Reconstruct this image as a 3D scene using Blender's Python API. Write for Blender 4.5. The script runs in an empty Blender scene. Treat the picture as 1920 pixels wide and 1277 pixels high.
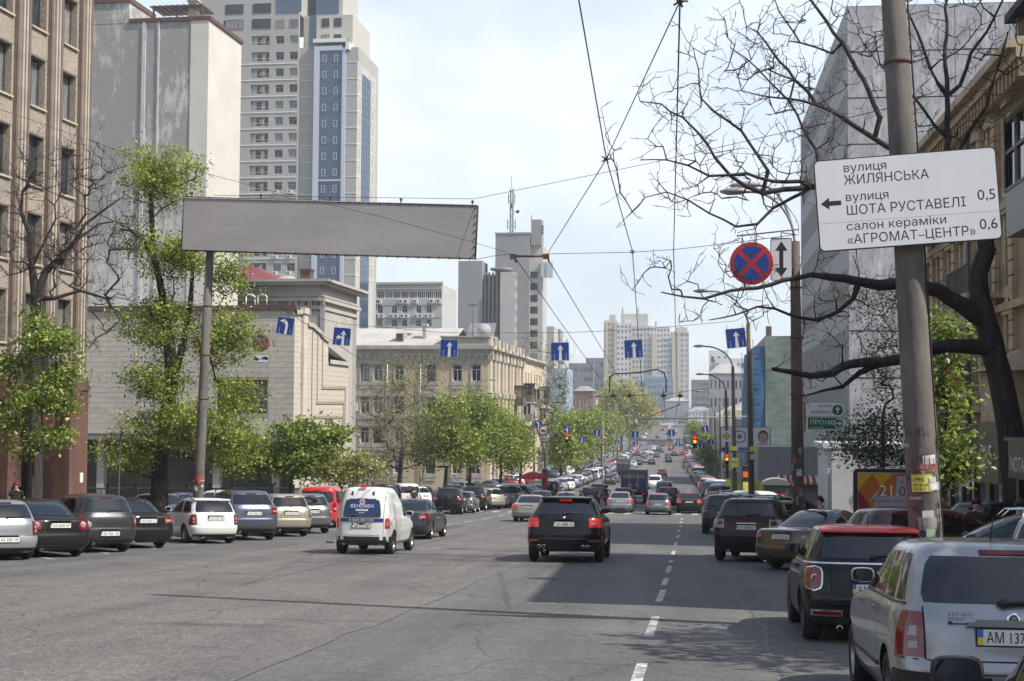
import bpy,bmesh,math,random
import numpy as np
from mathutils import Vector,Matrix
from mathutils.geometry import interpolate_bezier,delaunay_2d_cdt
R = math.radians
random.seed(7)
SC = bpy.context.scene
COL = SC.collection
F_PX,CX,CY = 2700.0,960.0,638.5
EYE = Vector((0,0,1.77))
cd = bpy.data.cameras.new('camera')
cam = bpy.data.objects.new('camera',cd)
COL.objects.link(cam)
cd.sensor_width = 36.0
cd.lens = F_PX / 1920 * 36.0
cd.clip_start = 0.1
cd.clip_end = 9000
CROT = Matrix.Rotation(R(7.07),3,'Z') @ Matrix.Rotation(R(90 + 2.89),3,'X') @ Matrix.Rotation(R(0.35),3,'Z')
cam.matrix_world = Matrix.Translation(EYE) @ CROT.to_4x4()
SC.camera = cam
SUN_H = Vector((0.95,-0.31,0)).normalized()
SUN_EL = R(50)
SUN_DIR = Vector((SUN_H.x * math.cos(SUN_EL),SUN_H.y * math.cos(SUN_EL),math.sin(SUN_EL)))
wd = bpy.data.worlds.new('World')
SC.world = wd
wd.use_nodes = True
nt = wd.node_tree
nt.nodes.clear()
wo = nt.nodes.new('ShaderNodeOutputWorld')
bg = nt.nodes.new('ShaderNodeBackground')
bg.inputs['Strength'].default_value = 0.13
sky = nt.nodes.new('ShaderNodeTexSky')
sky.sky_type = 'NISHITA'
sky.sun_disc = False
sky.sun_elevation = SUN_EL
sky.sun_rotation = math.atan2(SUN_H.x,SUN_H.y)
sky.altitude = 150
sky.air_density = 1.0
sky.dust_density = 1.4
sky.ozone_density = 1.0
tc = nt.nodes.new('ShaderNodeTexCoord')
mp = nt.nodes.new('ShaderNodeMapping')
mp.inputs['Scale'].default_value = (1.0,1.0,1.7)
mp.inputs['Location'].default_value = (0.35,0.1,0.2)
n1 = nt.nodes.new('ShaderNodeTexNoise')
n1.inputs['Scale'].default_value = 4.2
n1.inputs['Detail'].default_value = 7
n1.inputs['Roughness'].default_value = 0.52
n1.inputs['Distortion'].default_value = 0.3
cr = nt.nodes.new('ShaderNodeValToRGB')
cr.color_ramp.elements[0].position = 0.40
cr.color_ramp.elements[0].color = (0.42,0.42,0.42,1)
cr.color_ramp.elements[1].position = 0.68
cr.color_ramp.elements[1].color = (1,1,1,1)
mx = nt.nodes.new('ShaderNodeMix')
mx.data_type = 'RGBA'
mx.inputs['B'].default_value = (6.2,6.65,7.35,1)
nt.links.new(tc.outputs['Generated'],mp.inputs['Vector'])
nt.links.new(mp.outputs['Vector'],n1.inputs['Vector'])
nt.links.new(n1.outputs['Fac'],cr.inputs['Fac'])
sxz = nt.nodes.new('ShaderNodeSeparateXYZ');nt.links.new(tc.outputs['Generated'],sxz.inputs[0])
mrz = nt.nodes.new('ShaderNodeMapRange');mrz.inputs['From Min'].default_value = 0.22;mrz.inputs['From Max'].default_value = 0.75
mrz.inputs['To Min'].default_value = 1.0;mrz.inputs['To Max'].default_value = 0.25;nt.links.new(sxz.outputs['Z'],mrz.inputs['Value'])
mlz = nt.nodes.new('ShaderNodeMath');mlz.operation = 'MULTIPLY'
nt.links.new(cr.outputs['Color'],mlz.inputs[0]);nt.links.new(mrz.outputs['Result'],mlz.inputs[1])
nt.links.new(mlz.outputs[0],mx.inputs['Factor'])
nt.links.new(sky.outputs['Color'],mx.inputs['A'])
nt.links.new(mx.outputs['Result'],bg.inputs['Color'])
nt.links.new(bg.outputs['Background'],wo.inputs['Surface'])
sd = bpy.data.lights.new('sun','SUN')
sd.energy = 4.7
sd.angle = R(0.53)
sd.color = (1.0,0.955,0.88)
so = bpy.data.objects.new('sun',sd)
COL.objects.link(so)
so.rotation_mode = 'QUATERNION'
so.rotation_quaternion = SUN_DIR.to_track_quat('Z','Y')
so.location = (30,-20,60)
SC.view_settings.view_transform = 'Standard'
SC.view_settings.look = 'None'
SC.view_settings.gamma = 1.0
SC.view_settings.use_curve_mapping = False
SC.view_settings.exposure = 0.42
SC.render.engine = 'CYCLES'
SC.cycles.max_bounces = 6
SC.cycles.diffuse_bounces = 3
SC.cycles.glossy_bounces = 3
SC.cycles.transmission_bounces = 4
SC.cycles.transparent_max_bounces = 6
SC.cycles.volume_bounces = 0
SC.cycles.use_denoising = True
SC.cycles.caustics_reflective = False
SC.cycles.caustics_refractive = False
SC.cycles.sample_clamp_indirect = 4.0
GY = [-80,-20,0,10.7,37,60,100,160,257,360,440,520,675,850,1000,1300,2500]
GE = [-1.0,-1.0,-1.77,-2.36,-3.81,-5.0,-6.85,-8.9,-11.2,-12.7,-12.7,-11.4,-8.4,-5.6,-3.6,4.0,12.0]
GE = [e + 1.77 for e in GE]
def _slopes(X,Y):
 d = [(Y[i+1]-Y[i])/(X[i+1]-X[i]) for i in range(len(X)-1)]
 m = [d[0]]
 for i in range(1,len(d)):
  m.append(0.0 if d[i-1]*d[i] <= 0 else 2*d[i-1]*d[i]/(d[i-1]+d[i]))
 return m + [d[-1]]
def pchip(X,Y,M,x):
 if x <= X[0]: return Y[0]
 if x >= X[-1]: return Y[-1]
 lo,hi = 0,len(X)-1
 while hi-lo > 1:
  k = (lo+hi)//2
  if X[k] <= x: lo = k
  else: hi = k
 h = X[lo+1]-X[lo];t = (x-X[lo])/h
 return (Y[lo]*(1+2*t)*(1-t)**2 + M[lo]*h*t*(1-t)**2 + Y[lo+1]*t*t*(3-2*t) + M[lo+1]*h*t*t*(t-1))
GM = _slopes(GY,GE)
def gz(y): return pchip(GY,GE,GM,y)
BY = [-100,80,250,360,675,1000,2000]
BX = [0,0,-1.5,-2.9,-5.0,-9.0,-20.0]
BM = _slopes(BY,BX)
def bend(y): return pchip(BY,BX,BM,y)          # the street drifts slightly to the left far away
def ray(px,py):
 return (CROT @ Vector(((px-CX)/F_PX,-(py-CY)/F_PX,-1))).normalized()
def pt(px,py,Y):
 d = ray(px,py)
 return EYE + d*(Y/d.y)
def hit(px,py):
 d = ray(px,py)
 t,step = 3.0,0.5
 while t < 1500:
  p = EYE + d*t
  if p.z <= gz(p.y):
   a,b = t-step,t
   for _ in range(20):
    m = (a+b)/2;q = EYE + d*m
    if q.z <= gz(q.y): b = m
    else: a = m
   q = EYE + d*b
   return q
  step = max(0.3,t*0.01);t += step
 return EYE + d*600
def colX(px,Y): return pt(px,777,Y).x
def link(o): COL.objects.link(o);return o
def tag(o,label=None,cat=None,group=None,kind=None):
 if label: o['label'] = label
 if cat: o['category'] = cat
 if group: o['group'] = group
 if kind: o['kind'] = kind
 return o
def empty(name,loc=(0,0,0),rz=0.0,label=None,cat=None,group=None):
 o = bpy.data.objects.new(name,None)
 o.empty_display_size = 0.3
 o.location = loc;o.rotation_euler = (0,0,rz)
 link(o);tag(o,label,cat,group)
 return o
KIDS = {}
ALT = [];RW = random.Random(99)
def place(name,me,parent=None,loc=(0,0,0),rz=0.0,scale=None):
 o = bpy.data.objects.new(name,me)
 if name in ('window','pane') and ALT and me.materials and me.materials[-1].name == 'old_window_glass' and RW.random() < .5:
  k_ = len(me.materials)-1;o.material_slots[k_].link = 'OBJECT';o.material_slots[k_].material = RW.choice(ALT)
 link(o)
 if parent is not None:
  o.parent = parent;KIDS.setdefault(parent.name,[]).append(o)
 o.location = loc
 if isinstance(rz,tuple): o.rotation_euler = rz
 else: o.rotation_euler = (0,0,rz)
 if scale: o.scale = scale
 return o
def copy_tree(o,loc=None,rot=None,label=None,group=None,paint=None):
 """a thing with copies of its parts and sub-parts"""
 c = o.copy();link(c);c.parent = None
 if loc is not None: c.location = loc
 if rot is not None: c.rotation_euler = rot
 if label: c['label'] = label
 if group: c['group'] = group
 def rec(src,dst):
  for ch in KIDS.get(src.name,()):
   d = ch.copy();link(d);d.parent = dst
   KIDS.setdefault(dst.name,[]).append(d)
   if paint is not None: repaint(d,paint)
   rec(ch,d)
 if paint is not None and c.type == 'MESH': repaint(c,paint)
 rec(o,c)
 return c
def repaint(o,paint):
 if o.type != 'MESH': return
 for s in o.material_slots:
  if s.material and s.material.name.startswith('car_paint'):
   s.link = 'OBJECT';s.material = paint
class MB:
 """collects faces, builds ONE mesh object"""
 def __init__(s,fr=None):
  s.v,s.f,s.m,s.sm = [],[],[],[]
  s.fr = fr;s.mi = 0;s.smooth = False
 def P(s,p):
  if s.fr: p = s.fr(*p)
  s.v.append((p[0],p[1],p[2]));return len(s.v)-1
 def face(s,pts):
  i = [s.P(p) for p in pts]
  s.f.append(i);s.m.append(s.mi);s.sm.append(s.smooth)
 def box(s,x0,x1,y0,y1,z0,z1):
  a = [s.P(p) for p in ((x0,y0,z0),(x1,y0,z0),(x1,y1,z0),(x0,y1,z0),(x0,y0,z1),(x1,y0,z1),(x1,y1,z1),(x0,y1,z1))]
  for q in ((0,3,2,1),(4,5,6,7),(0,1,5,4),(1,2,6,5),(2,3,7,6),(3,0,4,7)):
   s.f.append([a[k] for k in q]);s.m.append(s.mi);s.sm.append(False)
 def prism(s,poly,a0,a1,axis='z'):
  def mk(u,v,w):
   return (u,v,w) if axis == 'z' else ((w,u,v) if axis == 'x' else (u,w,v))
  n = len(poly)
  b = [s.P(mk(u,v,a0)) for u,v in poly];t = [s.P(mk(u,v,a1)) for u,v in poly]
  s.f.append(b[::-1]);s.f.append(t);s.m += [s.mi]*2;s.sm += [False]*2
  for i in range(n):
   j = (i+1) % n
   s.f.append([b[i],b[j],t[j],t[i]]);s.m.append(s.mi);s.sm.append(s.smooth)
 def tube(s,p0,p1,r0,r1=None,n=8,cap=True):
  r1 = r0 if r1 is None else r1
  p0,p1 = Vector(p0),Vector(p1)
  d = p1-p0
  if d.length < 1e-6: return
  d.normalize()
  u = d.orthogonal().normalized();w = d.cross(u)
  a,b = [],[]
  for k in range(n):
   t = 2*math.pi*k/n;o = u*math.cos(t)+w*math.sin(t)
   a.append(s.P(p0+o*r0));b.append(s.P(p1+o*r1))
  for k in range(n):
   j = (k+1) % n
   s.f.append([a[k],a[j],b[j],b[k]]);s.m.append(s.mi);s.sm.append(True)
  if cap:
   s.f.append(a[::-1]);s.f.append(b);s.m += [s.mi]*2;s.sm += [False]*2
 def path(s,pts,r,n=6):
  rr = r if isinstance(r,(list,tuple)) else [r]*len(pts)
  for i in range(len(pts)-1): s.tube(pts[i],pts[i+1],rr[i],rr[i+1],n,cap=(i in (0,len(pts)-2)))
 def lathe(s,prof,c=(0,0,0),n=20,axis='z'):
  rings = []
  for r,h in prof:
   ring = []
   for k in range(n):
    t = 2*math.pi*k/n;a,b = r*math.cos(t),r*math.sin(t)
    p = (c[0]+a,c[1]+b,c[2]+h) if axis == 'z' else ((c[0]+h,c[1]+a,c[2]+b) if axis == 'x' else (c[0]+a,c[1]+h,c[2]+b))
    ring.append(s.P(p))
   rings.append(ring)
  for i in range(len(rings)-1):
   for k in range(n):
    j = (k+1) % n
    s.f.append([rings[i][k],rings[i][j],rings[i+1][j],rings[i+1][k]]);s.m.append(s.mi);s.sm.append(True)
 def grid(s,pts,closed_u=False):
  idx = [[s.P(p) for p in row] for row in pts]
  for i in range(len(idx)-1):
   m = len(idx[i])
   for j in range(m if closed_u else m-1):
    k = (j+1) % m
    s.f.append([idx[i][j],idx[i][k],idx[i+1][k],idx[i+1][j]]);s.m.append(s.mi);s.sm.append(s.smooth)
  return idx
 def mesh(s,name,mats):
  me = bpy.data.meshes.new(name)
  me.from_pydata(s.v,[],s.f)
  for m in (mats if isinstance(mats,(list,tuple)) else [mats]): me.materials.append(m)
  me.polygons.foreach_set('material_index',s.m)
  me.polygons.foreach_set('use_smooth',s.sm)
  me.update()
  return me
 def build(s,name,mats,parent=None,**k):
  return place(name,s.mesh(name,mats),parent,**k)
def fast_mesh(name,V,Fq,mats,midx=None,smooth=False):
 """numpy quads/tris to a mesh"""
 me = bpy.data.meshes.new(name)
 V = np.asarray(V,dtype=np.float32);Fq = np.asarray(Fq,dtype=np.int32)
 k = Fq.shape[1];n = Fq.shape[0]
 me.vertices.add(len(V));me.vertices.foreach_set('co',V.ravel())
 me.loops.add(n*k);me.loops.foreach_set('vertex_index',Fq.ravel())
 me.polygons.add(n)
 me.polygons.foreach_set('loop_start',np.arange(0,n*k,k,dtype=np.int32))
 me.polygons.foreach_set('loop_total',np.full(n,k,dtype=np.int32))
 if midx is not None: me.polygons.foreach_set('material_index',np.asarray(midx,dtype=np.int32))
 me.polygons.foreach_set('use_smooth',np.full(n,smooth,dtype=bool))
 for m in (mats if isinstance(mats,(list,tuple)) else [mats]): me.materials.append(m)
 me.update(calc_edges=True)
 return me
MATS = {}
def mat(name,col,rough=0.7,metal=0.0,var=0.0,vscale=3.0,bump=0.0,bscale=40.0,col2=None,coat=0.0,spec=None,
  emit=None,estr=0.0,stretch=None,lo=0.35,hi=0.65,world=False,detail=6,grain=0.0):
 if name in MATS: return MATS[name]
 m = bpy.data.materials.new(name);m.use_nodes = True
 t = m.node_tree;b = t.nodes['Principled BSDF']
 b.inputs['Base Color'].default_value = (*col,1)
 b.inputs['Roughness'].default_value = rough
 b.inputs['Metallic'].default_value = metal
 if coat: b.inputs['Coat Weight'].default_value = coat;b.inputs['Coat Roughness'].default_value = 0.04
 if spec is not None: b.inputs['Specular IOR Level'].default_value = spec
 if emit: b.inputs['Emission Color'].default_value = (*emit,1);b.inputs['Emission Strength'].default_value = estr
 if var or col2 or bump or grain:
  g = t.nodes.new('ShaderNodeNewGeometry') if world else t.nodes.new('ShaderNodeTexCoord')
  v = g.outputs['Position'] if world else g.outputs['Object']
  if stretch:
   mpn = t.nodes.new('ShaderNodeMapping');mpn.inputs['Scale'].default_value = stretch
   t.links.new(v,mpn.inputs['Vector']);v = mpn.outputs['Vector']
 if var or col2:
  n = t.nodes.new('ShaderNodeTexNoise');n.inputs['Scale'].default_value = vscale;n.inputs['Detail'].default_value = detail
  n.inputs['Roughness'].default_value = 0.65
  t.links.new(v,n.inputs['Vector'])
  r = t.nodes.new('ShaderNodeValToRGB')
  r.color_ramp.elements[0].position = lo;r.color_ramp.elements[1].position = hi
  c2 = col2 if col2 else tuple(c*(1-var) for c in col)
  c1 = col if col2 else tuple(min(1,c*(1+var)) for c in col)
  r.color_ramp.elements[0].color = (*c2,1);r.color_ramp.elements[1].color = (*c1,1)
  t.links.new(n.outputs['Fac'],r.inputs['Fac'])
  out = r.outputs['Color']
  if grain:
   n3 = t.nodes.new('ShaderNodeTexNoise');n3.inputs['Scale'].default_value = bscale;n3.inputs['Detail'].default_value = 3
   t.links.new(v,n3.inputs['Vector'])
   mr = t.nodes.new('ShaderNodeMapRange');mr.inputs['From Min'].default_value = 0.3;mr.inputs['From Max'].default_value = 0.7
   mr.inputs['To Min'].default_value = 1-grain;mr.inputs['To Max'].default_value = 1+grain
   t.links.new(n3.outputs['Fac'],mr.inputs['Value'])
   vm = t.nodes.new('ShaderNodeVectorMath');vm.operation = 'SCALE'
   t.links.new(out,vm.inputs[0]);t.links.new(mr.outputs['Result'],vm.inputs['Scale']);out = vm.outputs['Vector']
  t.links.new(out,b.inputs['Base Color'])
 if bump:
  n2 = t.nodes.new('ShaderNodeTexNoise');n2.inputs['Scale'].default_value = bscale;n2.inputs['Detail'].default_value = 4
  t.links.new(v,n2.inputs['Vector'])
  bn = t.nodes.new('ShaderNodeBump');bn.inputs['Strength'].default_value = bump;bn.inputs['Distance'].default_value = 0.02
  t.links.new(n2.outputs['Fac'],bn.inputs['Height']);t.links.new(bn.outputs['Normal'],b.inputs['Normal'])
 MATS[name] = m
 return m
def paint(name,col,metal=0.0,dust=None):
 """car paint with a coat and a film of road dust"""
 n = 'car_paint_'+name
 if dust is None: dust = 0.035 if max(col) < 0.06 else 0.10
 if n in MATS: return MATS[n]
 m = bpy.data.materials.new(n);m.use_nodes = True
 t = m.node_tree;b = t.nodes['Principled BSDF']
 b.inputs['Roughness'].default_value = 0.32 if metal else 0.4
 b.inputs['Specular IOR Level'].default_value = 0.12 if max(col) < 0.06 else 0.4
 b.inputs['Metallic'].default_value = metal
 b.inputs['Coat Weight'].default_value = 0.45 if max(col) < 0.06 else 0.8;b.inputs['Coat Roughness'].default_value = 0.05
 tcn = t.nodes.new('ShaderNodeTexCoord')
 n1 = t.nodes.new('ShaderNodeTexNoise');n1.inputs['Scale'].default_value = 2.2;n1.inputs['Detail'].default_value = 8
 t.links.new(tcn.outputs['Object'],n1.inputs['Vector'])
 sp = t.nodes.new('ShaderNodeSeparateXYZ');t.links.new(tcn.outputs['Object'],sp.inputs[0])
 mr = t.nodes.new('ShaderNodeMapRange')
 mr.inputs['From Min'].default_value = 0.9;mr.inputs['From Max'].default_value = 0.2
 mr.inputs['To Min'].default_value = dust*0.35;mr.inputs['To Max'].default_value = dust*2.6
 t.links.new(sp.outputs['Z'],mr.inputs['Value'])
 mu = t.nodes.new('ShaderNodeMath');mu.operation = 'MULTIPLY'
 t.links.new(mr.outputs['Result'],mu.inputs[0]);t.links.new(n1.outputs['Fac'],mu.inputs[1])
 mxn = t.nodes.new('ShaderNodeMix');mxn.data_type = 'RGBA'
 mxn.inputs['A'].default_value = (*col,1);mxn.inputs['B'].default_value = (0.24,0.22,0.19,1)
 t.links.new(mu.outputs[0],mxn.inputs['Factor']);t.links.new(mxn.outputs['Result'],b.inputs['Base Color'])
 mr2 = t.nodes.new('ShaderNodeMapRange');mr2.inputs['To Min'].default_value = 0.03;mr2.inputs['To Max'].default_value = 0.22
 t.links.new(mu.outputs[0],mr2.inputs['Value']);t.links.new(mr2.outputs['Result'],b.inputs['Coat Roughness'])
 MATS[n] = m
 return m
def leaf_mat(name,col,col2):
 m = bpy.data.materials.new(name);m.use_nodes = True
 t = m.node_tree;t.nodes.clear()
 o = t.nodes.new('ShaderNodeOutputMaterial')
 d = t.nodes.new('ShaderNodeBsdfDiffuse');tr = t.nodes.new('ShaderNodeBsdfTranslucent');mxs = t.nodes.new('ShaderNodeMixShader')
 gl = t.nodes.new('ShaderNodeBsdfGlossy');gl.inputs['Roughness'].default_value = 0.45
 mx2 = t.nodes.new('ShaderNodeMixShader');mx2.inputs[0].default_value = 0.05
 mxs.inputs[0].default_value = 0.42
 g = t.nodes.new('ShaderNodeNewGeometry')
 r = t.nodes.new('ShaderNodeValToRGB')
 r.color_ramp.elements[0].color = (*col2,1);r.color_ramp.elements[1].color = (*col,1)
 t.links.new(g.outputs['Random Per Island'],r.inputs['Fac'])
 nz = t.nodes.new('ShaderNodeTexNoise');nz.inputs['Scale'].default_value = 0.9;nz.inputs['Detail'].default_value = 3
 t.links.new(g.outputs['Position'],nz.inputs['Vector'])
 mr = t.nodes.new('ShaderNodeMapRange');mr.inputs['From Min'].default_value = 0.35;mr.inputs['From Max'].default_value = 0.65
 mr.inputs['To Min'].default_value = 0.62;mr.inputs['To Max'].default_value = 1.18;t.links.new(nz.outputs['Fac'],mr.inputs['Value'])
 vm = t.nodes.new('ShaderNodeVectorMath');vm.operation = 'SCALE';t.links.new(r.outputs['Color'],vm.inputs[0]);t.links.new(mr.outputs['Result'],vm.inputs['Scale'])
 t.links.new(vm.outputs[0],d.inputs['Color']);t.links.new(vm.outputs[0],tr.inputs['Color'])
 t.links.new(d.outputs[0],mxs.inputs[1]);t.links.new(tr.outputs[0],mxs.inputs[2])
 t.links.new(mxs.outputs[0],mx2.inputs[1]);t.links.new(gl.outputs[0],mx2.inputs[2])
 t.links.new(mx2.outputs[0],o.inputs['Surface'])
 MATS[name] = m
 return m
GLASS = mat('dark_window_glass',(0.018,0.022,0.026),0.04,spec=0.9)
CARGLASS = mat('tinted_car_glass',(0.007,0.009,0.013),0.03,spec=0.8)
RUBBER = mat('tyre_rubber',(0.018,0.018,0.018),0.85,var=0.3,vscale=8)
BLACKP = mat('black_plastic',(0.02,0.02,0.021),0.5)
UNDER = mat('underbody_black',(0.01,0.01,0.01),0.9)
CHROME = mat('chrome',(0.75,0.75,0.76),0.12,1.0)
ALLOY = mat('alloy_wheel',(0.30,0.30,0.31),0.35,0.8)
STEELRIM = mat('dark_wheel',(0.08,0.08,0.085),0.4,0.6)
TAIL = mat('tail_light_red',(0.17,0.008,0.008),0.12,coat=0.8)
TAILON = mat('tail_light_lit',(0.4,0.012,0.01),0.12,coat=0.8,emit=(1,0.03,0.02),estr=0.22)
CLEARL = mat('clear_lens',(0.30,0.26,0.25),0.12,coat=0.6)
AMBER = mat('amber_lens',(0.6,0.17,0.03),0.15,coat=0.6)
PLATE = mat('number_plate_white',(0.72,0.72,0.68),0.4)
PBLUE = mat('plate_flag_blue',(0.05,0.16,0.5),0.4)
PYEL = mat('plate_flag_yellow',(0.75,0.55,0.05),0.4)
INK = mat('black_lettering',(0.015,0.015,0.018),0.6)
SEAM = mat('panel_gap',(0.008,0.008,0.008),0.9)
TS = bpy.data.scenes.new('workbench_scene')
def evaluate(o):
 vl = TS.view_layers[0];vl.update()
 return bpy.data.meshes.new_from_object(o.evaluated_get(vl.depsgraph))
_tc = {}
def text_mesh(s,size,mtl,extrude=0.002,align='LEFT',shear=0.0,space=1.0,bold=0.0):
 key = (s,size,mtl.name,align,space,bold,extrude)
 if key in _tc: return _tc[key]
 c = bpy.data.curves.new('lettering','FONT')
 c.body = s;c.size = size;c.extrude = 0.0;c.align_x = align;c.space_character = space;c.offset = bold
 c.resolution_u = 3
 o = bpy.data.objects.new('lettering',c);TS.collection.objects.link(o)
 vl = TS.view_layers[0];vl.update()
 cu = o.evaluated_get(vl.depsgraph).to_curve(vl.depsgraph)
 loops = []
 for sp in cu.splines:
  L = []
  if sp.type == 'BEZIER':
   n = len(sp.bezier_points)
   for i in range(n):
    p,q = sp.bezier_points[i],sp.bezier_points[(i+1) % n]
    L += interpolate_bezier(p.co,p.handle_right,q.handle_left,q.co,4)[:-1]
  else: L = [Vector(p.co[:3]) for p in sp.points]
  L = [v for i,v in enumerate(L) if (v-L[i-1]).length > 1e-6]
  if len(L) > 2: loops.append((L,sum(L[i-1].x*v.y-v.x*L[i-1].y for i,v in enumerate(L))))
 bpy.data.objects.remove(o)
 def inside(p,L):
  r = False
  for i,v in enumerate(L):
   w = L[i-1]
   if (v.y > p.y) != (w.y > p.y) and p.x < (w.x-v.x)*(p.y-v.y)/(w.y-v.y)+v.x: r = not r
  return r
 V,Fc = [],[]
 def hole(h,ah): return any(al*ah < 0 and abs(al) > abs(ah) and all(inside(p,l) for p in h) for l,al in loops)
 for i,(L,ar) in enumerate(t for t in loops if not hole(*t)):
  H = [h for h,ah in loops if ah*ar < 0 and abs(ah) < abs(ar) and all(inside(p,L) for p in h)]
  b_ = len(V);flat = [v.to_2d() for l in [L]+H for v in l];ed = [];k0 = 0
  for l in [L]+H: ed += [(k0+j,k0+(j+1) % len(l)) for j in range(len(l))];k0 += len(l)
  vo,_,fo = delaunay_2d_cdt(flat,ed,[],0,1e-6)[:3]
  V += [(v.x,v.y,size*0.0025*(i % 7)/7) for v in vo]
  for t in fo:
   c_ = (vo[t[0]]+vo[t[1]]+vo[t[2]])/3
   if inside(c_,L) and not any(inside(c_,h) for h in H): Fc.append([b_+k for k in t])
 me = bpy.data.meshes.new('lettering');me.from_pydata(V,[],Fc)
 me.materials.clear();me.materials.append(mtl)
 _tc[key] = me
 return me
def fit(s,size,m_,parent,loc,width,rot=(math.pi/2,0,0),**k):
 me = text_mesh(s,size,m_,**k);xs = [v.co.x for v in me.vertices];w = max(xs)-min(xs)
 return place('lettering',me,parent,loc,rot,(width/w,1,1))
def letter(s,size,mtl,parent,loc,rz=0.0,**k):
 """text standing upright, facing local -Y (turned by rz)"""
 o = place('lettering',text_mesh(s,size,mtl,**k),parent,loc)
 o.rotation_euler = (R(90),0,rz)
 return o
# ================================================================== GROUND
def asphalt():
 m = bpy.data.materials.new('asphalt');m.use_nodes = True
 t = m.node_tree;b = t.nodes['Principled BSDF'];L = t.links.new
 g = t.nodes.new('ShaderNodeNewGeometry');P = g.outputs['Position']
 def noise(sc,det=5,scale=(1,1,1),rough=0.6):
  mpn = t.nodes.new('ShaderNodeMapping');mpn.inputs['Scale'].default_value = scale;L(P,mpn.inputs['Vector'])
  n = t.nodes.new('ShaderNodeTexNoise');n.inputs['Scale'].default_value = sc;n.inputs['Detail'].default_value = det
  n.inputs['Roughness'].default_value = rough
  L(mpn.outputs['Vector'],n.inputs['Vector']);return n.outputs['Fac']
 def ramp(f,stops):
  r = t.nodes.new('ShaderNodeValToRGB');e = r.color_ramp.elements
  e[0].position,e[0].color = stops[0][0],(*stops[0][1],1);e[1].position,e[1].color = stops[-1][0],(*stops[-1][1],1)
  for p_,c_ in stops[1:-1]:
   q = e.new(p_);q.color = (*c_,1)
  L(f,r.inputs['Fac']);return r.outputs['Color']
 def mixc(f,a,b_,mode='MIX'):
  x = t.nodes.new('ShaderNodeMix');x.data_type = 'RGBA';x.blend_type = mode
  if isinstance(f,float): x.inputs['Factor'].default_value = f
  else: L(f,x.inputs['Factor'])
  for s_,v in (('A',a),('B',b_)):
   if isinstance(v,tuple): x.inputs[s_].default_value = (*v,1)
   else: L(v,x.inputs[s_])
  return x.outputs['Result']
 sx = t.nodes.new('ShaderNodeSeparateXYZ');L(P,sx.inputs[0])
 base = ramp(noise(0.35,6),[(0.3,(0.094,0.092,0.089)),(0.5,(0.112,0.109,0.105)),(0.7,(0.131,0.127,0.122))])
 e1 = t.nodes.new('ShaderNodeMath');e1.operation = 'MULTIPLY_ADD'
 L(noise(0.25,3,(0.3,1,1)),e1.inputs[0]);e1.inputs[1].default_value = 0.3;L(sx.outputs['X'],e1.inputs[2])
 st = ramp(t.nodes.new('ShaderNodeMapRange').outputs[0],[(0,(0,0,0)),(1,(1,1,1))])
 mr = [n for n in t.nodes if n.bl_idname == 'ShaderNodeMapRange'][-1]
 mr.inputs['From Min'].default_value = -14;mr.inputs['From Max'].default_value = 2;L(e1.outputs[0],mr.inputs['Value'])
 rmp = [n for n in t.nodes if n.bl_idname == 'ShaderNodeValToRGB'][-1].color_ramp
 rmp.elements[0].position = 0.10;rmp.elements[1].position = 0.12
 q = rmp.elements.new(0.622);q.color = (1,1,1,1);q = rmp.elements.new(0.63);q.color = (0,0,0,1)
 rmp.elements[-1].color = (0,0,0,1)
 c = mixc(st,base,mixc(1.0,mixc(1.0,base,(1.16,1.11,1.075),'MULTIPLY'),ramp(noise(20,3),[(0.34,(0.72,0.72,0.72)),(0.5,(1,1,1)),(0.68,(1.38,1.36,1.33))]),'MULTIPLY'))
 c = mixc(1.0,c,ramp(noise(38,2,(1,0.7,1)),[(0.3,(0.62,0.62,0.62)),(0.7,(1.42,1.42,1.42))]),'MULTIPLY')
 c = mixc(1.0,c,ramp(noise(9,4,(1,0.5,1)),[(0.3,(0.82,0.82,0.82)),(0.7,(1.16,1.16,1.16))]),'MULTIPLY')
 c = mixc(1.0,c,ramp(noise(1.1,4,(1,0.06,1)),[(0.32,(0.80,0.80,0.81)),(0.62,(1.08,1.08,1.07))]),'MULTIPLY')
 c = mixc(1.0,c,ramp(noise(0.8,6,(0.35,1.4,1)),[(0.30,(0.66,0.66,0.66)),(0.40,(1,1,1))]),'MULTIPLY')
 mpn = t.nodes.new('ShaderNodeMapping');mpn.inputs['Scale'].default_value = (0.16,0.11,0.1);L(P,mpn.inputs['Vector'])
 nn = t.nodes.new('ShaderNodeTexNoise');nn.inputs['Scale'].default_value = 3;L(mpn.outputs['Vector'],nn.inputs['Vector'])
 ad = t.nodes.new('ShaderNodeVectorMath');ad.operation = 'MULTIPLY_ADD';L(nn.outputs['Color'],ad.inputs[0])
 ad.inputs[1].default_value = (0.45,0.45,0.45);L(mpn.outputs['Vector'],ad.inputs[2])
 vo = t.nodes.new('ShaderNodeTexVoronoi');vo.feature = 'DISTANCE_TO_EDGE';vo.inputs['Scale'].default_value = 1.6
 L(ad.outputs[0],vo.inputs['Vector'])
 crk = ramp(vo.outputs['Distance'],[(0.0,(0.35,0.35,0.35)),(0.012,(1,1,1))])
 c = mixc(0.5,c,crk,'MULTIPLY')
 L(c,b.inputs['Base Color'])
 b.inputs['Roughness'].default_value = 0.8
 b.inputs['Specular IOR Level'].default_value = 0.35
 bn = t.nodes.new('ShaderNodeBump');bn.inputs['Strength'].default_value = 0.5;bn.inputs['Distance'].default_value = 0.01
 L(noise(60,3),bn.inputs['Height']);L(bn.outputs['Normal'],b.inputs['Normal'])
 return m
ASPH = asphalt()
PAVE = mat('pavement_asphalt',(0.13,0.126,0.118),0.9,var=0.22,vscale=0.7,world=True,grain=0.25,bscale=30)
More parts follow.
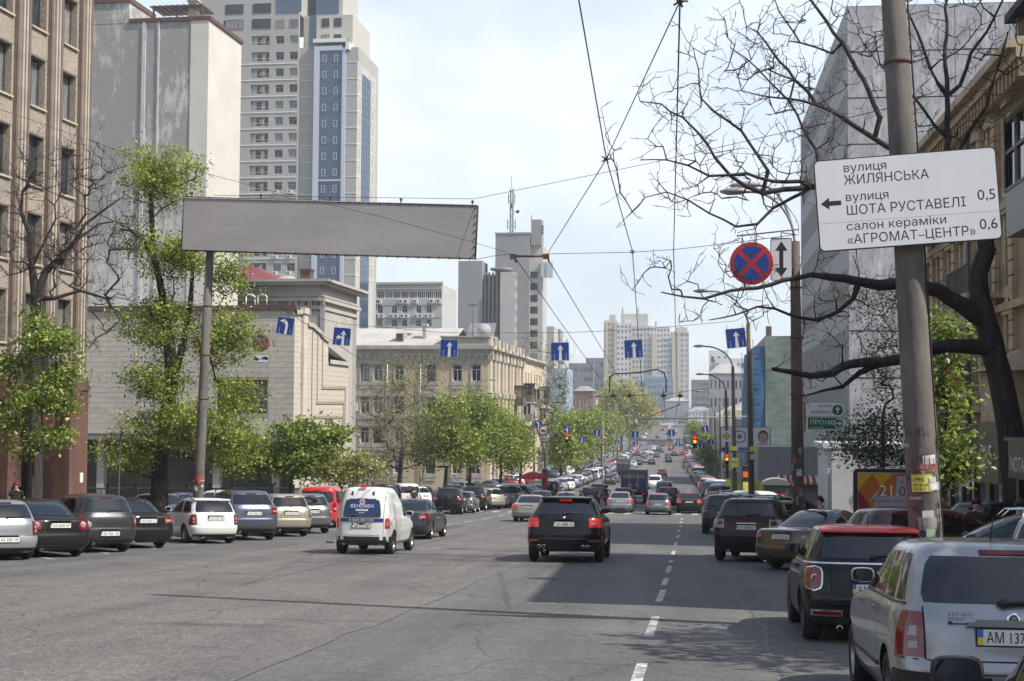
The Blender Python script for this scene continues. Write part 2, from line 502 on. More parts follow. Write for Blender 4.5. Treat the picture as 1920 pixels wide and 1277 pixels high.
KERB = mat('kerb_concrete',(0.30,0.29,0.27),0.85,var=0.2,vscale=2.0,world=True)
EARTH = mat('bare_earth',(0.13,0.12,0.10),0.95,var=0.3,vscale=0.15,world=True)
LINEW = mat('worn_line_paint',(0.50,0.49,0.47),0.7,col2=(0.16,0.155,0.15),vscale=7,lo=0.40,hi=0.56,world=True)
YS = list(np.concatenate([np.arange(-60,120,2.5),np.arange(120,400,8),np.arange(400,1060,15)]))
def strip(name,x0,x1,dz,m,y0=-60,y1=1050,nx=1,follow=True,thick=0.0,kind='structure',label=None):
 rows = []
 ys = [y for y in YS if y0 < y < y1];ys = [y0]+ys+[y1]
 for y in ys:
  b_ = bend(y) if follow else 0
  X0 = x0(y) if callable(x0) else x0;X1 = x1(y) if callable(x1) else x1
  rows.append([(X0+b_+(X1-X0)*k/nx,y,gz(y)+dz) for k in range(nx+1)])
 mb = MB();mb.smooth = True;mb.grid(rows)
 if thick:
  mb.grid([[r[0],(r[0][0],r[0][1],r[0][2]-thick)] for r in rows])
  mb.grid([[r[-1],(r[-1][0],r[-1][1],r[-1][2]-thick)] for r in rows])
  for r in (rows[0],rows[-1]): mb.face([r[0],r[-1],(r[-1][0],r[-1][1],r[-1][2]-thick),(r[0][0],r[0][1],r[0][2]-thick)])
 o = mb.build(name,m);o['kind'] = kind
 return o
gxs = [-3000,-800,-300,-120,-60,-30,0,30,60,120,300,800,3000]
gys = [-300,-80,-40]+list(range(0,400,12))+list(range(400,1100,40))+[1300,1700,2500,5000]
mb = MB();mb.smooth = True
mb.grid([[(x,y,gz(y)-0.05) for x in gxs] for y in gys])
o = mb.build('ground',EARTH);o['kind'] = 'structure'
RX0,RX1 = -20.2,8.6                         # kerb to kerb, parking bays included
strip('road',RX0,RX1,0.0,ASPH)
strip('pavement',RX0-9.5,RX0-0.17,0.12,PAVE,thick=0.2)
strip('pavement',RX1+0.17,RX1+7.5,0.12,PAVE,thick=0.2)
def kerbs(x,y0,y1,step=1.2):
 n = 0
 root = empty('kerb',(x,y0,gz(y0)),0);root['kind'] = 'structure'
 mb = MB();mb.box(-0.085,0.085,0,step-0.015,-0.15,0.125);me = mb.mesh('kerb_stone',KERB)
 y = y0
 rest = MB()
 while y < y1:
  if n < 60:
   s = (gz(y+step)-gz(y))/step
   place('kerb_stone',me,root,(bend(y),y-y0,gz(y)-gz(y0)),(math.atan(s),0,0))
   y += step
  else:
   a,b = y,min(y1,y+8)
   rest.face([(x-0.085+bend(a),a,gz(a)+0.125),(x+0.085+bend(a),a,gz(a)+0.125),(x+0.085+bend(b),b,gz(b)+0.125),(x-0.085+bend(b),b,gz(b)+0.125)])
   sx = x+0.085 if x < 0 else x-0.085
   rest.face([(sx+bend(a),a,gz(a)+0.125),(sx+bend(a),a,gz(a)-0.05),(sx+bend(b),b,gz(b)-0.05),(sx+bend(b),b,gz(b)+0.125)])
   y = b
  n += 1
 o = rest.build('kerb_run',KERB,root,loc=tuple(-c for c in root.location));o['kind'] = 'stuff'
kerbs(RX0-0.085,30,900)
kerbs(RX1+0.085,8,900)
def line_mark(name,cells,m=LINEW):
 """cells: (xa, ya, xb, yb, width) stroke on the road"""
 mb = MB()
 for xa,ya,xb,yb,w in cells:
  n = max(1,int(abs(yb-ya)/3))
  d = Vector((xb-xa,yb-ya));p = Vector((-d.y,d.x)).normalized()*w/2
  for k in range(n):
   a = Vector((xa,ya))+d*k/n;b = Vector((xa,ya))+d*(k+1)/n
   mb.face([(q.x+bend(q.y),q.y,gz(q.y)+0.006) for q in (a-p,a+p,b+p,b-p)])
 o = mb.build(name,m);o['kind'] = 'structure';return o
cells = []
for ya,yb in ((11.0,15.3),(18.2,21.2),(24.2,27.2),(28.6,31.0),(33.0,36.2),(38,39.2),(42.5,45.5),(50,53),(57.5,60.5),(65,68),(72.5,75.5),(80,83),(87,90)):
 cells.append((-0.52,ya,-0.5,yb,0.115))
for y in range(130,620,9): cells.append((-4.3,y,-4.3,y+3,0.15))
line_mark('lane_line',cells)
cells = []
for y in range(54,92,7): cells.append((-11.8,y,-11.8,y+3.0,0.13))
for y in range(130,560,9): cells.append((-8.1,y,-8.1,y+3,0.13))
line_mark('lane_line',cells)
cells = []
for y in range(24,92,1):
 pass
for k in range(20):
 y = 27.5+k*3.4
 cells.append((-15.4,y-0.6,-19.4,y+4.1,0.12))
line_mark('parking_bay_line',cells)
line_mark('lane_line',[(-15.2,60,-15.2,92,0.12)])
cells = [(-15,96,2,96,0.35)]
for k in range(15): cells.append((-14.6+k*1.15,98.4,-14.6+k*1.15,101.6,0.45))
line_mark('crosswalk',cells)
mb = MB()
TRENCH = mat('asphalt_patch_dark',(0.075,0.073,0.072),0.85,var=0.15,vscale=2,world=True,grain=0.2,bscale=40)
for (xa,xb,ya,yb) in ((2.0-6.2,-2.6,46,49.5),(-12.0,-10.7,62,70),(-7.6,-6.2,73,76)):
 mb.face([(xa,ya,gz(ya)+0.004),(xb,ya,gz(ya)+0.004),(xb,yb,gz(yb)+0.004),(xa,yb,gz(yb)+0.004)])
o = mb.build('road_patch',TRENCH);o['kind'] = 'structure'
TAR = mat('tar_seam',(0.06,0.058,0.055),0.6,var=0.3,vscale=5,world=True)
def seam(pts,w=0.05):
 mb = MB()
 r_ = random.Random(int(pts[0][1]*10))
 for (xa,ya),(xb,yb) in zip(pts[:-1],pts[1:]):
  n = max(2,int(math.hypot(xb-xa,yb-ya)/1.2));L = [(xa+(xb-xa)*k/n+(r_.gauss(0,.05) if 0 < k < n else 0),ya+(yb-ya)*k/n) for k in range(n+1)]
  d = Vector((xb-xa,yb-ya)).normalized();p = (-d.y*w/2,d.x*w/2)
  for (a,b),(c,e) in zip(L[:-1],L[1:]): mb.face([(a-p[0]+bend(b),b-p[1],gz(b)+.003),(a+p[0]+bend(b),b+p[1],gz(b)+.003),(c+p[0]+bend(e),e+p[1],gz(e)+.003),(c-p[0]+bend(e),e-p[1],gz(e)+.003)])
 o = mb.build('tar_seam',TAR);o['kind'] = 'structure'
seam([(-4.15,9),(-4.12,40),(-4.2,92)],.035);seam([(-14.9,26),(-14.8,92)],.05);seam([(.9,14),(.95,92)],.04)
seam([(-13,40.2),(-7,40.6),(-2,40.0)],.05);seam([(-12.5,31),(-9,29.5),(-7.4,29.8)],.04)
IRON = mat('cast_iron',(0.06,0.055,0.05),0.6,0.5,var=0.3,vscale=10)
mb = MB();mb.lathe([(0.0,0.012),(0.3,0.012),(0.31,0.006),(0.36,0.006),(0.37,-0.01)],n=24);mb.box(-0.2,0.2,-0.02,0.02,0.012,0.018);mb.box(-0.02,0.02,-0.2,0.2,0.012,0.018)
mh = mb.mesh('manhole_cover',IRON)
for x,y,l in ((-9.4,41.5,'round iron manhole cover in the left lane beyond the white van'),(-3.0,30.0,'round iron manhole cover on the open road behind the black SUV')):
 o = place('manhole_cover',mh,None,(x,y,gz(y)+0.002),(math.atan((gz(y+1)-gz(y))),0,0));tag(o,l,'manhole cover')
# ================================================================== BUILDING KIT
def rect_wall(mb,fr,W,z0,z1,openings,depth=0.25,back=True):
 """front skin with openings (a0,a1,b0,b1) and their reveals; fr(a, b, c): along, up, outwards"""
 old = mb.fr;mb.fr = None
 A = sorted({0.0,W,*[o[0] for o in openings],*[o[1] for o in openings]})
 B = sorted({z0,z1,*[o[2] for o in openings],*[o[3] for o in openings]})
 A = [a for a in A if -1e-6 <= a <= W+1e-6]
 for i in range(len(A)-1):
  run = None
  for j in range(len(B)-1):
   ca,cb = (A[i]+A[i+1])/2,(B[j]+B[j+1])/2
   hole = any(o[0] < ca < o[1] and o[2] < cb < o[3] for o in openings)
   if not hole:
    if run is None: run = B[j]
   if hole or j == len(B)-2:
    if run is not None:
     top = B[j] if hole else B[j+1]
     mb.face([fr(A[i],run,0),fr(A[i+1],run,0),fr(A[i+1],top,0),fr(A[i],top,0)])
     run = None
 for (a0,a1,b0,b1) in [o[:4] for o in openings]:
  for p,q in (((a0,b0),(a1,b0)),((a1,b0),(a1,b1)),((a1,b1),(a0,b1)),((a0,b1),(a0,b0))):
   mb.face([fr(p[0],p[1],0),fr(q[0],q[1],0),fr(q[0],q[1],-depth),fr(p[0],p[1],-depth)])
 mb.fr = old
class Face:
 """a facade plane of a building in its root's local frame: origin, direction angle (0 = facade runs +x and faces -y)"""
 def __init__(s,ox,oy,ang):
  s.ox,s.oy,s.a = ox,oy,R(ang)
  s.u = (math.cos(s.a),math.sin(s.a));s.n = (math.sin(s.a),-math.cos(s.a))
 def __call__(s,a,b,c=0.0):
  return (s.ox+s.u[0]*a+s.n[0]*c,s.oy+s.u[1]*a+s.n[1]*c,b)
 def put(s,name,me,root,a,b,c=0.0,scale=None):
  return place(name,me,root,s(a,b,c),s.a,scale)
_wm = {}
def window_mesh(w,h,frame,cols=2,rows=1,fw=0.06,glass=None,transom=0.0,depth=0.06,split=False):
 """frame bars and pane standing at the origin (bottom centre), facing -y"""
 key = (round(w,2),round(h,2),frame.name,cols,rows,fw,glass.name if glass else '',transom,split)
 if key in _wm: return _wm[key]
 mb = MB()
 x0,x1 = -w/2,w/2
 mb.box(x0,x0+fw,-depth,0,0,h);mb.box(x1-fw,x1,-depth,0,0,h)
 mb.box(x0+fw,x1-fw,-depth,0,0,fw);mb.box(x0+fw,x1-fw,-depth,0,h-fw,h)
 for k in range(1,cols):
  x = x0+w*k/cols
  mb.box(x-fw*0.45,x+fw*0.45,-depth*0.9,0,fw,(h-fw) if not transom else (h-transom))
 for k in range(1,rows):
  z = h*k/rows
  mb.box(x0+fw,x1-fw,-depth*0.85,0,z-fw*0.35,z+fw*0.35)
 if transom: mb.box(x0+fw,x1-fw,-depth*0.95,0,h-transom-fw*0.4,h-transom+fw*0.4)
 g = MB();g.mi = 0
 g.face([(x0+0.01,-0.02,0.01),(x1-0.01,-0.02,0.01),(x1-0.01,-0.02,h-0.01),(x0+0.01,-0.02,h-0.01)])
 if split:
  r = (mb.mesh('window_frame',frame),g.mesh('pane',glass or GLASS))
 else:
  mb.mi = 1
  mb.face([(x0+0.01,-0.02,0.01),(x1-0.01,-0.02,0.01),(x1-0.01,-0.02,h-0.01),(x0+0.01,-0.02,h-0.01)])
  r = mb.mesh('window',[frame,glass or GLASS])
 _wm[key] = r
 return r
def put_window(face,root,a,b,w,h,c=-0.2,frame=None,split=False,name='window',**k):
 m = window_mesh(w,h,frame,split=split,**k)
 if split:
  o = face.put(name,m[0],root,a,b,c);place('pane',m[1],o);return o
 return face.put(name,m,root,a,b,c)
def bootm(*a,**k): return None
ROOFM = mat('roof_sheet_grey',(0.34,0.32,0.30),0.6,var=0.2,vscale=0.4)
WHITEF = mat('white_window_frame',(0.7,0.7,0.68),0.5)
DARKF = mat('dark_window_frame',(0.05,0.045,0.045),0.5)
BROWNF = mat('brown_window_frame',(0.10,0.055,0.035),0.5)
GLASSB = mat('blue_window_glass',(0.03,0.06,0.12),0.05,spec=1.0)
GLASSW = mat('curtained_glass',(0.16,0.17,0.17),0.08,var=0.6,vscale=1.5,stretch=(6,6,0.4),spec=0.8)
GLASSM = mat('old_window_glass',(0.032,0.038,0.045),0.06,var=0.7,vscale=0.6,spec=0.45)
ALT += [GLASSW,mat('blind_drawn_glass',(.22,.21,.19),.25,var=.3,vscale=2,spec=.5),mat('very_dark_glass',(.012,.014,.016),.05,spec=.6),mat('sky_mirroring_glass',(.05,.07,.10),.03,spec=1.0)]
ACW = mat('air_conditioner_white',(0.62,0.61,0.58),0.5)
def ac_mesh():
 mb = MB();mb.box(-0.42,0.42,-0.32,0,0,0.58)
 mb.mi = 1;mb.lathe([(0.21,-0.325),(0.23,-0.33)],(-0.1,0,0.29),14,'y');mb.mi = 2
 mb.lathe([(0.0,-0.326),(0.21,-0.326)],(-0.1,0,0.29),14,'y')
 return mb.mesh('air_conditioner',[ACW,ACW,DARKF])
ACM = ac_mesh()
# ================================================================== BUILDINGS, LEFT SIDE
def zat(py,Y,px=960): return pt(px,py,Y).z
def brooot(name,label,px,Y,rz=0.0,cat='building',X=None):
 x = colX(px,Y) if X is None else X
 z = gz(Y)-0.4
 r = empty(name,(x,Y,z),R(rz),label,cat)
 return r
def shell(root,name,W,D,H,m,sgn=-1,skip=(),roofm=None,z0=0.0):
 """plain sides behind the detailed faces; sgn -1: body lies to -x of the corner"""
 mb = MB()
 x0,x1 = (-W,0) if sgn < 0 else (0,W)
 if 'front' not in skip: mb.face([(x0,0,z0),(x1,0,z0),(x1,0,H),(x0,0,H)])
 if 'back' not in skip: mb.face([(x0,D,z0),(x1,D,z0),(x1,D,H),(x0,D,H)])
 if 'left' not in skip: mb.face([(x0,0,z0),(x0,D,z0),(x0,D,H),(x0,0,H)])
 if 'right' not in skip: mb.face([(x1,0,z0),(x1,D,z0),(x1,D,H),(x1,0,H)])
 mb.mi = 1
 mb.face([(x0,0,H),(x1,0,H),(x1,D,H),(x0,D,H)])
 return mb.build(name,[m,roofm or ROOFM],root)
TANW = mat('pebbledash_tan',(0.295,0.25,0.20),0.9,var=0.14,vscale=0.5,grain=0.32,bscale=9,bump=0.5)
RIBL = mat('pale_tan_stone',(0.40,0.345,0.28),0.8,var=0.15,vscale=1.5)
RIBD = mat('red_tan_stone',(0.15,0.105,0.085),0.8,var=0.15,vscale=1.5)
GRAN = mat('red_granite',(0.085,0.026,0.019),0.3,var=0.35,vscale=0.6,grain=0.3,bscale=30)
GRAN2 = mat('worn_red_granite',(0.15,0.075,0.056),0.5,var=0.35,vscale=0.7,stretch=(1,1,0.3))
def build_office():
 Yc = 64.0
 root = brooot('office_building','tan office block with ribbed pilasters and tall narrow windows over a red granite base',160,Yc,-1.8)
 L,H = 42.0,27.0
 z0 = root.location.z
 sills = [4.6,8.07,11.47,14.87,18.3,21.7]
 f = Face(0,-L,90)
 ww,wh = 1.35,2.15
 cols = [L-2.35-2.95*k for k in range(13)]
 mb = MB()
 ops = [(c-ww/2,c+ww/2,s-z0,s-z0+wh) for c in cols for s in sills]
 rect_wall(mb,f,L,3.2-z0,H,ops,0.42)
 mb.face([(0,0,0),(-16,0,0),(-16,0,H),(0,0,H)]);mb.face([(0,-L,H),(0,0,H),(-16,0,H),(-16,-L,H)])
 mb.face([(0,-L,0),(-16,-L,0),(-16,-L,H),(0,-L,H)]);mb.face([(-16,-L,0),(-16,0,0),(-16,0,H),(-16,-L,H)])
 mb.build('wall',TANW,root)
 wf,wp = window_mesh(ww,wh,DARKF,cols=2,fw=0.07,glass=GLASSM,split=True)
 wm2 = window_mesh(ww,wh,DARKF,cols=2,fw=0.07,glass=GLASSW,split=True)
 SILL = MB();SILL.box(-ww/2-0.06,ww/2+0.06,-0.1,0.35,-0.09,0.0);sm = SILL.mesh('sill',RIBL)
 for i,c in enumerate(cols[:5]):
  for j,s in enumerate(sills):
   pr = (wf,wp) if (i*3+j) % 3 else wm2
   o = f.put('window',pr[0],root,c,s-z0,-0.36);place('pane',pr[1],o)
   place('sill',sm,o,(0,-0.36,0))
 ribm = MB(f)
 for c in [c+2.95/2 for c in cols[:6]]:
  for k,(da,wd,dp,mi) in enumerate(((-0.52,0.16,0.16,1),(-0.22,0.14,0.24,0),(0.06,0.14,0.24,0),(0.36,0.20,0.20,1))):
   r_ = MB(Face(0,0,90));r_.box(-wd/2,wd/2,3.4-z0,H-0.3,0.0,dp)
   r_.box(-wd/2-0.03,-wd/2,3.4-z0,H-0.3,0.0,dp*0.5)
   o = r_.build('pilaster_rib',[RIBD if mi else RIBL],root,loc=f(c+da,0,0))
 jm = MB(f)
 for s in sills:
  for e in (-0.06,2.2):
   jm.box(0,L,s-z0+e-0.015,s-z0+e+0.015,0.0,0.012)
 jm.build('floor_joint',RIBD,root)
 hb = 3.2-z0
 for k in range(14):
  a = L-0.9-2.95*k
  if a < 1: break
  wv = 1.15 if k else 1.8
  p = MB(Face(0,0,90));p.box(-wv/2,wv/2,0,hb,-1.2,0.14)
  p.box(-wv/2-0.05,wv/2+0.05,hb-0.5,hb,0.14,0.2)
  for q in range(1,5): p.box(-wv/2-0.004,wv/2+0.004,hb*q/5-0.01,hb*q/5+0.01,0.1,0.146)
  p.build('granite_pier',GRAN if k % 2 else GRAN2,root,loc=f(a,0,0))
 b = MB(f);b.box(0,L,hb-1.0,hb,-0.6,0.08);b.build('granite_lintel',GRAN,root)
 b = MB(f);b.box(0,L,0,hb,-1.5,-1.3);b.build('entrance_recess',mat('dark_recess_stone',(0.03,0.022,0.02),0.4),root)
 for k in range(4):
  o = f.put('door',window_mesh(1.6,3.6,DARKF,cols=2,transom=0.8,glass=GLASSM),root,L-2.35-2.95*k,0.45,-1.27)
 n = MB(f);n.box(L-0.75,L-0.45,2.3,2.75,0.145,0.17);n.build('notice_plate',PLATE,root)
build_office()
def plaster_mat():
 m = bpy.data.materials.new('weathered_plaster');m.use_nodes = True
 t = m.node_tree;b = t.nodes['Principled BSDF'];L = t.links.new
 tcn = t.nodes.new('ShaderNodeTexCoord')
 def nz(sc,st,det=9,ro=0.7):
  q = t.nodes.new('ShaderNodeMapping');q.inputs['Scale'].default_value = st;L(tcn.outputs['Object'],q.inputs['Vector'])
  n = t.nodes.new('ShaderNodeTexNoise');n.inputs['Scale'].default_value = sc;n.inputs['Detail'].default_value = det
  n.inputs['Roughness'].default_value = ro;L(q.outputs['Vector'],n.inputs['Vector']);return n.outputs['Fac']
 a = nz(0.16,(1.3,1,0.8));c = nz(1.3,(2.0,1,0.5));d = nz(6,(1,1,1.5),4)
 ma = t.nodes.new('ShaderNodeMath');ma.operation = 'MULTIPLY_ADD';L(c,ma.inputs[0]);ma.inputs[1].default_value = 0.75;L(a,ma.inputs[2])
 mb_ = t.nodes.new('ShaderNodeMath');mb_.operation = 'MULTIPLY_ADD';L(d,mb_.inputs[0]);mb_.inputs[1].default_value = 0.3;L(ma.outputs[0],mb_.inputs[2])
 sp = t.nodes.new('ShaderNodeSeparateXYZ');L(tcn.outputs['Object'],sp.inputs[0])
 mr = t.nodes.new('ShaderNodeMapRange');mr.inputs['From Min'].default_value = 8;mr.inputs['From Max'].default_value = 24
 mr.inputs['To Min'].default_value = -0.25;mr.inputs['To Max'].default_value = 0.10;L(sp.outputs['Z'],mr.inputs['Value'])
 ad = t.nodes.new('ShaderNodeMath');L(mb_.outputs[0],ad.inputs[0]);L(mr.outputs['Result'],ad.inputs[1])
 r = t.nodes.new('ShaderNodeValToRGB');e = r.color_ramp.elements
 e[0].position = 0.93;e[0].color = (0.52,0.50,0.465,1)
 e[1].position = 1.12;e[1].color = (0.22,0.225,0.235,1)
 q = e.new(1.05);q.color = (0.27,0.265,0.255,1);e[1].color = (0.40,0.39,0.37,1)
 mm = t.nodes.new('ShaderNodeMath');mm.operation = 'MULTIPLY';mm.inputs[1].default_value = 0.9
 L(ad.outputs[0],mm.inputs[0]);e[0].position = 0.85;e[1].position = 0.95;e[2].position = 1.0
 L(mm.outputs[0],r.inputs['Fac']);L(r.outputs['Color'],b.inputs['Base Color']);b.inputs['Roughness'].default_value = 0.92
 return m
PLAST = plaster_mat()
CREAM = mat('cream_plaster',(0.54,0.505,0.45),0.9,var=0.08,vscale=0.25)
BRTRIM = mat('rust_brown_trim',(0.10,0.055,0.04),0.7,var=0.2,vscale=2)
def build_blind():
 Y = 110
 root = brooot('apartment_building','tall blind apartment block with grey weathered plaster and a bare cream side wall',380,Y,-1.8)
 z0 = root.location.z
 H = zat(38,Y,380)-z0
 W = 15.0
 mb = MB();fx = Face(-W,0,0)
 mb.face([(-W,0,0),(-1.5,0,0),(-1.5,0,H),(-W,0,H)])
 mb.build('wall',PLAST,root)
 mb = MB();mb.face([(0,0,0),(0,7.6,0),(0,7.6,H),(0,0,H)]);mb.box(-1.5,0.0,-0.07,0.0,0,H)
 mb.face([(-W,7.6,0),(0,7.6,0),(0,7.6,H),(-W,7.6,H)]);mb.face([(-W,0,0),(-W,7.6,0),(-W,7.6,H),(-W,0,H)])
 mb.face([(-W,0,H),(0,0,H),(0,7.6,H),(-W,7.6,H)])
 mb.build('side_wall',CREAM,root)
 p = MB();p.box(-5.6,-5.3,-0.12,0.0,0,H);p.box(-4.3,-4.15,-0.1,0,0,H);p.build('wall_rib',mat('pale_plaster',(0.45,0.44,0.42),0.9,var=0.2,vscale=0.7),root)
 p = MB();p.box(-6.75,0.12,-0.14,0.0,H,H+0.32);p.box(0,0.14,0,7.7,H,H+0.32);p.build('parapet',BRTRIM,root)
 p = MB();p.box(-W,-6.75,-0.02,5,H,H+1.7);p.build('stair_head',PLAST,root)
 p = MB();p.box(-W,-6.65,-0.16,5.1,H+1.7,H+2.1);p.build('stair_head_trim',BRTRIM,root)
 for x in (-10.6,-9.2,-7.6):
  p = MB();p.tube((x,0.5,H+2),(x,0.5,H+3.1),0.03);p.build('railing_post',DARKF,root)
 p = MB();p.tube((-10.6,0.5,H+3),(-7.6,0.5,H+3),0.025);p.build('railing',DARKF,root)
 p = MB()
 for k in range(18): p.box(-5.2+k*0.25,-5.2+k*0.25+0.2,0.3,3.2,H+1.35+0.04*(k % 2),H+1.42+0.04*(k % 2))
 for x in (-5,-3,-0.9): p.box(x,x+0.12,0.5,0.62,H,H+1.35)
 p.build('shed_roof',mat('rusty_sheet',(0.12,0.09,0.075),0.8,var=0.3,vscale=2),root)
 p = MB();p.box(-2.2,-1.5,1,1.7,H,H+1.9);p.box(-2.3,-1.4,0.9,1.8,H+1.9,H+2.1);p.tube((-1.8,1.3,H+2),(-1.8,1.3,H+3.4),0.25);p.build('chimney',RIBL,root)
build_blind()
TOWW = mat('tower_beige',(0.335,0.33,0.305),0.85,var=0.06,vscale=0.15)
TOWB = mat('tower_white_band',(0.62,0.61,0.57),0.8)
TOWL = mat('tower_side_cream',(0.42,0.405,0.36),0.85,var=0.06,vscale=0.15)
BLUEF = mat('pale_blue_cladding',(0.44,0.48,0.55),0.35,0.2)
def glazed_strip(f,root,a0,a1,z0,z1,c,nx,nz,name='glazed_bay',frame=None,glass=None):
 g = MB(f);g.face([(a0,z0,c),(a1,z0,c),(a1,z1,c),(a0,z1,c)])
 o = g.build(name,glass or GLASSB,root)
 m = MB(f)
 for k in range(nx+1):
  x = a0+(a1-a0)*k/nx;m.box(x-0.03,x+0.03,z0,z1,c,c+0.05)
 for k in range(nz+1):
  z = z0+(z1-z0)*k/nz;m.box(a0,a1,z-0.025,z+0.025,c,c+0.04)
 m.build('mullions',frame or mat('grey_mullion',(0.09,0.11,0.15),0.5),o)
 return o
def build_tower():
 Y = 265
 root = brooot('apartment_tower','beige high-rise apartment tower with a dark blue glazed bay',663,Y,-1.0)
 gz0 = root.location.z
 s = F_PX/Y*0.9924
 sx = 663
 def A(px): return 32.0+(px-663)/9.85        # along the front
 def Z(py): return zat(py,Y,560)-gz0
 W,D = 32.0,17.0
 f = Face(-W,0,0)
 Htall = Z(-70);Hm = Z(88)
 rows = [Z(65.2+30.55*k+15) for k in range(-1,15)]           # sills
 ops = []
 for z in rows:
  for pc in (512,539): ops.append((A(pc)-0.8,A(pc)+0.8,z,z+1.5))
  ops.append((A(456),A(491.5),z-0.15,z+1.6))
  ops.append((A(400),A(430),z-0.15,z+1.6))
 mb = MB()
 rect_wall(mb,f,A(549),0,Z(30),[o for o in ops if o[3] < Z(30)],0.9)
 mb.face([f(0,Z(30),0),f(A(549),Z(30),0),f(A(549),Htall,0),f(0,Htall,0)])
 mb.face([f(A(549),0,-0.5),f(A(580),0,-0.5),f(A(580),Hm,-0.5),f(A(549),Hm,-0.5)])
 mb.face([f(A(549),0,0),f(A(549),0,-0.5),f(A(549),Htall,-0.5),f(A(549),Htall,0)])
 mb.face([f(A(641),0,0),f(W,0,0),f(W,Z(99),0),f(A(641),Z(99),0)])
 mb.box(-W,-W+A(549),0.01,D,Z(25),Htall)
 mb.face([(-W,0,Htall),(0,0,Htall),(0,D,Htall),(-W,D,Htall)]) if False else None
 mb.build('wall',TOWW,root)
 body = MB();body.box(-W+A(580)+0.02,-0.02,0.5,D,0,Hm-0.2);body.build('core_wall',TOWW,root)
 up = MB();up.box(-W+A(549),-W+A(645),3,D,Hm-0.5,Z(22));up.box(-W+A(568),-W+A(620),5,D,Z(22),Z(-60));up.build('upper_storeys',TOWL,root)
 fu = Face(-W,3,0)
 for zz in (44,75):
  for pc in (592,616):
   fu.put('window',window_mesh(1.5,1.7,DARKF,2,glass=GLASSM,fw=0.08),root,A(pc),Z(zz),0.03)
 glazed_strip(fu,root,A(562),A(574),Z(78),Z(20),0.05,2,8)
 glazed_strip(Face(-W,5,0),root,A(568),A(612),Z(14),Z(-55),0.1,6,4,glass=GLASSB)
 for k,z in enumerate(rows):
  b = MB(f);b.box(0,A(547),z-0.80,z-0.62,0.0,0.09);b.box(A(551),A(580),z-0.98,z-0.86,-0.5,-0.42);b.box(A(643),W,z-0.9,z-0.76,0,0.07)
  if z < Hm-1: b.build('floor_band',TOWB,root)
 wm = window_mesh(1.6,1.5,WHITEF,2,glass=GLASSM,fw=0.07,transom=0.45)
 wm = window_mesh(1.6,1.5,mat('grey_window_frame',(0.25,0.23,0.22),0.5),2,glass=GLASSM,fw=0.08,transom=0.45)
 lg = MB();lw,lh = A(491.5)-A(456),1.75
 lg.box(-lw/2,lw/2,0.0,0.02,0,lh)
 lgw = lg.mesh('loggia_back',CREAM)
 dr = window_mesh(0.9,1.5,DARKF,1,glass=GLASSM,fw=0.06)
 rl = MB();rl.box(-lw/2,lw/2,-0.03,0.0,0.45,0.5)
 rlm = rl.mesh('loggia_rail',TOWB)
 for j,z in enumerate(rows[1:]):
  for pc in (512,539): f.put('window',wm,root,A(pc),z,-0.3)
  c = (A(456)+A(491.5))/2
  o = f.put('loggia',lgw,root,c,z-0.15,-0.85)
  place('door',dr,o,(-0.35,-0.04,0.1));place('screen',dr,o,(lw/2-0.45,-0.05,0.1));place('rail',rlm,o,(0,-0.8,0))
  if j % 3 != 1: place('air_conditioner',ACM,o,(0.35,-0.1,0.5+0.2*(j % 2)))
  if j > 8:
   f.put('air_conditioner',ACM,root,A(509),z-0.65,0.02);f.put('air_conditioner',ACM,root,A(536),z-0.65,0.02)
 wide = window_mesh(3.6,1.9,DARKF,4,glass=GLASSM,fw=0.08)
 for zz in (21,50):
  for pc in (422,476): f.put('window',wide,root,A(pc),Z(zz)-0.1,0.03)
 for pc in (512,539): f.put('window',wm,root,A(pc),Z(50),0.03)
 glazed_strip(f,root,A(505),A(553),Z(22),Z(-60),0.08,5,4)
 bay = MB(f)
 bay.box(A(580),A(590.5),0,Z(88),-0.5,0.5);bay.box(A(634.5),A(641),0,Z(92),-0.5,0.5);bay.box(A(590.5),A(634.5),Z(97),Z(88),-0.5,0.5)
 bay.box(A(590.5),A(634.5),Z(341),Z(338),-0.2,0.45)
 bay.build('bay_frame',BLUEF,root)
 gs = glazed_strip(f,root,A(590.5),A(634.5),0,Z(97),0.2,8,40)
 vm = window_mesh(0.75,1.35,mat('light_grey_frame',(0.45,0.46,0.48),0.5),1,fw=0.09,glass=GLASSB)
 for k in range(14):
  for pc in (600,622): f.put('window',vm,root,A(pc),Z(112+30.5*k)-0.6,0.24)
 c = MB(f);c.box(A(578),A(648),Z(82),Z(75),-3,0.7);c.box(A(641),A(648),Z(96),Z(75),-2,0.7);c.build('roof_canopy',TOWB,root)
 g = Face(0,0,90)
 sd_ = MB();SL = 15.0
 Hs = Z(104)
 sops = [(a,a+1.5,z,z+1.5) for z in rows if z < Hs-3 for a in (1.0,11.6)]
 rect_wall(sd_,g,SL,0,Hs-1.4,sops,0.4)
 sd_.build('side_wall',TOWL,root)
 w2 = window_mesh(1.5,1.5,DARKF,2,glass=GLASSM,fw=0.08)
 for o in sops: g.put('window',w2,root,o[0]+0.75,o[2],-0.3)
 glazed_strip(g,root,3.6,10.2,0,Hs-3,0.05,5,50,glass=GLASSB)
 for z in rows:
  if z < Hs-2:
   b = MB(g);b.box(0,3.4,z-0.9,z-0.76,0,0.07);b.box(10.4,SL,z-0.9,z-0.76,0,0.07);b.build('floor_band',TOWB,root)
build_tower()
STONE = mat('pale_limestone',(0.47,0.435,0.38),0.85,var=0.13,vscale=0.35,grain=0.08,bscale=5)
STONE2 = mat('pale_limestone_greyer',(0.43,0.40,0.35),0.85,var=0.13,vscale=0.5,grain=0.08,bscale=5)
STONE3 = mat('pale_limestone_warmer',(0.51,0.455,0.38),0.85,var=0.13,vscale=0.5,grain=0.08,bscale=5)
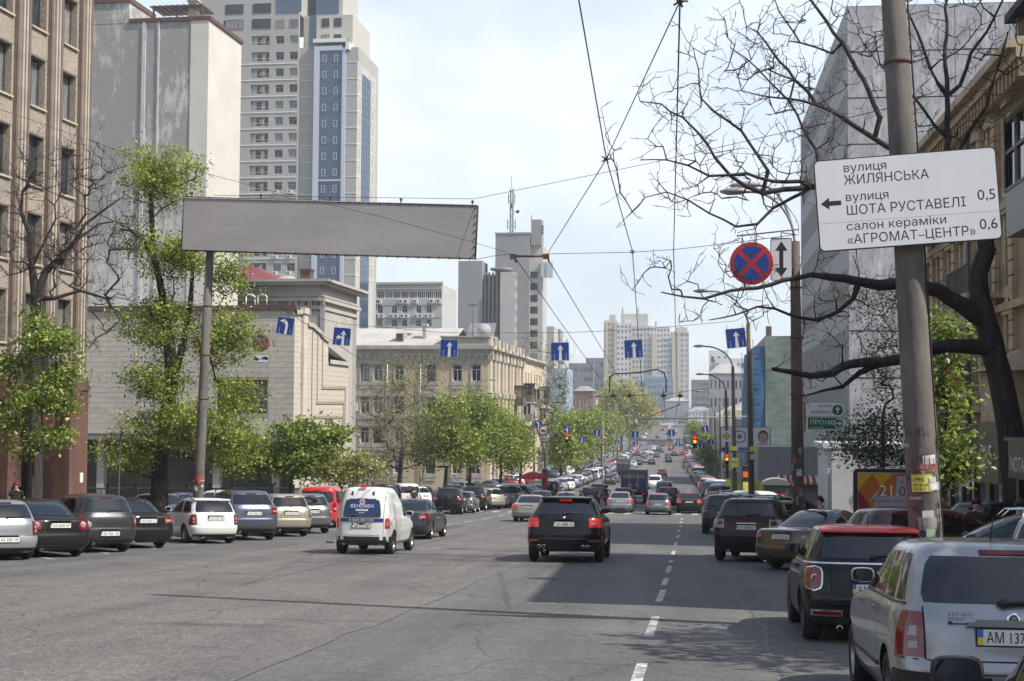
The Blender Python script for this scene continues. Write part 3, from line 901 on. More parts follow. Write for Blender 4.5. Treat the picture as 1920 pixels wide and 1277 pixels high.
JOINT = mat('stone_joint',(0.33,0.305,0.27),0.9)
def slab_wall(root,f,W,z0,z1,ch,cw,skip=(),limit=300,seed=1,c0=0.0):
 """courses of stone slabs with recessed joints; the first ones single, the rest joined"""
 rnd = random.Random(seed)
 rest = {0: MB(f),1: MB(f),2: MB(f)}
 cache,n = {},0
 mats = (STONE,STONE2,STONE3)
 z = z1
 row = 0
 while z-ch > z0-1e-3:
  a = -(row % 2)*cw*0.5
  while a < W:
   x0,x1 = max(a,0)+0.008,min(a+cw,W)-0.008
   a += cw
   if x1-x0 < 0.15: continue
   hit_ = [s for s in skip if s[0] < x1 and s[1] > x0 and s[2] < z and s[3] > z-ch]
   if hit_:
    s = hit_[0]
    if s[0]-x0 > 0.15: x1 = s[0]
    elif x1-s[1] > 0.15: x0 = s[1]
    else: continue
   k = rnd.choice((0,0,0,1,2));dp = rnd.choice((0.014,0.016,0.019))
   if n < limit:
    key = (round(x1-x0,3),k,dp)
    if key not in cache:
     m = MB();m.box(0,x1-x0,-dp,0,0.008,ch-0.008);cache[key] = m.mesh('stone_slab',mats[k])
    f.put('stone_slab',cache[key],root,x0,z-ch,c0)
   else: rest[k].box(x0,x1,z-ch+0.008,z-0.008,c0,c0+dp)
   n += 1
  z -= ch;row += 1
 for k in rest:
  if rest[k].f:
   o = rest[k].build('stone_cladding',mats[k],root);o['kind'] = 'stuff'
def build_hall():
 Y = 90
 root = brooot('stone_hall','windowless pale limestone hall with stepped relief lines and a brown roof edge',550,Y,-1.8)
 z0 = root.location.z
 H = zat(581,Y,550)-z0
 W = 27.0
 f = Face(-W,0,0)
 Y2 = 15.0
 zlow = zat(816,Y,400)-z0
 wx0,wx1,wz0,wz1 = W+(462-550)/29.5-2.2,W+(498-550)/29.5,zat(775,Y,480)-z0,zat(712,Y,480)-z0
 mb = MB();rect_wall(mb,f,W,zlow,H,[(wx0,wx1,wz0,wz1),(5.2,7.2,wz0,wz1)],0.5);mb.build('wall',JOINT,root)
 slab_wall(root,f,W,zlow,H,0.335,1.15,skip=[(wx0-0.1,wx1+0.1,wz0-0.1,wz1+0.1),(0,11,0,99),(5,7.4,wz0,wz1)],seed=3)
 big = window_mesh(wx1-wx0,wz1-wz0,BROWNF,3,glass=GLASSW,fw=0.12,split=True)
 for c in ((wx0+wx1)/2,6.2):
  o = f.put('window',big[0],root,c,wz0,-0.4);place('pane',big[1],o)
 t = MB(f);t.box(-0.1,W+0.15,H,H+0.30,-0.3,0.15);t.build('roof_trim',BRTRIM,root)
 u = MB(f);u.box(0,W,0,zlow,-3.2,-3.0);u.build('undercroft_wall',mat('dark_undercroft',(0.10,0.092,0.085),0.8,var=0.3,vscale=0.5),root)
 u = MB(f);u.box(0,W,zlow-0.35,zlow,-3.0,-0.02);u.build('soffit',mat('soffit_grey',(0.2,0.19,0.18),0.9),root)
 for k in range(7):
  u = MB(f);u.box(1.4+k*4,1.9+k*4,0,zlow-0.35,-1.2,-0.7);u.build('column',STONE2,root)
 g = Face(0,0,90);L = 16.2
 def a_(px):                                   # px on the lit side -> metres along
  X = root.location.x
  t_ = 0.0
  lo_,hi_ = 0.0,40.0
  for _ in range(30):
   m = (lo_+hi_)/2
   w = root.matrix_basis @ Vector((0,m,0))
   q = CROT.transposed() @ (Vector((w.x,w.y,0))-Vector((0,0,0)))
   if CX+F_PX*q.x/-q.z < px: lo_ = m
   else: hi_ = m
  return lo_
 def z_(px,py):
  w = root.matrix_basis @ Vector((0,a_(px),0))
  return pt(px,py,w.y).z-z0
 prof = [(0,H),(a_(568),z_(568,582)),(a_(568),z_(568,582)),(a_(574),z_(574,604)),(a_(582),z_(582,606)),(a_(596),z_(596,619)),(a_(606),z_(606,630)),(a_(614),z_(614,635)),
   (a_(614)+0.01,z_(614,674)),(a_(652),z_(652,679))]
 LL = a_(652)
 w = MB(g)
 w.face([(a,z,0) for a,z in [(LL,0),(0,0)]+prof])
 w.build('side_wall',STONE3,root)
 cp = MB(g)
 for (a,z),(a2,z2) in zip(prof[:-1],prof[1:]):
  if abs(a2-a) < 0.3: continue
  n = 1
  cp.face([(a,z,0.16),(a2,z2,0.16),(a2,z2-0.28,0.16),(a,z-0.28,0.16)])
  cp.face([(a,z,0.16),(a2,z2,0.16),(a2,z2,-1.2),(a,z,-1.2)])
  cp.face([(a,z-0.28,0.16),(a2,z2-0.28,0.16),(a2,z2-0.28,0),(a,z-0.28,0)])
 cp.build('coping',STONE2,root)
 pb = MB(g);pb.box(a_(562),a_(569),0,z_(566,582)+0.1,0.0,0.22);pb.box(a_(562)-0.1,a_(569)+0.1,z_(566,582)-0.25,z_(566,582)+0.15,0,0.3);pb.build('pilaster',STONE3,root)
 slab_rows = MB(g)
 z = H-0.335
 def top_at(a):
  for (a1,z1),(a2,z2) in zip(prof[:-1],prof[1:]):
   if a1 <= a <= a2: return z1+(z2-z1)*((a-a1)/max(1e-6,a2-a1))
  return prof[-1][1]
 cnt = 0;cw = 1.15
 cache = {}
 row = 0
 while z > 0.3:
  a = -(row % 2)*cw/2
  while a < LL:
   x0,x1 = max(a,0)+0.008,min(a+cw,LL)-0.008
   a += cw
   if x1-x0 < 0.1 or min(top_at(x0),top_at(x1)) < z+0.335+0.02: continue
   if a_(562)-0.2 < (x0+x1)/2 < a_(569)+0.1: continue
   key = round(x1-x0,3)
   if key not in cache:
    m = MB();m.box(0,x1-x0,-0.02,0,0.008,0.327);cache[key] = m.mesh('stone_slab',STONE3)
   g.put('stone_slab',cache[key],root,x0,z,0.0);cnt += 1
  z -= 0.335;row += 1
 rl = MB(g)
 def relief(p):
  pts = [(a_(x),z_(x,y)) for x,y in p]
  for (a1,z1),(a2,z2) in zip(pts[:-1],pts[1:]):
   if abs(a1-a2) < 0.5: rl.box(a1-0.07,a1+0.07,min(z1,z2),max(z1,z2),0.0,0.07)
   else:
    rl.face([(a1,z1-0.09,0.075),(a2,z2-0.09,0.075),(a2,z2+0.09,0.075),(a1,z1+0.09,0.075)])
    rl.face([(a1,z1-0.09,0.075),(a2,z2-0.09,0.075),(a2,z2-0.09,0),(a1,z1-0.09,0)])
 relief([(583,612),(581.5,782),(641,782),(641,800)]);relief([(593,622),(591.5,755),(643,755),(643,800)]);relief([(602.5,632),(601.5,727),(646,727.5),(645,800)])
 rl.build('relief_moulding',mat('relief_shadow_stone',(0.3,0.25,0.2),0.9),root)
 rf = MB();rf.face([(-W,0,H),(0,0,H),(0,prof[1][0],H),(-W,prof[1][0],H)]);rf.face([(-W,prof[1][0],H-1),(0,prof[1][0],H-1),(0,LL,prof[-1][1]),(-W,LL,prof[-1][1])])
 rf.face([(-W,LL,0),(0,LL,0),(0,LL,prof[-1][1]),(-W,LL,prof[-1][1])]);rf.face([(-W,0,0),(-W,LL,0),(-W,LL,H),(-W,0,H)])
 rf.build('roof',ROOFM,root)
 for k in range(2):
  h = MB();c = -2.35-0.8*k
  h.path([(c-0.3,0.5,H+0.3),(c-0.3,0.5,H+0.9),(c-0.15,0.5,H+1.05),(c+0.15,0.5,H+1.05),(c+0.3,0.5,H+0.9),(c+0.3,0.5,H+0.3)],0.04)
  h.build('roof_hoop',PLATE,root)
build_hall()
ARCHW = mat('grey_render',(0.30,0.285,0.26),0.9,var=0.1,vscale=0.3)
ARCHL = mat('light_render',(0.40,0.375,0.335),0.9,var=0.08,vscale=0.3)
def cornice(f,a0,a1,z,steps,mtl,root,name='cornice'):
 m = MB(f)
 for dz0,dz1,c in steps: m.box(a0-c*0.6,a1+c,z+dz0,z+dz1,-0.05,c)
 return m.build(name,mtl,root)
def build_arches():
 Y = 122
 root = brooot('arcaded_building','grey building with three round arched windows and a red metal roof',599,Y,-1.8)
 z0 = root.location.z
 H = zat(524,Y,590)-z0
 W = 22
 sh = shell(root,'wall',W,12,H-0.1,ARCHW)
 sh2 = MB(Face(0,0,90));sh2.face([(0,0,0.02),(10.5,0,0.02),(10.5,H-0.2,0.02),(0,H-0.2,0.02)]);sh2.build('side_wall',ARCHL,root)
 f = Face(-W,0,0);g = Face(0,0,90)
 st = [(-0.25,0.0,0.95),(-0.5,-0.25,0.7),(-1.5,-1.35,0.25),(-1.9,-1.6,0.35),(-2.6,-2.3,0.15)]
 cornice(f,0,W,H,st,ARCHW,root);cornice(g,0,12,H,st,ARCHL,root)
 sc = 22.0
 for px in (531,558,583):
  a = W+(px-599)/sc
  zc = zat(573,Y,px)-z0
  ring = MB(f)
  n = 14
  for k in range(n):
   t0,t1 = math.pi*k/n,math.pi*(k+1)/n
   for r0,r1,c in ((0.72,0.95,0.12),(0.95,1.12,0.2)):
    q = [(a+r*math.cos(t),zc+r*math.sin(t)) for r,t in ((r0,t0),(r1,t0),(r1,t1),(r0,t1))]
    ring.face([(x,z,c) for x,z in q])
    ring.face([(q[0][0],q[0][1],c),(q[3][0],q[3][1],c),(q[3][0],q[3][1],0),(q[0][0],q[0][1],0)])
    ring.face([(q[1][0],q[1][1],c),(q[2][0],q[2][1],c),(q[2][0],q[2][1],0),(q[1][0],q[1][1],0)])
  for sgn in (-1,1): ring.box(a+sgn*0.92-0.2,a+sgn*0.92+0.2,zc-6,zc,0,0.16)
  o = ring.build('arch',ARCHW,root)
  gl = MB(f);gl.face([(a+0.72*math.cos(math.pi*k/n),zc+0.72*math.sin(math.pi*k/n),0.03) for k in range(n+1)]+[(a-0.72,zc-0.5,0.03),(a+0.72,zc-0.5,0.03)])
  gl.build('pane',GLASSM,o)
  fr = MB(f)
  for k in (-0.24,0.24): fr.box(a+k-0.04,a+k+0.04,zc-0.5,zc+0.66,0.03,0.09)
  fr.box(a-0.72,a+0.72,zc-0.08,zc,0.03,0.09);fr.build('glazing_bar',RIBL,o)
  p = MB(f);p.box(a-0.55,a+0.55,zc-2.4,zc-0.9,0,0.08);p.box(a-0.35,a+0.35,zc-2.2,zc-1.1,0.08,0.14);p.build('panel',ARCHW,o)
 RED = mat('red_metal_roof',(0.19,0.04,0.045),0.5,var=0.12,vscale=0.5)
 rm = MB()
 rx1,rx0,rz = -1.8,-20,1.5
 rm.face([(rx0,1,H),(rx1-2.0,1,H),(rx1-6,5,H+1.7),(rx0,5,H+1.7)]);rm.face([(rx1-2,1,H),(rx1-2,10,H),(rx1-6,6,H+1.7),(rx1-6,5,H+1.7)])
 rm.face([(rx0,10,H),(rx1-2,10,H),(rx1-6,6,H+1.7),(rx0,6,H+1.7)])
 for k in range(50): rm.box(rx0+k*0.27,rx0+k*0.27+0.06,1.0,1.1,H,H+0.06)
 rm.build('roof',RED,root)
 v = MB();v.lathe([(0.0,0.5),(0.5,0.45),(1.0,0.15),(1.1,0)],(-3.4,1.2,H),14);v.build('skylight',ROOFM,root)
 v = MB();v.box(-2.2,-1.3,1.0,2.0,H,H+0.9);v.box(-2.3,-1.2,0.9,2.1,H+0.9,H+1.05);v.build('chimney',BRTRIM,root)
build_arches()
OFFW = mat('pale_grey_render',(0.40,0.40,0.385),0.9,var=0.09,vscale=0.2)
def build_pale():
 Y = 300
 root = brooot('office_building','pale grey office block with a top ribbon window and air conditioners under every window',827,Y,-1.8)
 z0 = root.location.z;s = 8.9
 H = zat(533,Y,800)-z0
 W = 24
 f = Face(-W,0,0)
 def A(px): return W+(px-827)/s
 def Z(py): return zat(py,Y,760)-z0
 ops = []
 wins = [(688,1.1),(707,1.1),(735,1.1),(755,1.1),(782,1.1),(802,1.1)]
 for zb,zt in ((587,573),(612,600),(640,627)):
  for px,w in wins: ops.append((A(px)-0.6,A(px)+0.6,Z(zb),Z(zt)))
 rib = (A(684),A(826),Z(560),Z(546))
 mb = MB();rect_wall(mb,f,W,0,H,ops+[rib],0.35)
 mb.face([(0,0,0),(0,16,0),(0,16,H),(0,0,H)]);mb.face([(-W,0,H),(0,0,H),(0,16,H),(-W,16,H)])
 mb.face([(-W,16,0),(0,16,0),(0,16,H),(-W,16,H)])
 mb.build('wall',OFFW,root)
 for k,o in enumerate(ops):
  f.put('window',window_mesh(1.2,o[3]-o[2],WHITEF,2,glass=GLASSM,transom=0.5,fw=0.09),root,(o[0]+o[1])/2,o[2],-0.3)
  if k < 6:
   for d in (-0.45,0.5): f.put('air_conditioner',ACM,root,(o[0]+o[1])/2+d,o[2]-1.0,0.03,(1.1,1,1.3))
 for k in range(9):
  w = (rib[1]-rib[0])/9
  f.put('window',window_mesh(w,rib[3]-rib[2],WHITEF,4,glass=GLASSM,fw=0.12),root,rib[0]+w*(k+0.5),rib[2],-0.3)
 for px in (686,702,706,748,758,776,808,821): f.put('air_conditioner',ACM,root,A(px),Z(569),0.03,(1.2,1,1.5))
 c = MB(f);c.box(0,W+0.2,H,H+0.5,-0.3,0.3);c.box(0,W,Z(541)-0.1,Z(541)+0.1,0,0.15);c.build('cornice',ARCHL,root)
 l = MB(f)
 for zz in (572,595): l.box(0,W,Z(zz)-0.06,Z(zz)+0.06,0,0.06)
 l.build('string_course',ARCHW,root)
build_pale()
YELW = mat('ochre_plaster',(0.50,0.405,0.265),0.9,var=0.16,vscale=0.3,col2=(0.40,0.33,0.235),lo=0.3,hi=0.6)
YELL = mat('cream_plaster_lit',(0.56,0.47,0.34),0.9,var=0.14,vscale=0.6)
GREYT = mat('soiled_stucco',(0.34,0.315,0.275),0.9,var=0.2,vscale=0.6)
def build_yellow():
 Y = 186
 root = brooot('town_house','old ochre town house with arched frieze, pale sheet roof and stucco window surrounds',915,Y,-1.0)
 z0 = root.location.z;s = 14.35
 W,D = 32,62
 f = Face(-W,0,0);g = Face(0,0,90)
 def A(px): return W+(px-915)/s
 def Z(py,px=800): return zat(py,Y,px)-z0
 H = Z(652)
 cols = [679,704,745,806,856,892,650]
 rows = [(715,684),(776,743),(832,801),(888,862)]
 ops = [(A(c)-0.62,A(c)+0.62,Z(r[0]),Z(r[1])) for c in cols for r in rows]
 mb = MB();rect_wall(mb,f,W,0,H,ops,0.4)
 mb.face([(-W,0,0),(-W,D,0),(-W,D,H),(-W,0,H)]);mb.face([(-W,D,0),(0,D,0),(0,D,H),(-W,D,H)])
 mb.build('wall',YELW,root)
 sm = MB();sm.box(-0.85,0.85,-0.16,0,-0.5,-0.05);sm.box(-0.8,-0.63,-0.09,0,-0.05,2.3);sm.box(0.63,0.8,-0.09,0,-0.05,2.3);sm.box(-0.85,0.85,-0.18,0,2.25,2.8);sm.box(-0.7,0.7,-0.12,0,-0.95,-0.5)
 sm = sm.mesh('window_surround',GREYT)
 for k,o in enumerate(ops):
  w = put_window(f,root,(o[0]+o[1])/2,o[2],1.24,o[3]-o[2],-0.3,WHITEF if k % 3 else DARKF,cols=2,transom=0.6,fw=0.1,glass=GLASSM,split=True)
  place('window_surround',sm,w,(0,-0.3,0))
 cornice(f,0,W,H,[(-0.2,0.25,0.7),(-0.5,-0.2,0.45),(-0.75,-0.5,0.25)],GREYT,root)
 cornice(f,0,W,Z(786),[(0,0.35,0.25)],GREYT,root,'string_course');cornice(f,0,W,Z(846),[(0,0.3,0.25)],GREYT,root,'string_course')
 cb = MB(f)
 k = 0
 a = 0.5
 while a < W:
  cb.box(a,a+0.38,H-1.55,H-0.75,0,0.22);cb.box(a+0.38,a+0.85,H-1.05,H-0.75,0,0.2)
  cb.box(a+0.08,a+0.3,H-1.9,H-1.55,0,0.16);a += 0.85
 o = cb.build('corbel_frieze',GREYT,root);o['kind'] = 'stuff'
 for px,hw in ((755,2.3),(875,3.6)):
  r_ = MB(f);zc,a = Z(684 if px < 800 else 676),A(px)
  for q in range(12):
   t0,t1 = math.pi*(0.12+0.76*q/12),math.pi*(0.12+0.76*(q+1)/12)
   for (ra,rb) in ((1.0,1.1),):
    r_.face([(a+hw*m*math.cos(t),zc+0.9*m*math.sin(t),0.1) for m,t in ((ra,t0),(rb,t0),(rb,t1),(ra,t1))])
  r_.build('blind_arch',GREYT,root)
 for px in (722,786):
  d = MB(f);d.tube((A(px),0,0.15),(A(px),H,0.15),0.08,n=8);d.build('downpipe',mat('zinc',(0.3,0.31,0.32),0.4,0.6),root)
 HS = H
 gops = []
 for k in range(16):
  a = 2.0+k*3.5
  for (r0,h) in ((Z(715),2.3),(Z(776),2.4),(Z(832),2.2)): gops.append((a,a+1.2,r0,r0+h))
 mb = MB();rect_wall(mb,g,D,0,HS,gops,0.4);mb.build('street_wall',YELL,root)
 for o in gops: put_window(g,root,(o[0]+o[1])/2,o[2],1.2,o[3]-o[2],-0.3,DARKF,cols=2,transom=0.6,fw=0.1,glass=GLASSM)
 for k in range(10):
  a = 0.0+k*3.5+0.55
  p = MB(Face(0,0,90));p.box(-0.45,0.45,0,HS-0.4,0,0.32);p.box(-0.6,0.6,HS-1.5,HS-0.2,0,0.55);p.box(-0.75,0.75,HS-0.2,HS+0.25,0,0.9)
  p.box(-0.6,0.6,Z(745),Z(735),0.0,0.5);p.box(-0.5,0.5,HS+0.25,HS+1.3,-0.5,0.4)
  p.build('pilaster',YELL if k % 2 == 0 else GREYT,root,loc=g(a,0,0))
  ar = MB(Face(0,0,90))
  for q in range(8):
   t0,t1 = math.pi*q/8,math.pi*(q+1)/8
   ar.face([(1.75+m*math.cos(t),Z(690)+m*math.sin(t)+0.2,0.12) for m,t in ((0.7,t0),(0.95,t0),(0.95,t1),(0.7,t1))])
  ar.build('window_arch',GREYT,root,loc=g(a,0,0))
 cornice(g,0,D,HS,[(-0.1,0.2,0.6),(-0.4,-0.1,0.35)],YELL,root)
 bw = mat('weathered_boards',(0.10,0.075,0.06),0.85,var=0.35,vscale=1.2)
 for k,(a,zz,closed) in enumerate(((23,756,1),(23,812,0),(33.5,748,1),(33.5,790,1),(33.5,846,1),(45,756,1),(45,804,0),(12,800,0),(54,750,1),(54,800,1))):
  z = Z(zz)
  b = MB(g);b.box(a,a+3.6,z-0.15,z,0,1.5);b.box(a,a+3.6,z,z+1.0,1.42,1.5);b.box(a,a+0.08,z,z+1,0,1.42);b.box(a+3.52,a+3.6,z,z+1,0,1.42)
  o = b.build('balcony',bw if k % 2 == 0 else mat('balcony_grey',(0.22,0.2,0.18),0.85,var=0.3,vscale=1.0),root)
  if closed:
   e = MB(g)
   for q in range(7): e.box(a+q*0.58,a+q*0.58+0.1,z+1,z+2.7,1.4,1.5)
   for q in range(3): e.box(a,a+0.08,z+1,z+2.7,0.1+q*0.6,0.2+q*0.6)
   e.box(a-0.15,a+3.75,z+2.7,z+2.82,0,1.75);e.box(a,a+3.6,z+1.9,z+1.98,1.4,1.49);e.build('balcony_glazing_frame',WHITEF if k % 2 else bw,o)
   p = MB(g);p.box(a+0.02,a+3.58,z+1,z+2.7,0.05,1.44);p.build('pane',GLASSM,o)
 RS = mat('roof_sheet_pale',(0.42,0.40,0.37),0.6,var=0.15,vscale=0.3)
 for k in range(40):
  x0 = -W+k*0.8
  if x0 > -5.2: break
  r_ = MB();r_.box(x0,x0+0.77,0.0,0.6,H+0.12,H+0.2) if False else None
  r_.face([(x0,-0.4,H+0.32),(x0+0.77,-0.4,H+0.32),(x0+0.77,9,H+3.1),(x0,9,H+3.1)])
  r_.face([(x0,-0.4,H+0.32),(x0+0.02,-0.4,H+0.40),(x0+0.02,9,H+3.18),(x0,9,H+3.1)])
  r_.face([(x0,-0.4,H+0.26),(x0+0.77,-0.4,H+0.26),(x0+0.77,-0.4,H+0.32),(x0,-0.4,H+0.32)])
  r_.build('roof_sheet',RS,root)
 r_ = MB();r_.box(-W,0,9,D,H,H+3.1) if False else r_.face([(-W,9,H+3.1),(-5,9,H+3.1),(-5,18,H+0.3),(-W,18,H+0.3)]);r_.face([(-W,0,H),(0,0,H),(0,D,H),(-W,D,H)]);r_.build('roof',ROOFM,root)
 p = MB();p.box(-6.2,0.1,-0.3,6,H+0.25,H+1.35);p.box(-6.4,0.3,-0.5,6,H+1.35,H+1.55);p.build('parapet',GREYT,root)
 d = MB();d.box(-W+A(733),-W+A(748),1.5,4,H+0.9,H+2.0);d.face([(-W+A(731),1.2,H+2.0),(-W+A(750),1.2,H+2.2),(-W+A(757),6,H+2.7),(-W+A(738),6,H+2.7)]);d.build('dormer',GREYT,root)
 lv = MB();
 for q in range(5): lv.box(-W+A(734.5),-W+A(746.5),1.42,1.5,H+1.0+q*0.19,H+1.1+q*0.19)
 lv.build('dormer_louvre',BRTRIM,root)
 c = MB();c.box(-W+A(780),-W+A(786),3,4,H+1.2,H+3.1);c.box(-W+A(778),-W+A(789),2.8,4.2,H+3.1,H+3.35);c.build('chimney',RIBL,root)
 SHED = mat('grey_corrugated',(0.16,0.16,0.16),0.7,var=0.2,vscale=0.8)
 h = MB()
 x0,x1 = -W+A(850),-W+A(905)
 n = 26
 for k in range(n):
  xa,xb = x0+(x1-x0)*k/n,x0+(x1-x0)*(k+1)/n;dz = 0.05*(k % 2)
  h.face([(xa,9,H+1.9+dz),(xb,9,H+1.9-dz+0.05),(xb-0.1,12,H+4.0),(xa-0.1,12,H+4.0)])
 h.build('roof_hut',SHED,root)
 h = MB();h.box(x0+0.1,x1-0.1,9.3,14,H,H+2.1);h.build('roof_hut_wall',SHED,root)
 a = MB();a.tube((-W+A(863),9,H),(-W+A(863),9,H+6.6),0.05);a.box(-W+A(863)-0.6,-W+A(863)+0.6,8.95,9.05,H+6.2,H+6.35);a.build('aerial',DARKF,root)
 ds = MB()
 ds.lathe([(0.0,0.0),(0.5,0.1),(0.95,0.4)],(-1.3,4,H+2.5),18,'y');ds.tube((-1.3,4.5,H+1.5),(-1.3,4.5,H+2.9),0.08)
 ds.build('satellite_dish',mat('dish_grey',(.38,.38,.37),.6),root)
 o = f.put('air_conditioner',ACM,root,A(656),Z(776)+0.3,0.02,(1.6,1.2,1.6))
 sgn = MB(f);sgn.box(A(718),A(728),Z(876),Z(868),0.05,0.2);sgn.build('shop_sign',mat('orange_sign',(0.5,0.12,0.03),0.5),root)
 sgn = MB(f);sgn.box(A(718),A(730),Z(890),Z(878),0.05,0.1);sgn.build('shop_window',GLASSW,root)
build_yellow()
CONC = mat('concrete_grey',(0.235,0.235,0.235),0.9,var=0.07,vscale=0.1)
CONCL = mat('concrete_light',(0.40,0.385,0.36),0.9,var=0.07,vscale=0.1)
def build_concrete():
 Y = 400
 root = brooot('concrete_tower','grey concrete slab tower with a dark lattice mast on its roof',985,Y,-1.0)
 z0 = root.location.z;s = 6.7
 def Xp(px): return (px-985)/s
 def Z(py): return zat(py,Y,940)-z0
 mb = MB();mb.box(Xp(853),Xp(899),2,12,0,Z(487));mb.build('left_slab',CONC,root)
 mb = MB();mb.box(Xp(920),Xp(986),6,16,0,Z(434));mb.box(Xp(919),Xp(987),5.8,16.2,Z(434),Z(431));mb.build('main_slab',CONC,root)
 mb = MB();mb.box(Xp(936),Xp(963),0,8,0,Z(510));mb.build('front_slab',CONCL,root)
 mb = MB();mb.box(Xp(899),Xp(936),5,10,0,Z(512));mb.build('recessed_wall',mat('dark_glazing_wall',(0.06,0.07,0.085),0.2),root)
 for k in range(5):
  m = MB();m.box(Xp(901+k*7.5),Xp(904.3+k*7.5),4,5.1,0,Z(508));m.build('fin',CONC,root)
 m = MB();m.lathe([(2.0,0),(3.2,0.3),(3.2,0.8),(0,1.0)],(Xp(934),4,Z(506)),16);m.build('roof_saucer',CONC,root)
 g = Face(Xp(963),0,90)
 ops = [(0.8+i*1.1,1.4+i*1.1,Z(558+22.4*j),Z(558+22.4*j)+1.9) for i in range(6) for j in range(-1,6)]
 m = MB();rect_wall(m,g,8.0,0,Z(512),ops,0.3);m.build('side_wall',CONCL,root)
 for o in ops: g.put('window',window_mesh(0.6,1.9,DARKF,1,glass=GLASSM,fw=0.05),root,(o[0]+o[1])/2,o[2],-0.25)
 m = MB();m.box(Xp(983),Xp(1010),8,18,0,Z(455));m.build('stair_slab',CONCL,root)
 f = Face(Xp(983),8,0)
 for j in range(8):
  m = MB(f);m.box(0.2,2.6,Z(517+22.3*j),Z(517+22.3*j)+1.9,0.02,0.06);m.build('pane',GLASSM,root)
 m = MB();m.box(Xp(988),Xp(1008),7,12,Z(455),Z(406));m.box(Xp(988),Xp(989.5),6.8,7,Z(455),Z(398));m.build('chimney_slab',CONC,root)
 m = MB();m.box(Xp(1007),Xp(1018),7,8,Z(516),Z(487));m.tube((Xp(1007),7.5,Z(500)),(Xp(1030),7.5,Z(500)),0.15);m.box(Xp(1018),Xp(1030),6.8,8.2,Z(516),Z(488));m.build('blank_sign_box',mat('pale_blue_sign',(0.4,0.45,0.5),0.5),root)
 for j in range(3):
  m = MB();m.box(Xp(1008),Xp(1011),7,9,Z(432-6*j),Z(432-6*j)+0.4);m.build('louvre',DARKF,root)
 MR,MW = mat('mast_dark',(0.05,0.045,0.045),0.6),mat('mast_grey',(0.2,0.2,0.2),0.6)
 mast = MB();x0,x1,y0 = Xp(946),Xp(951.5),8
 zt = Z(345)
 for (x,y) in ((x0,y0),(x1,y0),(x0,y0+0.8),(x1,y0+0.8)): mast.tube((x,y,Z(434)),(x,y,zt),0.09)
 k = 0;z = Z(434)
 while z < zt-1:
  mast.mi = k % 2
  mast.tube((x0,y0,z),(x1,y0,z+1.2),0.06);mast.tube((x1,y0,z),(x0,y0,z+1.2),0.06);mast.tube((x0,y0,z),(x1,y0,z),0.09);z += 1.2;k += 1
 mast.tube(((x0+x1)/2,y0,zt),((x0+x1)/2,y0,Z(320)),0.07)
 for zz,d in ((360,0.5),(368,0.5),(378,-0.3),(410,0.7),(418,0.7)):
  mast.box(x0-d-0.1,x0-d+0.1,y0,y0+0.2,Z(zz)-0.9,Z(zz)+0.9);mast.box(x1+d-0.1,x1+d+0.1,y0,y0+0.2,Z(zz)-0.9,Z(zz)+0.9);mast.tube((x0-d,y0,Z(zz)),(x1+d,y0,Z(zz)),0.06)
 mast.tube((x1,y0,Z(390)),(x1+1.4,y0,Z(390)),0.07);mast.lathe([(0.0,0),(0.55,-0.2)],(x1+1.4,y0,Z(390)),10,'y')
 mast.build('mast',[MR,MW],root)
build_concrete()
def simple_block(name,label,Y,px0,px1,py_top,depth,m,floors=0,ncols=0,fm=None,side=None,wpx=0.5,whr=0.5,roof='flat',rm=None,py_bot=None,bands=None,X=None,gl=None,cat='building'):
 """block seen square on: left px, right px, top py; windows as single parts"""
 x0,x1 = colX(px0,Y),colX(px1,Y)
 zb = gz(Y)-1.0
 root = empty(name,((x0+x1)/2,Y,zb),0,label,cat)
 W = x1-x0;H = zat(py_top,Y,(px0+px1)/2)-zb
 f = Face(-W/2,0,0)
 ops = []
 if floors:
  zlo = (zat(py_bot,Y,px0)-zb) if py_bot else 0.8
  fh = (H-0.8-zlo)/floors;cw = W/ncols
  for j in range(floors):
   for i in range(ncols):
    ops.append((cw*i+cw*(1-wpx)/2,cw*(i+1)-cw*(1-wpx)/2,zlo+fh*j+fh*(1-whr)/2,zlo+fh*(j+1)-fh*(1-whr)/2))
 mb = MB();rect_wall(mb,f,W,0,H,ops,0.3)
 mb.face([(-W/2,0,0),(-W/2,depth,0),(-W/2,depth,H),(-W/2,0,H)]);mb.face([(W/2,0,0),(W/2,depth,0),(W/2,depth,H),(W/2,0,H)])
 mb.face([(-W/2,depth,0),(W/2,depth,0),(W/2,depth,H),(-W/2,depth,H)])
 mb.mi = 1
 if roof == 'flat': mb.face([(-W/2,0,H),(W/2,0,H),(W/2,depth,H),(-W/2,depth,H)])
 else:
  h = roof
  a = [(-W/2-0.3,-0.3,H),(W/2+0.3,-0.3,H),(W/2+0.3,depth+0.3,H),(-W/2-0.3,depth+0.3,H)]
  r0,r1 = (-W/2+min(W,depth)*0.3,depth/2,H+h),(W/2-min(W,depth)*0.3,depth/2,H+h)
  mb.face([a[0],a[1],r1,r0]);mb.face([a[2],a[3],r0,r1]);mb.face([a[1],a[2],r1]);mb.face([a[3],a[0],r0])
 mb.build('wall',[m,rm or ROOFM],root)
 if ops:
  w,h = ops[0][1]-ops[0][0],ops[0][3]-ops[0][2]
  wm = window_mesh(w,h,fm or WHITEF,2 if w < 2.5 else 3,glass=gl or GLASSM,fw=0.1)
  for o in ops: f.put('window',wm,root,(o[0]+o[1])/2,o[2],-0.25)
 if bands:
  for j in range(floors+1):
   b = MB(f);zz = zlo+fh*j;b.box(0,W,zz-0.12,zz+0.12,0,0.12);b.build('floor_band',bands,root)
 return root,f,W,H
FARB = mat('far_beige',(0.44,0.42,0.37),0.9,var=0.05,vscale=0.1)
FARY = mat('far_yellow',(0.48,0.41,0.29),0.9,var=0.05,vscale=0.1)
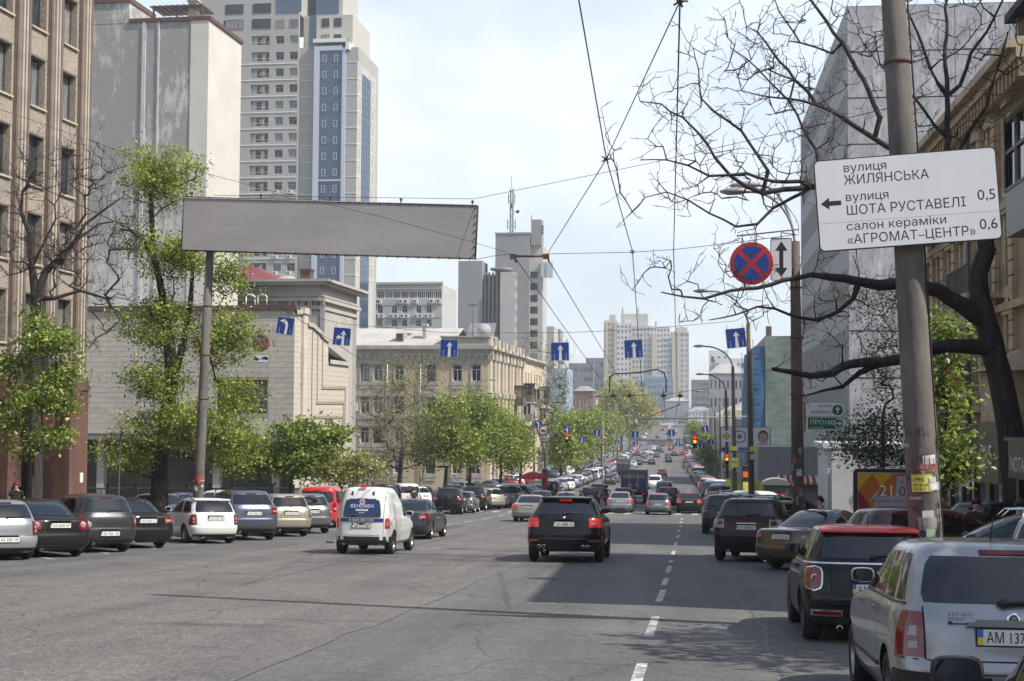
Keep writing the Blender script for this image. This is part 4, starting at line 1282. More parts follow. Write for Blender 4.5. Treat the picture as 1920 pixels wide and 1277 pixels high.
FARG = mat('far_grey',(0.26,0.26,0.27),0.9,var=0.08,vscale=0.1)
FARD = mat('far_dark',(0.13,0.135,0.15),0.9,var=0.08,vscale=0.1)
FARW = mat('far_white',(0.55,0.55,0.53),0.9,var=0.05,vscale=0.1)
FARBL = mat('blue_glass_wall',(0.16,0.24,0.36),0.15,spec=0.8)
simple_block('concrete_block','plain grey blind block standing behind the bare trees right of the concrete tower',430,1009,1038,612,14,CONCL)
simple_block('concrete_block','small grey rooftop box right beside the plain grey blind block',445,1038,1050,617,10,FARG)
simple_block('office_block','low dark office block with thin ribbon windows left of the big yellow-beige apartment house',820,1066,1112,681,30,FARD,6,5,DARKF,wpx=0.8,whr=0.4)
simple_block('office_block','dark stepped block directly against the left edge of the big yellow-beige apartment house',830,1098,1132,671,30,FARD,6,4,DARKF,wpx=0.6,whr=0.4)
def build_big():
 Y = 1010
 root,f,W,H = simple_block('apartment_building','large yellow-beige apartment complex closing the view, its top stepping down rightwards',Y,1132,1292,622,40,FARB,17,18,WHITEF,wpx=0.45,whr=0.5)
 s = 2.65
 def A(px): return (px-1132)/s
 def Z(py): return zat(py,Y,1200)-root.location.z
 for (a,b,t,mm,d) in ((1132,1156,601,FARY,1.5),(1156,1184,606,FARW,2.6),(1142,1153,590,FARB,-1),(1163,1213,588,FARB,-4),(1170,1192,599,FARW,-2),(1184,1218,611,FARB,1.2),(1218,1254,612,FARW,0.8),(1265,1286,614,FARB,-1)):
  m = MB(f);m.box(A(a),A(b),(H-1 if d < 0 else 0),Z(t),-12,d if d > 0 else d+1.5);m.build('wing',mm,root)
  if d > 0:
   nc = max(2,int((b-a)/6));
   wm = window_mesh((b-a)/s/nc*0.45,1.6,DARKF,1,glass=GLASSM,fw=0.1)
   for i in range(nc):
    for j in range(18):
     z = Z(t)-3.4-3.75*j
     if z > Z(720): f.put('window',wm,root,A(a)+(i+0.5)*(b-a)/s/nc,z,d+0.05)
 for a,b in ((1135,1138),(1152,1155),(1181,1184),(1221,1230),(1258,1263),(1268,1272)):
  m = MB(f);m.box(A(a),A(b),0,Z(626 if a > 1190 else 606),1.5,2.9);m.build('yellow_pier',FARY,root)
 for j in range(14):
  m = MB(f);m.box(A(1241),A(1257),Z(635+10*j),Z(635+10*j)+1.0,0,1.6);m.build('balcony',FARW,root)
 for a in (1166,1195,1228):
  m = MB(f);m.tube((A(a),H,-3),(A(a),Z(576 if a < 1200 else 602),-3),0.4);m.build('aerial',DARKF,root)
build_big()
simple_block('glass_building','blue glass fronted building before the yellow-beige apartment complex',930,1208,1262,706,30,FARBL,7,9,mat('pale_mullion',(0.4,0.45,0.5),0.4),wpx=0.8,whr=0.7,gl=GLASSB)
simple_block('glass_building','small darker blue glass house with flat top at the end of the street',915,1190,1210,712,20,FARBL,6,3,DARKF,wpx=0.8,whr=0.7,gl=GLASSB)
simple_block('town_house','pale house with rows of small windows closing the end of the street',880,1246,1292,752,20,FARG,5,9,WHITEF,wpx=0.4,whr=0.5,roof=2)
simple_block('town_house','low pale house with a wide gable roof right of the end of the street',860,1290,1335,772,20,FARW,3,7,DARKF,wpx=0.4,whr=0.5,roof=3,rm=FARG)
simple_block('office_block','dark grey slab behind the first far street lamps on the right',900,1296,1345,712,25,FARD,6,7,DARKF,wpx=0.6,whr=0.4)
simple_block('apartment_building','white stepped apartment block above the far roofs on the right',760,1342,1396,672,20,FARW,6,7,DARKF,wpx=0.6,whr=0.4)
simple_block('apartment_building','narrow white stair tower rising behind the white stepped block',780,1330,1366,657,12,FARW,5,3,DARKF,wpx=0.5,whr=0.4)
simple_block('town_house','grey gabled house with two rows of windows below the white stepped block',520,1330,1400,700,18,FARG,4,9,DARKF,wpx=0.45,whr=0.5,roof=4)
simple_block('town_house','brown brick house with pale roof left of the yellow willow',420,1076,1112,733,12,mat('far_brown',(0.16,0.10,0.08),0.9),3,5,WHITEF,wpx=0.4,whr=0.5,roof=1.5,rm=FARG)
simple_block('glass_building','pale blue building half hidden by bare branches behind the yellow town house',300,1030,1062,690,16,mat('pale_blue_render',(0.3,0.4,0.48),0.7),5,6,WHITEF,wpx=0.4,whr=0.5)
for k,(p0,p1,t,Y,mm,lb) in enumerate(((1108,1135,760,560,YELW,'ochre street house showing between the far left trees, nearest of them'),
  (1135,1165,768,640,FARG,'grey street house showing between the far left trees'),(1165,1190,772,740,YELL,'cream street house showing between the far left trees, farthest of them'))):
 simple_block('town_house',lb,Y,p0,p1,t,30,mm,4,5,DARKF,wpx=0.4,whr=0.5,roof=3)
simple_block('town_house','low house with red tiled roof under the blue glass building',800,1200,1244,778,14,FARW,2,6,DARKF,wpx=0.4,whr=0.5,roof=3,rm=mat('red_tiles',(0.3,0.08,0.05),0.8))
# ================================================================== BUILDINGS, RIGHT SIDE
PANEL = mat('white_wall_panels',(0.33,0.33,0.345),0.85,var=0.3,vscale=0.5,grain=0.2,bscale=2.5,stretch=(1.6,1,0.5))
RIBP = mat('pale_facade_band',(0.36,0.35,0.345),0.8,var=0.06,vscale=0.2)
def build_slab_r():
 Y = 100
 X = colX(1592,Y)
 root = empty('institute_building',(X,Y,gz(Y)-0.4),0,'tall pale modern block with vertical window fins on its street side','building')
 z0 = root.location.z
 H = zat(12,Y,1592)-z0;D = 42.0;W = 34
 f = Face(0,0,0);g = Face(0,D,-90)
 m = MB();m.face([(0,0.03,0),(W,0.03,0),(W,0.03,H),(0,0.03,H)]);m.face([(0,0,H),(W,0,H),(W,D,H),(0,D,H)]);m.face([(0,D,0),(W,D,0),(W,D,H),(0,D,H)]);m.face([(W,0,0),(W,D,0),(W,D,H),(W,0,H)])
 m.build('wall',mat('panel_joint',(0.10,0.10,0.11),0.9),root)
 pc = {}
 ph,pw = 3.2,3.6
 for j in range(int(H/ph)):
  for i in range(int(W/pw)):
   q = MB();
   if 'p' not in pc:
    q.box(0.02,pw-0.02,-0.04,0.02,0.05,ph-0.05);pc['p'] = q.mesh('wall_panel',PANEL)
   f.put('wall_panel',pc['p'],root,i*pw,H-(j+1)*ph,0)
 fl = 4.1
 nfl = 9
 base = 5.0
 ops = [(0.8,D-0.6,base+fl*k+1.7,base+fl*k+fl) for k in range(nfl) if base+fl*(k+1) < H-1.5]
 m = MB();rect_wall(m,g,D,0,H,ops,0.12);m.build('street_wall',RIBP,root)
 for o in ops:
  q = MB(g);q.face([(o[0],o[2],-0.1),(o[1],o[2],-0.1),(o[1],o[3],-0.1),(o[0],o[3],-0.1)]);q.build('ribbon_window',mat('dull_dark_glass',(.02,.022,.025),.5,spec=.15),root)
  fm = MB();fm.box(-0.30,0.30,-0.06,0.06,0,o[3]-o[2]);fme = fm.mesh('fin',RIBP)
  n = 30
  for k in range(n): g.put('fin',fme,root,o[0]+(o[1]-o[0])*(k+0.5)/n,o[2],-0.04)
 c = MB(g);c.box(0,D,0,base-0.6,-0.02,0.2);c.build('plinth',PANEL,root)
 q = MB();q.box(-0.2,-0.05,30,30.6,H,H+2.5);q.build('roof_mast',DARKF,root)
build_slab_r()
TANR = mat('carved_ochre_stone',(0.33,0.235,0.14),0.9,var=0.25,vscale=0.8,bump=0.3,bscale=4)
TANL = mat('carved_buff_stone',(0.42,0.33,0.22),0.9,var=0.2,vscale=0.8)
GREENB = mat('faded_green_boards',(0.10,0.12,0.09),0.85,var=0.25,vscale=1.0)
SHOPD = mat('shop_fascia_black',(0.018,0.020,0.019),0.35)
SHOPG = mat('shop_fascia_dark_green',(0.022,0.035,0.028),0.35)
SIGNW = mat('sign_lettering_white',(0.75,0.75,0.73),0.5)
def balcony_box(root,g,a,w,z,h,d,m,closed=True,name='balcony',frames=5,roof=True,gm=None):
 b = MB(g);b.box(a,a+w,z-0.18,z,0,d);b.box(a,a+w,z,z+1.0,d-0.08,d);b.box(a,a+0.08,z,z+1,0,d-0.08);b.box(a+w-0.08,a+w,z,z+1,0,d-0.08)
 if roof:
  b.face([(a-0.3,z+h,d+0.4),(a+w+0.3,z+h,d+0.4),(a+w+0.3,z+h+0.9,0),(a-0.3,z+h+0.9,0)])
  b.face([(a+w+0.3,z+h,d+0.4),(a+w+0.3,z+h+0.9,0),(a+w+0.3,z+h-0.1,0)])
 o = b.build(name,m,root)
 if closed:
  e = MB(g)
  for q in range(frames+1): x = a+q*w/frames;e.box(x-0.05,x+0.05,z+1,z+h,d-0.1,d+0.01)
  for sx in (a,a+w):
   for q in range(4): e.box(sx-0.05,sx+0.05,z+1,z+h,d*q/3-0.05 if q else 0,d*q/3+0.05)
   e.box(sx-0.045,sx+0.045,z+h*0.68,z+h*0.68+0.08,0,d)
  e.box(a,a+w,z+h*0.68,z+h*0.68+0.08,d-0.09,d);e.box(a-0.02,a+w+0.02,z+1,z+1.08,d-0.1,d+0.02);e.box(a-0.05,a+w+0.05,z+h-0.12,z+h,0,d+0.02)
  e.build('balcony_frame',gm or WHITEF,o)
  p = MB(g);p.box(a+0.03,a+w-0.03,z+1,z+h-0.1,0.05,d-0.06);p.build('pane',GLASSM,o)
 return o
def build_carved():
 Y0,Y1 = 46.5,74.0
 X = 10.8
 root = empty('carved_house',(X,Y0,gz(Y0)-0.5),0,'carved ochre stone house with tall windows above a dark green shop front','building')
 z0 = root.location.z
 D = Y1-Y0;H = 13.7-z0
 g = Face(0,D,-90);f = Face(0,0,0)
 rows = [3.7-z0-1.0,7.15-z0-1.0,10.6-z0-1.0]
 ops = [(1.3+k*2.75,2.45+k*2.75,r,r+2.5) for k in range(9) for r in rows]
 m = MB();rect_wall(m,g,D,0,H,ops,0.45)
 m.face([(0,0,0),(13,0,0),(13,0,H),(0,0,H)]);m.face([(0,0,H),(13,0,H),(13,D,H),(0,D,H)]);m.face([(0,D,0),(13,D,0),(13,D,H),(0,D,H)])
 m.build('wall',TANR,root)
 sm = MB();sm.box(-0.75,0.75,-0.18,0,-0.35,0);sm.box(-0.8,-0.6,-0.12,0,0,2.5);sm.box(0.6,0.8,-0.12,0,0,2.5);sm.box(-0.85,0.85,-0.22,0,2.5,2.75)
 sm.prism([(-0.85,2.75),(0.85,2.75),(0,3.2)],-0.2,0,'y');sme = sm.mesh('window_surround',TANL)
 for k,o in enumerate(ops):
  w = put_window(g,root,(o[0]+o[1])/2,o[2],1.15,2.5,-0.35,BROWNF if k % 2 else WHITEF,cols=2,transom=0.7,fw=0.08,glass=GLASSM,split=True)
  place('window_surround',sme,w,(0,-0.35,0))
 for k in range(11):
  p = MB(Face(0,0,-90));z = 4.2-z0-2.2
  while z < H-0.8: p.box(-0.3,0.3,z,z+0.44,0,0.2);p.box(-0.26,0.26,z+0.44,z+0.5,0,0.12);z += 0.5
  p.box(-0.4,0.4,H-0.8,H-0.3,0,0.4)
  p.build('rusticated_pilaster',TANL,root,loc=g(0.5+k*2.65,0,0))
 for (dz0,dz1,c) in ((-0.3,0.0,0.9),(-0.6,-0.3,0.6),(-0.9,-0.6,0.3)):
  m = MB(g);m.box(0,D,H+dz0,H+dz1,0,c);m.build('cornice',TANL,root)
 k = 0;m = MB(g)
 a = 0.2
 while a < D: m.box(a,a+0.25,H-1.2,H-0.6,0,0.5);a += 0.6
 o_ = m.build('cornice_brackets',TANR,root);o_['kind'] = 'stuff'
 for zz in (rows[0]-0.8,rows[1]-0.8,rows[2]-0.8):
  m = MB(g);m.box(0,D,zz,zz+0.25,0,0.28);m.build('string_course',TANL,root)
 for (a,zz) in ((19,rows[0]),(19,rows[1]),(8,rows[0]),(8,rows[2])):
  b = MB(g);b.box(a,a+4,zz-0.3,zz-0.12,0,1.4)
  o = b.build('balcony',TANL,root)
  r_ = MB(g)
  for q in range(30): r_.tube((a+0.05+q*0.134,zz-0.12,1.35),(a+0.05+q*0.134,zz+0.85,1.35),0.012,n=4,cap=False)
  for q in range(9): r_.tube((a+3.97,zz-0.12,0.1+q*0.15),(a+3.97,zz+0.85,0.1+q*0.15),0.012,n=4,cap=False)
  r_.box(a,a+4,zz+0.83,zz+0.88,1.32,1.38);r_.build('balcony_railing',DARKF,o)
 rb = MB(g);rb.box(20.2,21.1,rows[0]-0.1,rows[0]+0.95,1.2,1.5)
 for q in range(9): rb.box(20.2+q*0.1,20.25+q*0.1,rows[0]-0.1,rows[0]+0.95,1.5,1.53)
 rb.build('red_rug',mat('red_cloth',(0.35,0.02,0.02),0.9),root)
 d = MB(g);d.tube((17.7,1,0.35),(17.7,H,0.35),0.11,n=10);d.build('downpipe',mat('zinc_pipe',(0.2,0.21,0.21),0.5,0.5),root)
 zf = zat(875,52)-z0
 s = MB(g);s.box(5,D+0.02,zf,zf+1.55,0,0.5);s.box(D-3.0,D+0.02,zf-0.2,zf+1.75,0.5,1.3);fas = s.build('shop_fascia',SHOPG,root)
 letter('ONE',1.15,SIGNW,root,g(D-6.4,zf+0.32,0.53),R(-90),bold=0.03)
 letter('ONE',0.9,SIGNW,root,g(D-2.6,zf+0.4,1.34),R(-90),bold=0.02)
 sh = MB(g)
 for a in np.arange(5.2,D-0.5,2.6): sh.box(a,a+2.45,0.6,zf-0.1,0.02,0.06)
 sh.build('shop_window',mat('shop_glass_reflecting',(0.16,0.15,0.14),0.06,var=0.9,vscale=0.9,stretch=(1.6,1.6,0.35),spec=1.0),root)
 pz = MB(g)
 for a in np.arange(5.05,D,2.6): pz.box(a-0.14,a+0.14,0,zf,0.0,0.22)
 pz.box(5,D,0,0.6,0,0.2);pz.build('shop_mullion',SHOPD,root)
 lm = MB(g);lm.tube((D-8,zf-0.3,0.3),(D-8,zf-0.6,0.9),0.03);lm.lathe([(0.02,0),(0.12,-0.25)],(D-8,zf-0.6,0.95),10);lm.build('wall_lamp',SIGNW,root)
 by = MB(g);by.box(D-3.6,D-1.2,zf+1.7,zf+3.4,0,1.1);by.face([(D-3.9,zf+3.4,1.4),(D-0.9,zf+3.4,1.4),(D-2.4,zf+4.2,0)]);by.face([(D-3.9,zf+3.4,1.4),(D-2.4,zf+4.2,0),(D-3.9,zf+3.4,0)]);by.face([(D-0.9,zf+3.4,1.4),(D-2.4,zf+4.2,0),(D-0.9,zf+3.4,0)]);by.build('stone_bay',TANL,root)
build_carved()
def build_near_right():
 Y0,Y1 = 20.0,39.0
 X = 9.6
 root = empty('corner_house',(X,Y0,gz(Y0)-0.5),0,'near right house with green boarded glazed balconies over a black shop front lettered NOTA B','building')
 z0 = root.location.z;D = Y1-Y0;H = 12.3-z0
 g = Face(0,D,-90)
 rows = [2.2-z0+0.2,5.6-z0,9.0-z0]
 ops = [(1.0+k*2.6,2.2+k*2.6,r,r+2.3) for k in range(7) for r in rows]
 m = MB();rect_wall(m,g,D,0,H,ops,0.4)
 m.face([(0,0,0),(12,0,0),(12,0,H),(0,0,H)]);m.face([(0,0,H),(12,0,H),(12,D,H),(0,D,H)]);m.face([(0,D,0),(12,D,0),(12,D,H),(0,D,H)])
 m.build('wall',TANR,root)
 for k,o in enumerate(ops): put_window(g,root,(o[0]+o[1])/2,o[2],1.2,2.3,-0.3,WHITEF,cols=2,transom=0.6,fw=0.08,glass=GLASSM,split=True)
 for k in range(8):
  p = MB(Face(0,0,-90));z = 1.5-z0
  while z < H-0.6: p.box(-0.28,0.28,z,z+0.44,0,0.16);z += 0.5
  p.build('rusticated_pilaster',TANL,root,loc=g(0.35+k*2.6,0,0))
 RUST = mat('dark_roof_sheet',(0.045,0.04,0.038),0.8,var=0.3,vscale=1.5)
 e = MB(g);e.box(-0.2,D,H-0.1,H+0.12,-0.5,1.3);e.box(0,D,H-0.6,H-0.1,0,0.5);e.build('eaves',RUST,root)
 e = MB(g)
 a = 0.3
 while a < D: e.box(a,a+0.2,H-0.55,H-0.1,0.5,1.1);a += 0.9
 e.build('eaves_brackets',TANL,root)
 t = MB(g);t.box(1,4.5,H,H+2.6,-2.5,-0.3)
 for k in range(3): t.box(1.2+k*1.15,1.35+k*1.15,H+0.5,H+2.2,-0.3,-0.2)
 t.build('attic_turret',TANL,root)
 balcony_box(root,g,0.7,4.4,6.55-z0,2.9,1.5,SHOPD,True,frames=4,gm=mat('grey_wood_frame',(0.25,0.24,0.22),0.7,var=0.3,vscale=3))
 balcony_box(root,g,7.2,5.0,7.35-z0,3.1,1.7,GREENB,True,frames=5)
 balcony_box(root,g,7.0,5.2,3.2-z0,2.9,1.6,mat('pale_boards',(0.26,0.29,0.29),0.8,var=0.15,vscale=1.2,stretch=(6,6,0.3)),True,frames=5,roof=False)
 px0,zt,zb = 1.0,zat(822,31)-z0,zat(893,31)-z0
 s = MB(g);s.box(5.6,D,zb,zt,0,2.55);s.box(5.5,D,zt,zt+0.08,0,2.62);s.build('shop_fascia',SHOPG,root)
 letter('NOTA BENE',0.46,SIGNW,root,(-2.58,D-5.95,zb+0.16),R(-90),bold=0.008)
 nb = MB();nb.box(-3.35,-2.7,D-3.2,D-3.0,zb,zt)
 s = MB(g);s.box(5.8,D,0.4,zb,0,2.2);s.build('shop_window',GLASSM,root)
 s = MB(g)
 for a in np.arange(5.8,D,2.4): s.box(a-0.12,a+0.12,0,zb,2.2,2.4)
 s.build('shop_mullion',SHOPD,root)
build_near_right()
def build_stairs():
 Y = 84;X = 8.9
 root = empty('stair_pavilion',(X,Y,gz(Y)),0,'low white pavilion with outdoor stair and oval ornate sign below the pale block','pavilion')
 z0 = root.location.z
 WH = mat('white_render',(0.5,0.5,0.49),0.8,var=0.1,vscale=0.5)
 H = zat(842,Y,1520)-z0
 m = MB();m.box(-0.9,6,2.5,9,0,H);m.build('wall',WH,root)
 m = MB();m.box(-1.2,6.2,2.2,9.2,H,H+0.3);m.build('flat_roof',WH,root)
 m = MB();m.prism([(-0.9,0),(3.6,0),(3.6,0.6),(0.0,H-0.1),(-0.9,H-0.1)],0.0,0.15,'y');m.build('stair_parapet',WH,root)
 for k in range(14):
  s = MB();s.box(0.1+k*0.25,0.35+k*0.25,0.15,2.4,0,(H-0.3)*(1-k/14));s.build('step',KERB,root)
 r_ = MB();r_.path([(0,0.07,H+0.7),(3.6,0.07,1.4)],0.03)
 for k in range(9): r_.tube((0.2+k*0.42,0.07,(H-0.2)*(1-k/9.5)),(0.2+k*0.42,0.07,(H-0.2)*(1-k/9.5)+0.9),0.018)
 r_.build('handrail',DARKF,root)
 sg = MB();sg.smooth = True;sg.prism([(1.15*math.cos(t*math.pi/12),0.6*math.sin(t*math.pi/12)) for t in range(24)],-0.1,0.0,'y');
 o = sg.build('oval_sign',SIGNW,root,loc=(2.0,-0.1,2.15))
 rg = MB()
 for k in range(28):
  t0 = 2*math.pi*k/28;
  rg.tube((1.18*math.cos(t0),-0.11,0.62*math.sin(t0)),(1.18*math.cos(t0+0.12),-0.11,0.62*math.sin(t0+0.12)),0.05,n=5)
 rg.build('scroll_border',DARKF,o)
 letter('буфет',0.42,INK,o,(-0.6,-0.13,-0.1),shear=0.3)
 fn = MB()
 for k in range(10): fn.tube((1+k*0.35,-0.9,0),(1+k*0.35,-0.9,1.1),0.02)
 fn.box(1,4.2,-0.92,-0.88,1.08,1.12);fn.build('fence',DARKF,root)
build_stairs()
def build_kiosk_house():
 Y = 118;X = 5.4
 root = empty('kiosk_building',(X,Y,gz(Y)),0,'grey ribbed kiosk with a red and white striped awning beyond the second right pole','kiosk')
 z0 = root.location.z
 H = zat(838,Y,1460)-z0;W = colX(1487,Y)-X
 m = MB();m.box(0,W+2,0,6,0,H);m.build('wall',mat('kiosk_grey',(0.24,0.245,0.25),0.6),root)
 rb = MB()
 for k in range(22): rb.box(0.05+k*(W+2)/22,0.15+k*(W+2)/22,-0.06,0,1.6,H-0.1)
 rb.build('ribs',mat('kiosk_rib',(0.33,0.33,0.34),0.6),root)
 STR,STW = mat('awning_red',(0.45,0.03,0.03),0.8),mat('awning_white',(0.65,0.63,0.6),0.8)
 for k in range(14):
  a = MB();a.face([(1.5+k*0.25,-0.05,2.7),(1.75+k*0.25,-0.05,2.7),(1.75+k*0.25,-1.2,2.25),(1.5+k*0.25,-1.2,2.25)]);a.face([(1.5+k*0.25,-1.2,2.25),(1.75+k*0.25,-1.2,2.25),(1.75+k*0.25,-1.2,2.05),(1.5+k*0.25,-1.2,2.05)])
  a.build('awning_stripe',STR if k % 2 else STW,root)
 p = MB();p.box(-2.3,1.2,-1.6,-1.5,1.2,2.3);p.build('poster_board',mat('yellow_green_poster',(0.5,0.5,0.06),0.6,col2=(0.1,0.35,0.05),vscale=0.9,lo=0.45,hi=0.55),root)
 return root
build_kiosk_house()
def build_mesh_house():
 Y = 212
 X = colX(1435,Y)
 root = empty('netted_house',(X,Y,gz(Y)-0.5),0,'house under repair wrapped in green net with blue net towards the street','building')
 z0 = root.location.z;H = zat(630,Y,1450)-z0;D = 45;W = 12
 GN = mat('green_scaffold_net',(0.15,0.19,0.165),0.9,var=0.25,vscale=0.5,stretch=(1,1,3));BN = mat('blue_scaffold_net',(0.03,0.115,0.235),0.8,var=0.25,vscale=0.6)
 m = MB();m.face([(0,0.1,0),(W,0.1,0),(W,0.1,H),(0,0.1,H)]);m.face([(0,0,H),(W,0,H),(W,D,H),(0,D,H)]);m.face([(0,D,0),(W,D,0),(W,D,H),(0,D,H)]);m.face([(0,0.1,0),(0,D,0),(0,D,H),(0,0.1,H)]);m.build('wall',ARCHW,root)
 gn = MB();gn.smooth = True
 pts = [[(W*i/10,-0.15+0.12*math.sin(i*1.7+j),H*j/12) for i in range(11)] for j in range(13)];gn.grid(pts);gn.build('green_net',GN,root)
 bn = MB();bn.smooth = True;pts = [[(-1.6+0.25*math.sin(i*1.3+j*0.8),D*i/10,(H-1.5)*j/10) for i in range(11)] for j in range(11)];bn.grid(pts)
 bn.face([(-1.6,0,0),(-0.1,0,0),(-0.1,0,H-1.5),(-1.6,0,H-1.5)]);bn.build('blue_net',BN,root)
 sc = MB()
 for z in np.arange(2,H-1,2.2): sc.tube((-1.7,-0.2,z),(-0.1,-0.2,z),0.05);sc.tube((-1.7,-0.2,z),(-1.7,D,z),0.05)
 for y in (-0.2,D/2,D): sc.tube((-1.75,y,0),(-1.75,y,H-0.5),0.05)
 sc.build('scaffold',DARKF,root)
 c = MB();c.box(0.3,1.1,3,4,H,H+1.6);c.build('chimney',BRTRIM,root)
build_mesh_house()
for k,(Y,d,h,m_,lb) in enumerate(((262,60,11,FARG,'grey town house right of the street beyond the blue scaffold net'),(330,70,14,YELL,'cream town house right of the street far beyond the blue net'),(410,80,12,FARB,'beige town house right of the street near the valley bottom'),(500,110,12,FARG,'low grey house row right of the street where it climbs again'),(620,150,12,YELL,'cream house row right of the climbing far street'))):
 r_ = empty('town_house',(11.5+bend(Y),Y,gz(Y)-0.5),0,lb,'building')
 g = Face(0,d,-90);ops = [(1+i*3.2,2.2+i*3.2,1.5+j*3.6,3.4+j*3.6) for i in range(int(d/3.4)) for j in range(3)]
 m = MB();rect_wall(m,g,d,0,h,ops,0.3);m.face([(0,0,0),(14,0,0),(14,0,h),(0,0,h)]);m.mi = 1;m.face([(0,0,h),(14,0,h),(7,5,h+3.5)]);m.face([(0,0,h),(0,d,h),(7,d,h+3.5),(7,5,h+3.5)]);m.face([(14,0,h),(14,d,h),(7,d,h+3.5),(7,5,h+3.5)])
 m.build('wall',[m_,ROOFM],r_)
 wm = window_mesh(1.2,1.9,DARKF,2,glass=GLASSM)
 for o in ops: g.put('window',wm,r_,(o[0]+o[1])/2,o[2],-0.25)
for k,(Y,d,h,m_,lb) in enumerate(((256,50,13,FARG,'grey town house left of the street beyond the yellow corner house'),(315,60,14,YELW,'ochre town house left of the street before the valley bottom'),(385,80,12,FARB,'beige town house left of the street at the valley bottom'),(475,70,10,FARG,'grey house left of the climbing far street'),(800,70,10,FARW,'white house left of the far top of the street'))):
 r_ = empty('town_house',(-27.5+bend(Y),Y,gz(Y)-0.5),0,lb,'building')
 g = Face(0,0,90);ops = [(1+i*3.2,2.2+i*3.2,1.5+j*3.6,3.4+j*3.6) for i in range(int(d/3.4)) for j in range(3)]
 m = MB();rect_wall(m,g,d,0,h,ops,0.3);m.face([(0,0,0),(-14,0,0),(-14,0,h),(0,0,h)]);m.mi = 1;m.face([(0,0,h),(-14,0,h),(-7,5,h+3.5)]);m.face([(0,0,h),(0,d,h),(-7,d,h+3.5),(-7,5,h+3.5)]);m.face([(-14,0,h),(-14,d,h),(-7,d,h+3.5),(-7,5,h+3.5)])
 m.build('wall',[m_,ROOFM],r_)
 wm = window_mesh(1.2,1.9,DARKF,2,glass=GLASSM)
 for o in ops: g.put('window',wm,r_,(o[0]+o[1])/2,o[2],-0.25)
for k,(x,y,w,d,h,mm,lb) in enumerate(((-42,-120,15,95,19,TANW,'unseen tan house row added left of the street behind the viewpoint'),(12,-125,15,110,17,ARCHW,'unseen grey house row added right of the street behind the viewpoint'),(-27,-150,39,14,17,YELW,'unseen ochre house added across the street behind the viewpoint'))):
 r_ = empty('town_house',(x,y,-1.5),0,lb,'building')  # unseen houses added behind the camera for the cars to reflect
 m = MB();m.box(0,w,0,d,0,h);m.build('wall',mm,r_)
 g,L_ = (Face(w,0,90),d) if k == 0 else (Face(0,d,-90),d) if k == 1 else (Face(w,d,180),w)
 wm = window_mesh(1.4,2.0,WHITEF,2,glass=GLASSM)
 for i in range(int(L_/3.4)):
  for j in range(4): g.put('window',wm,r_,1.8+3.4*i,2.2+3.8*j,0.05)
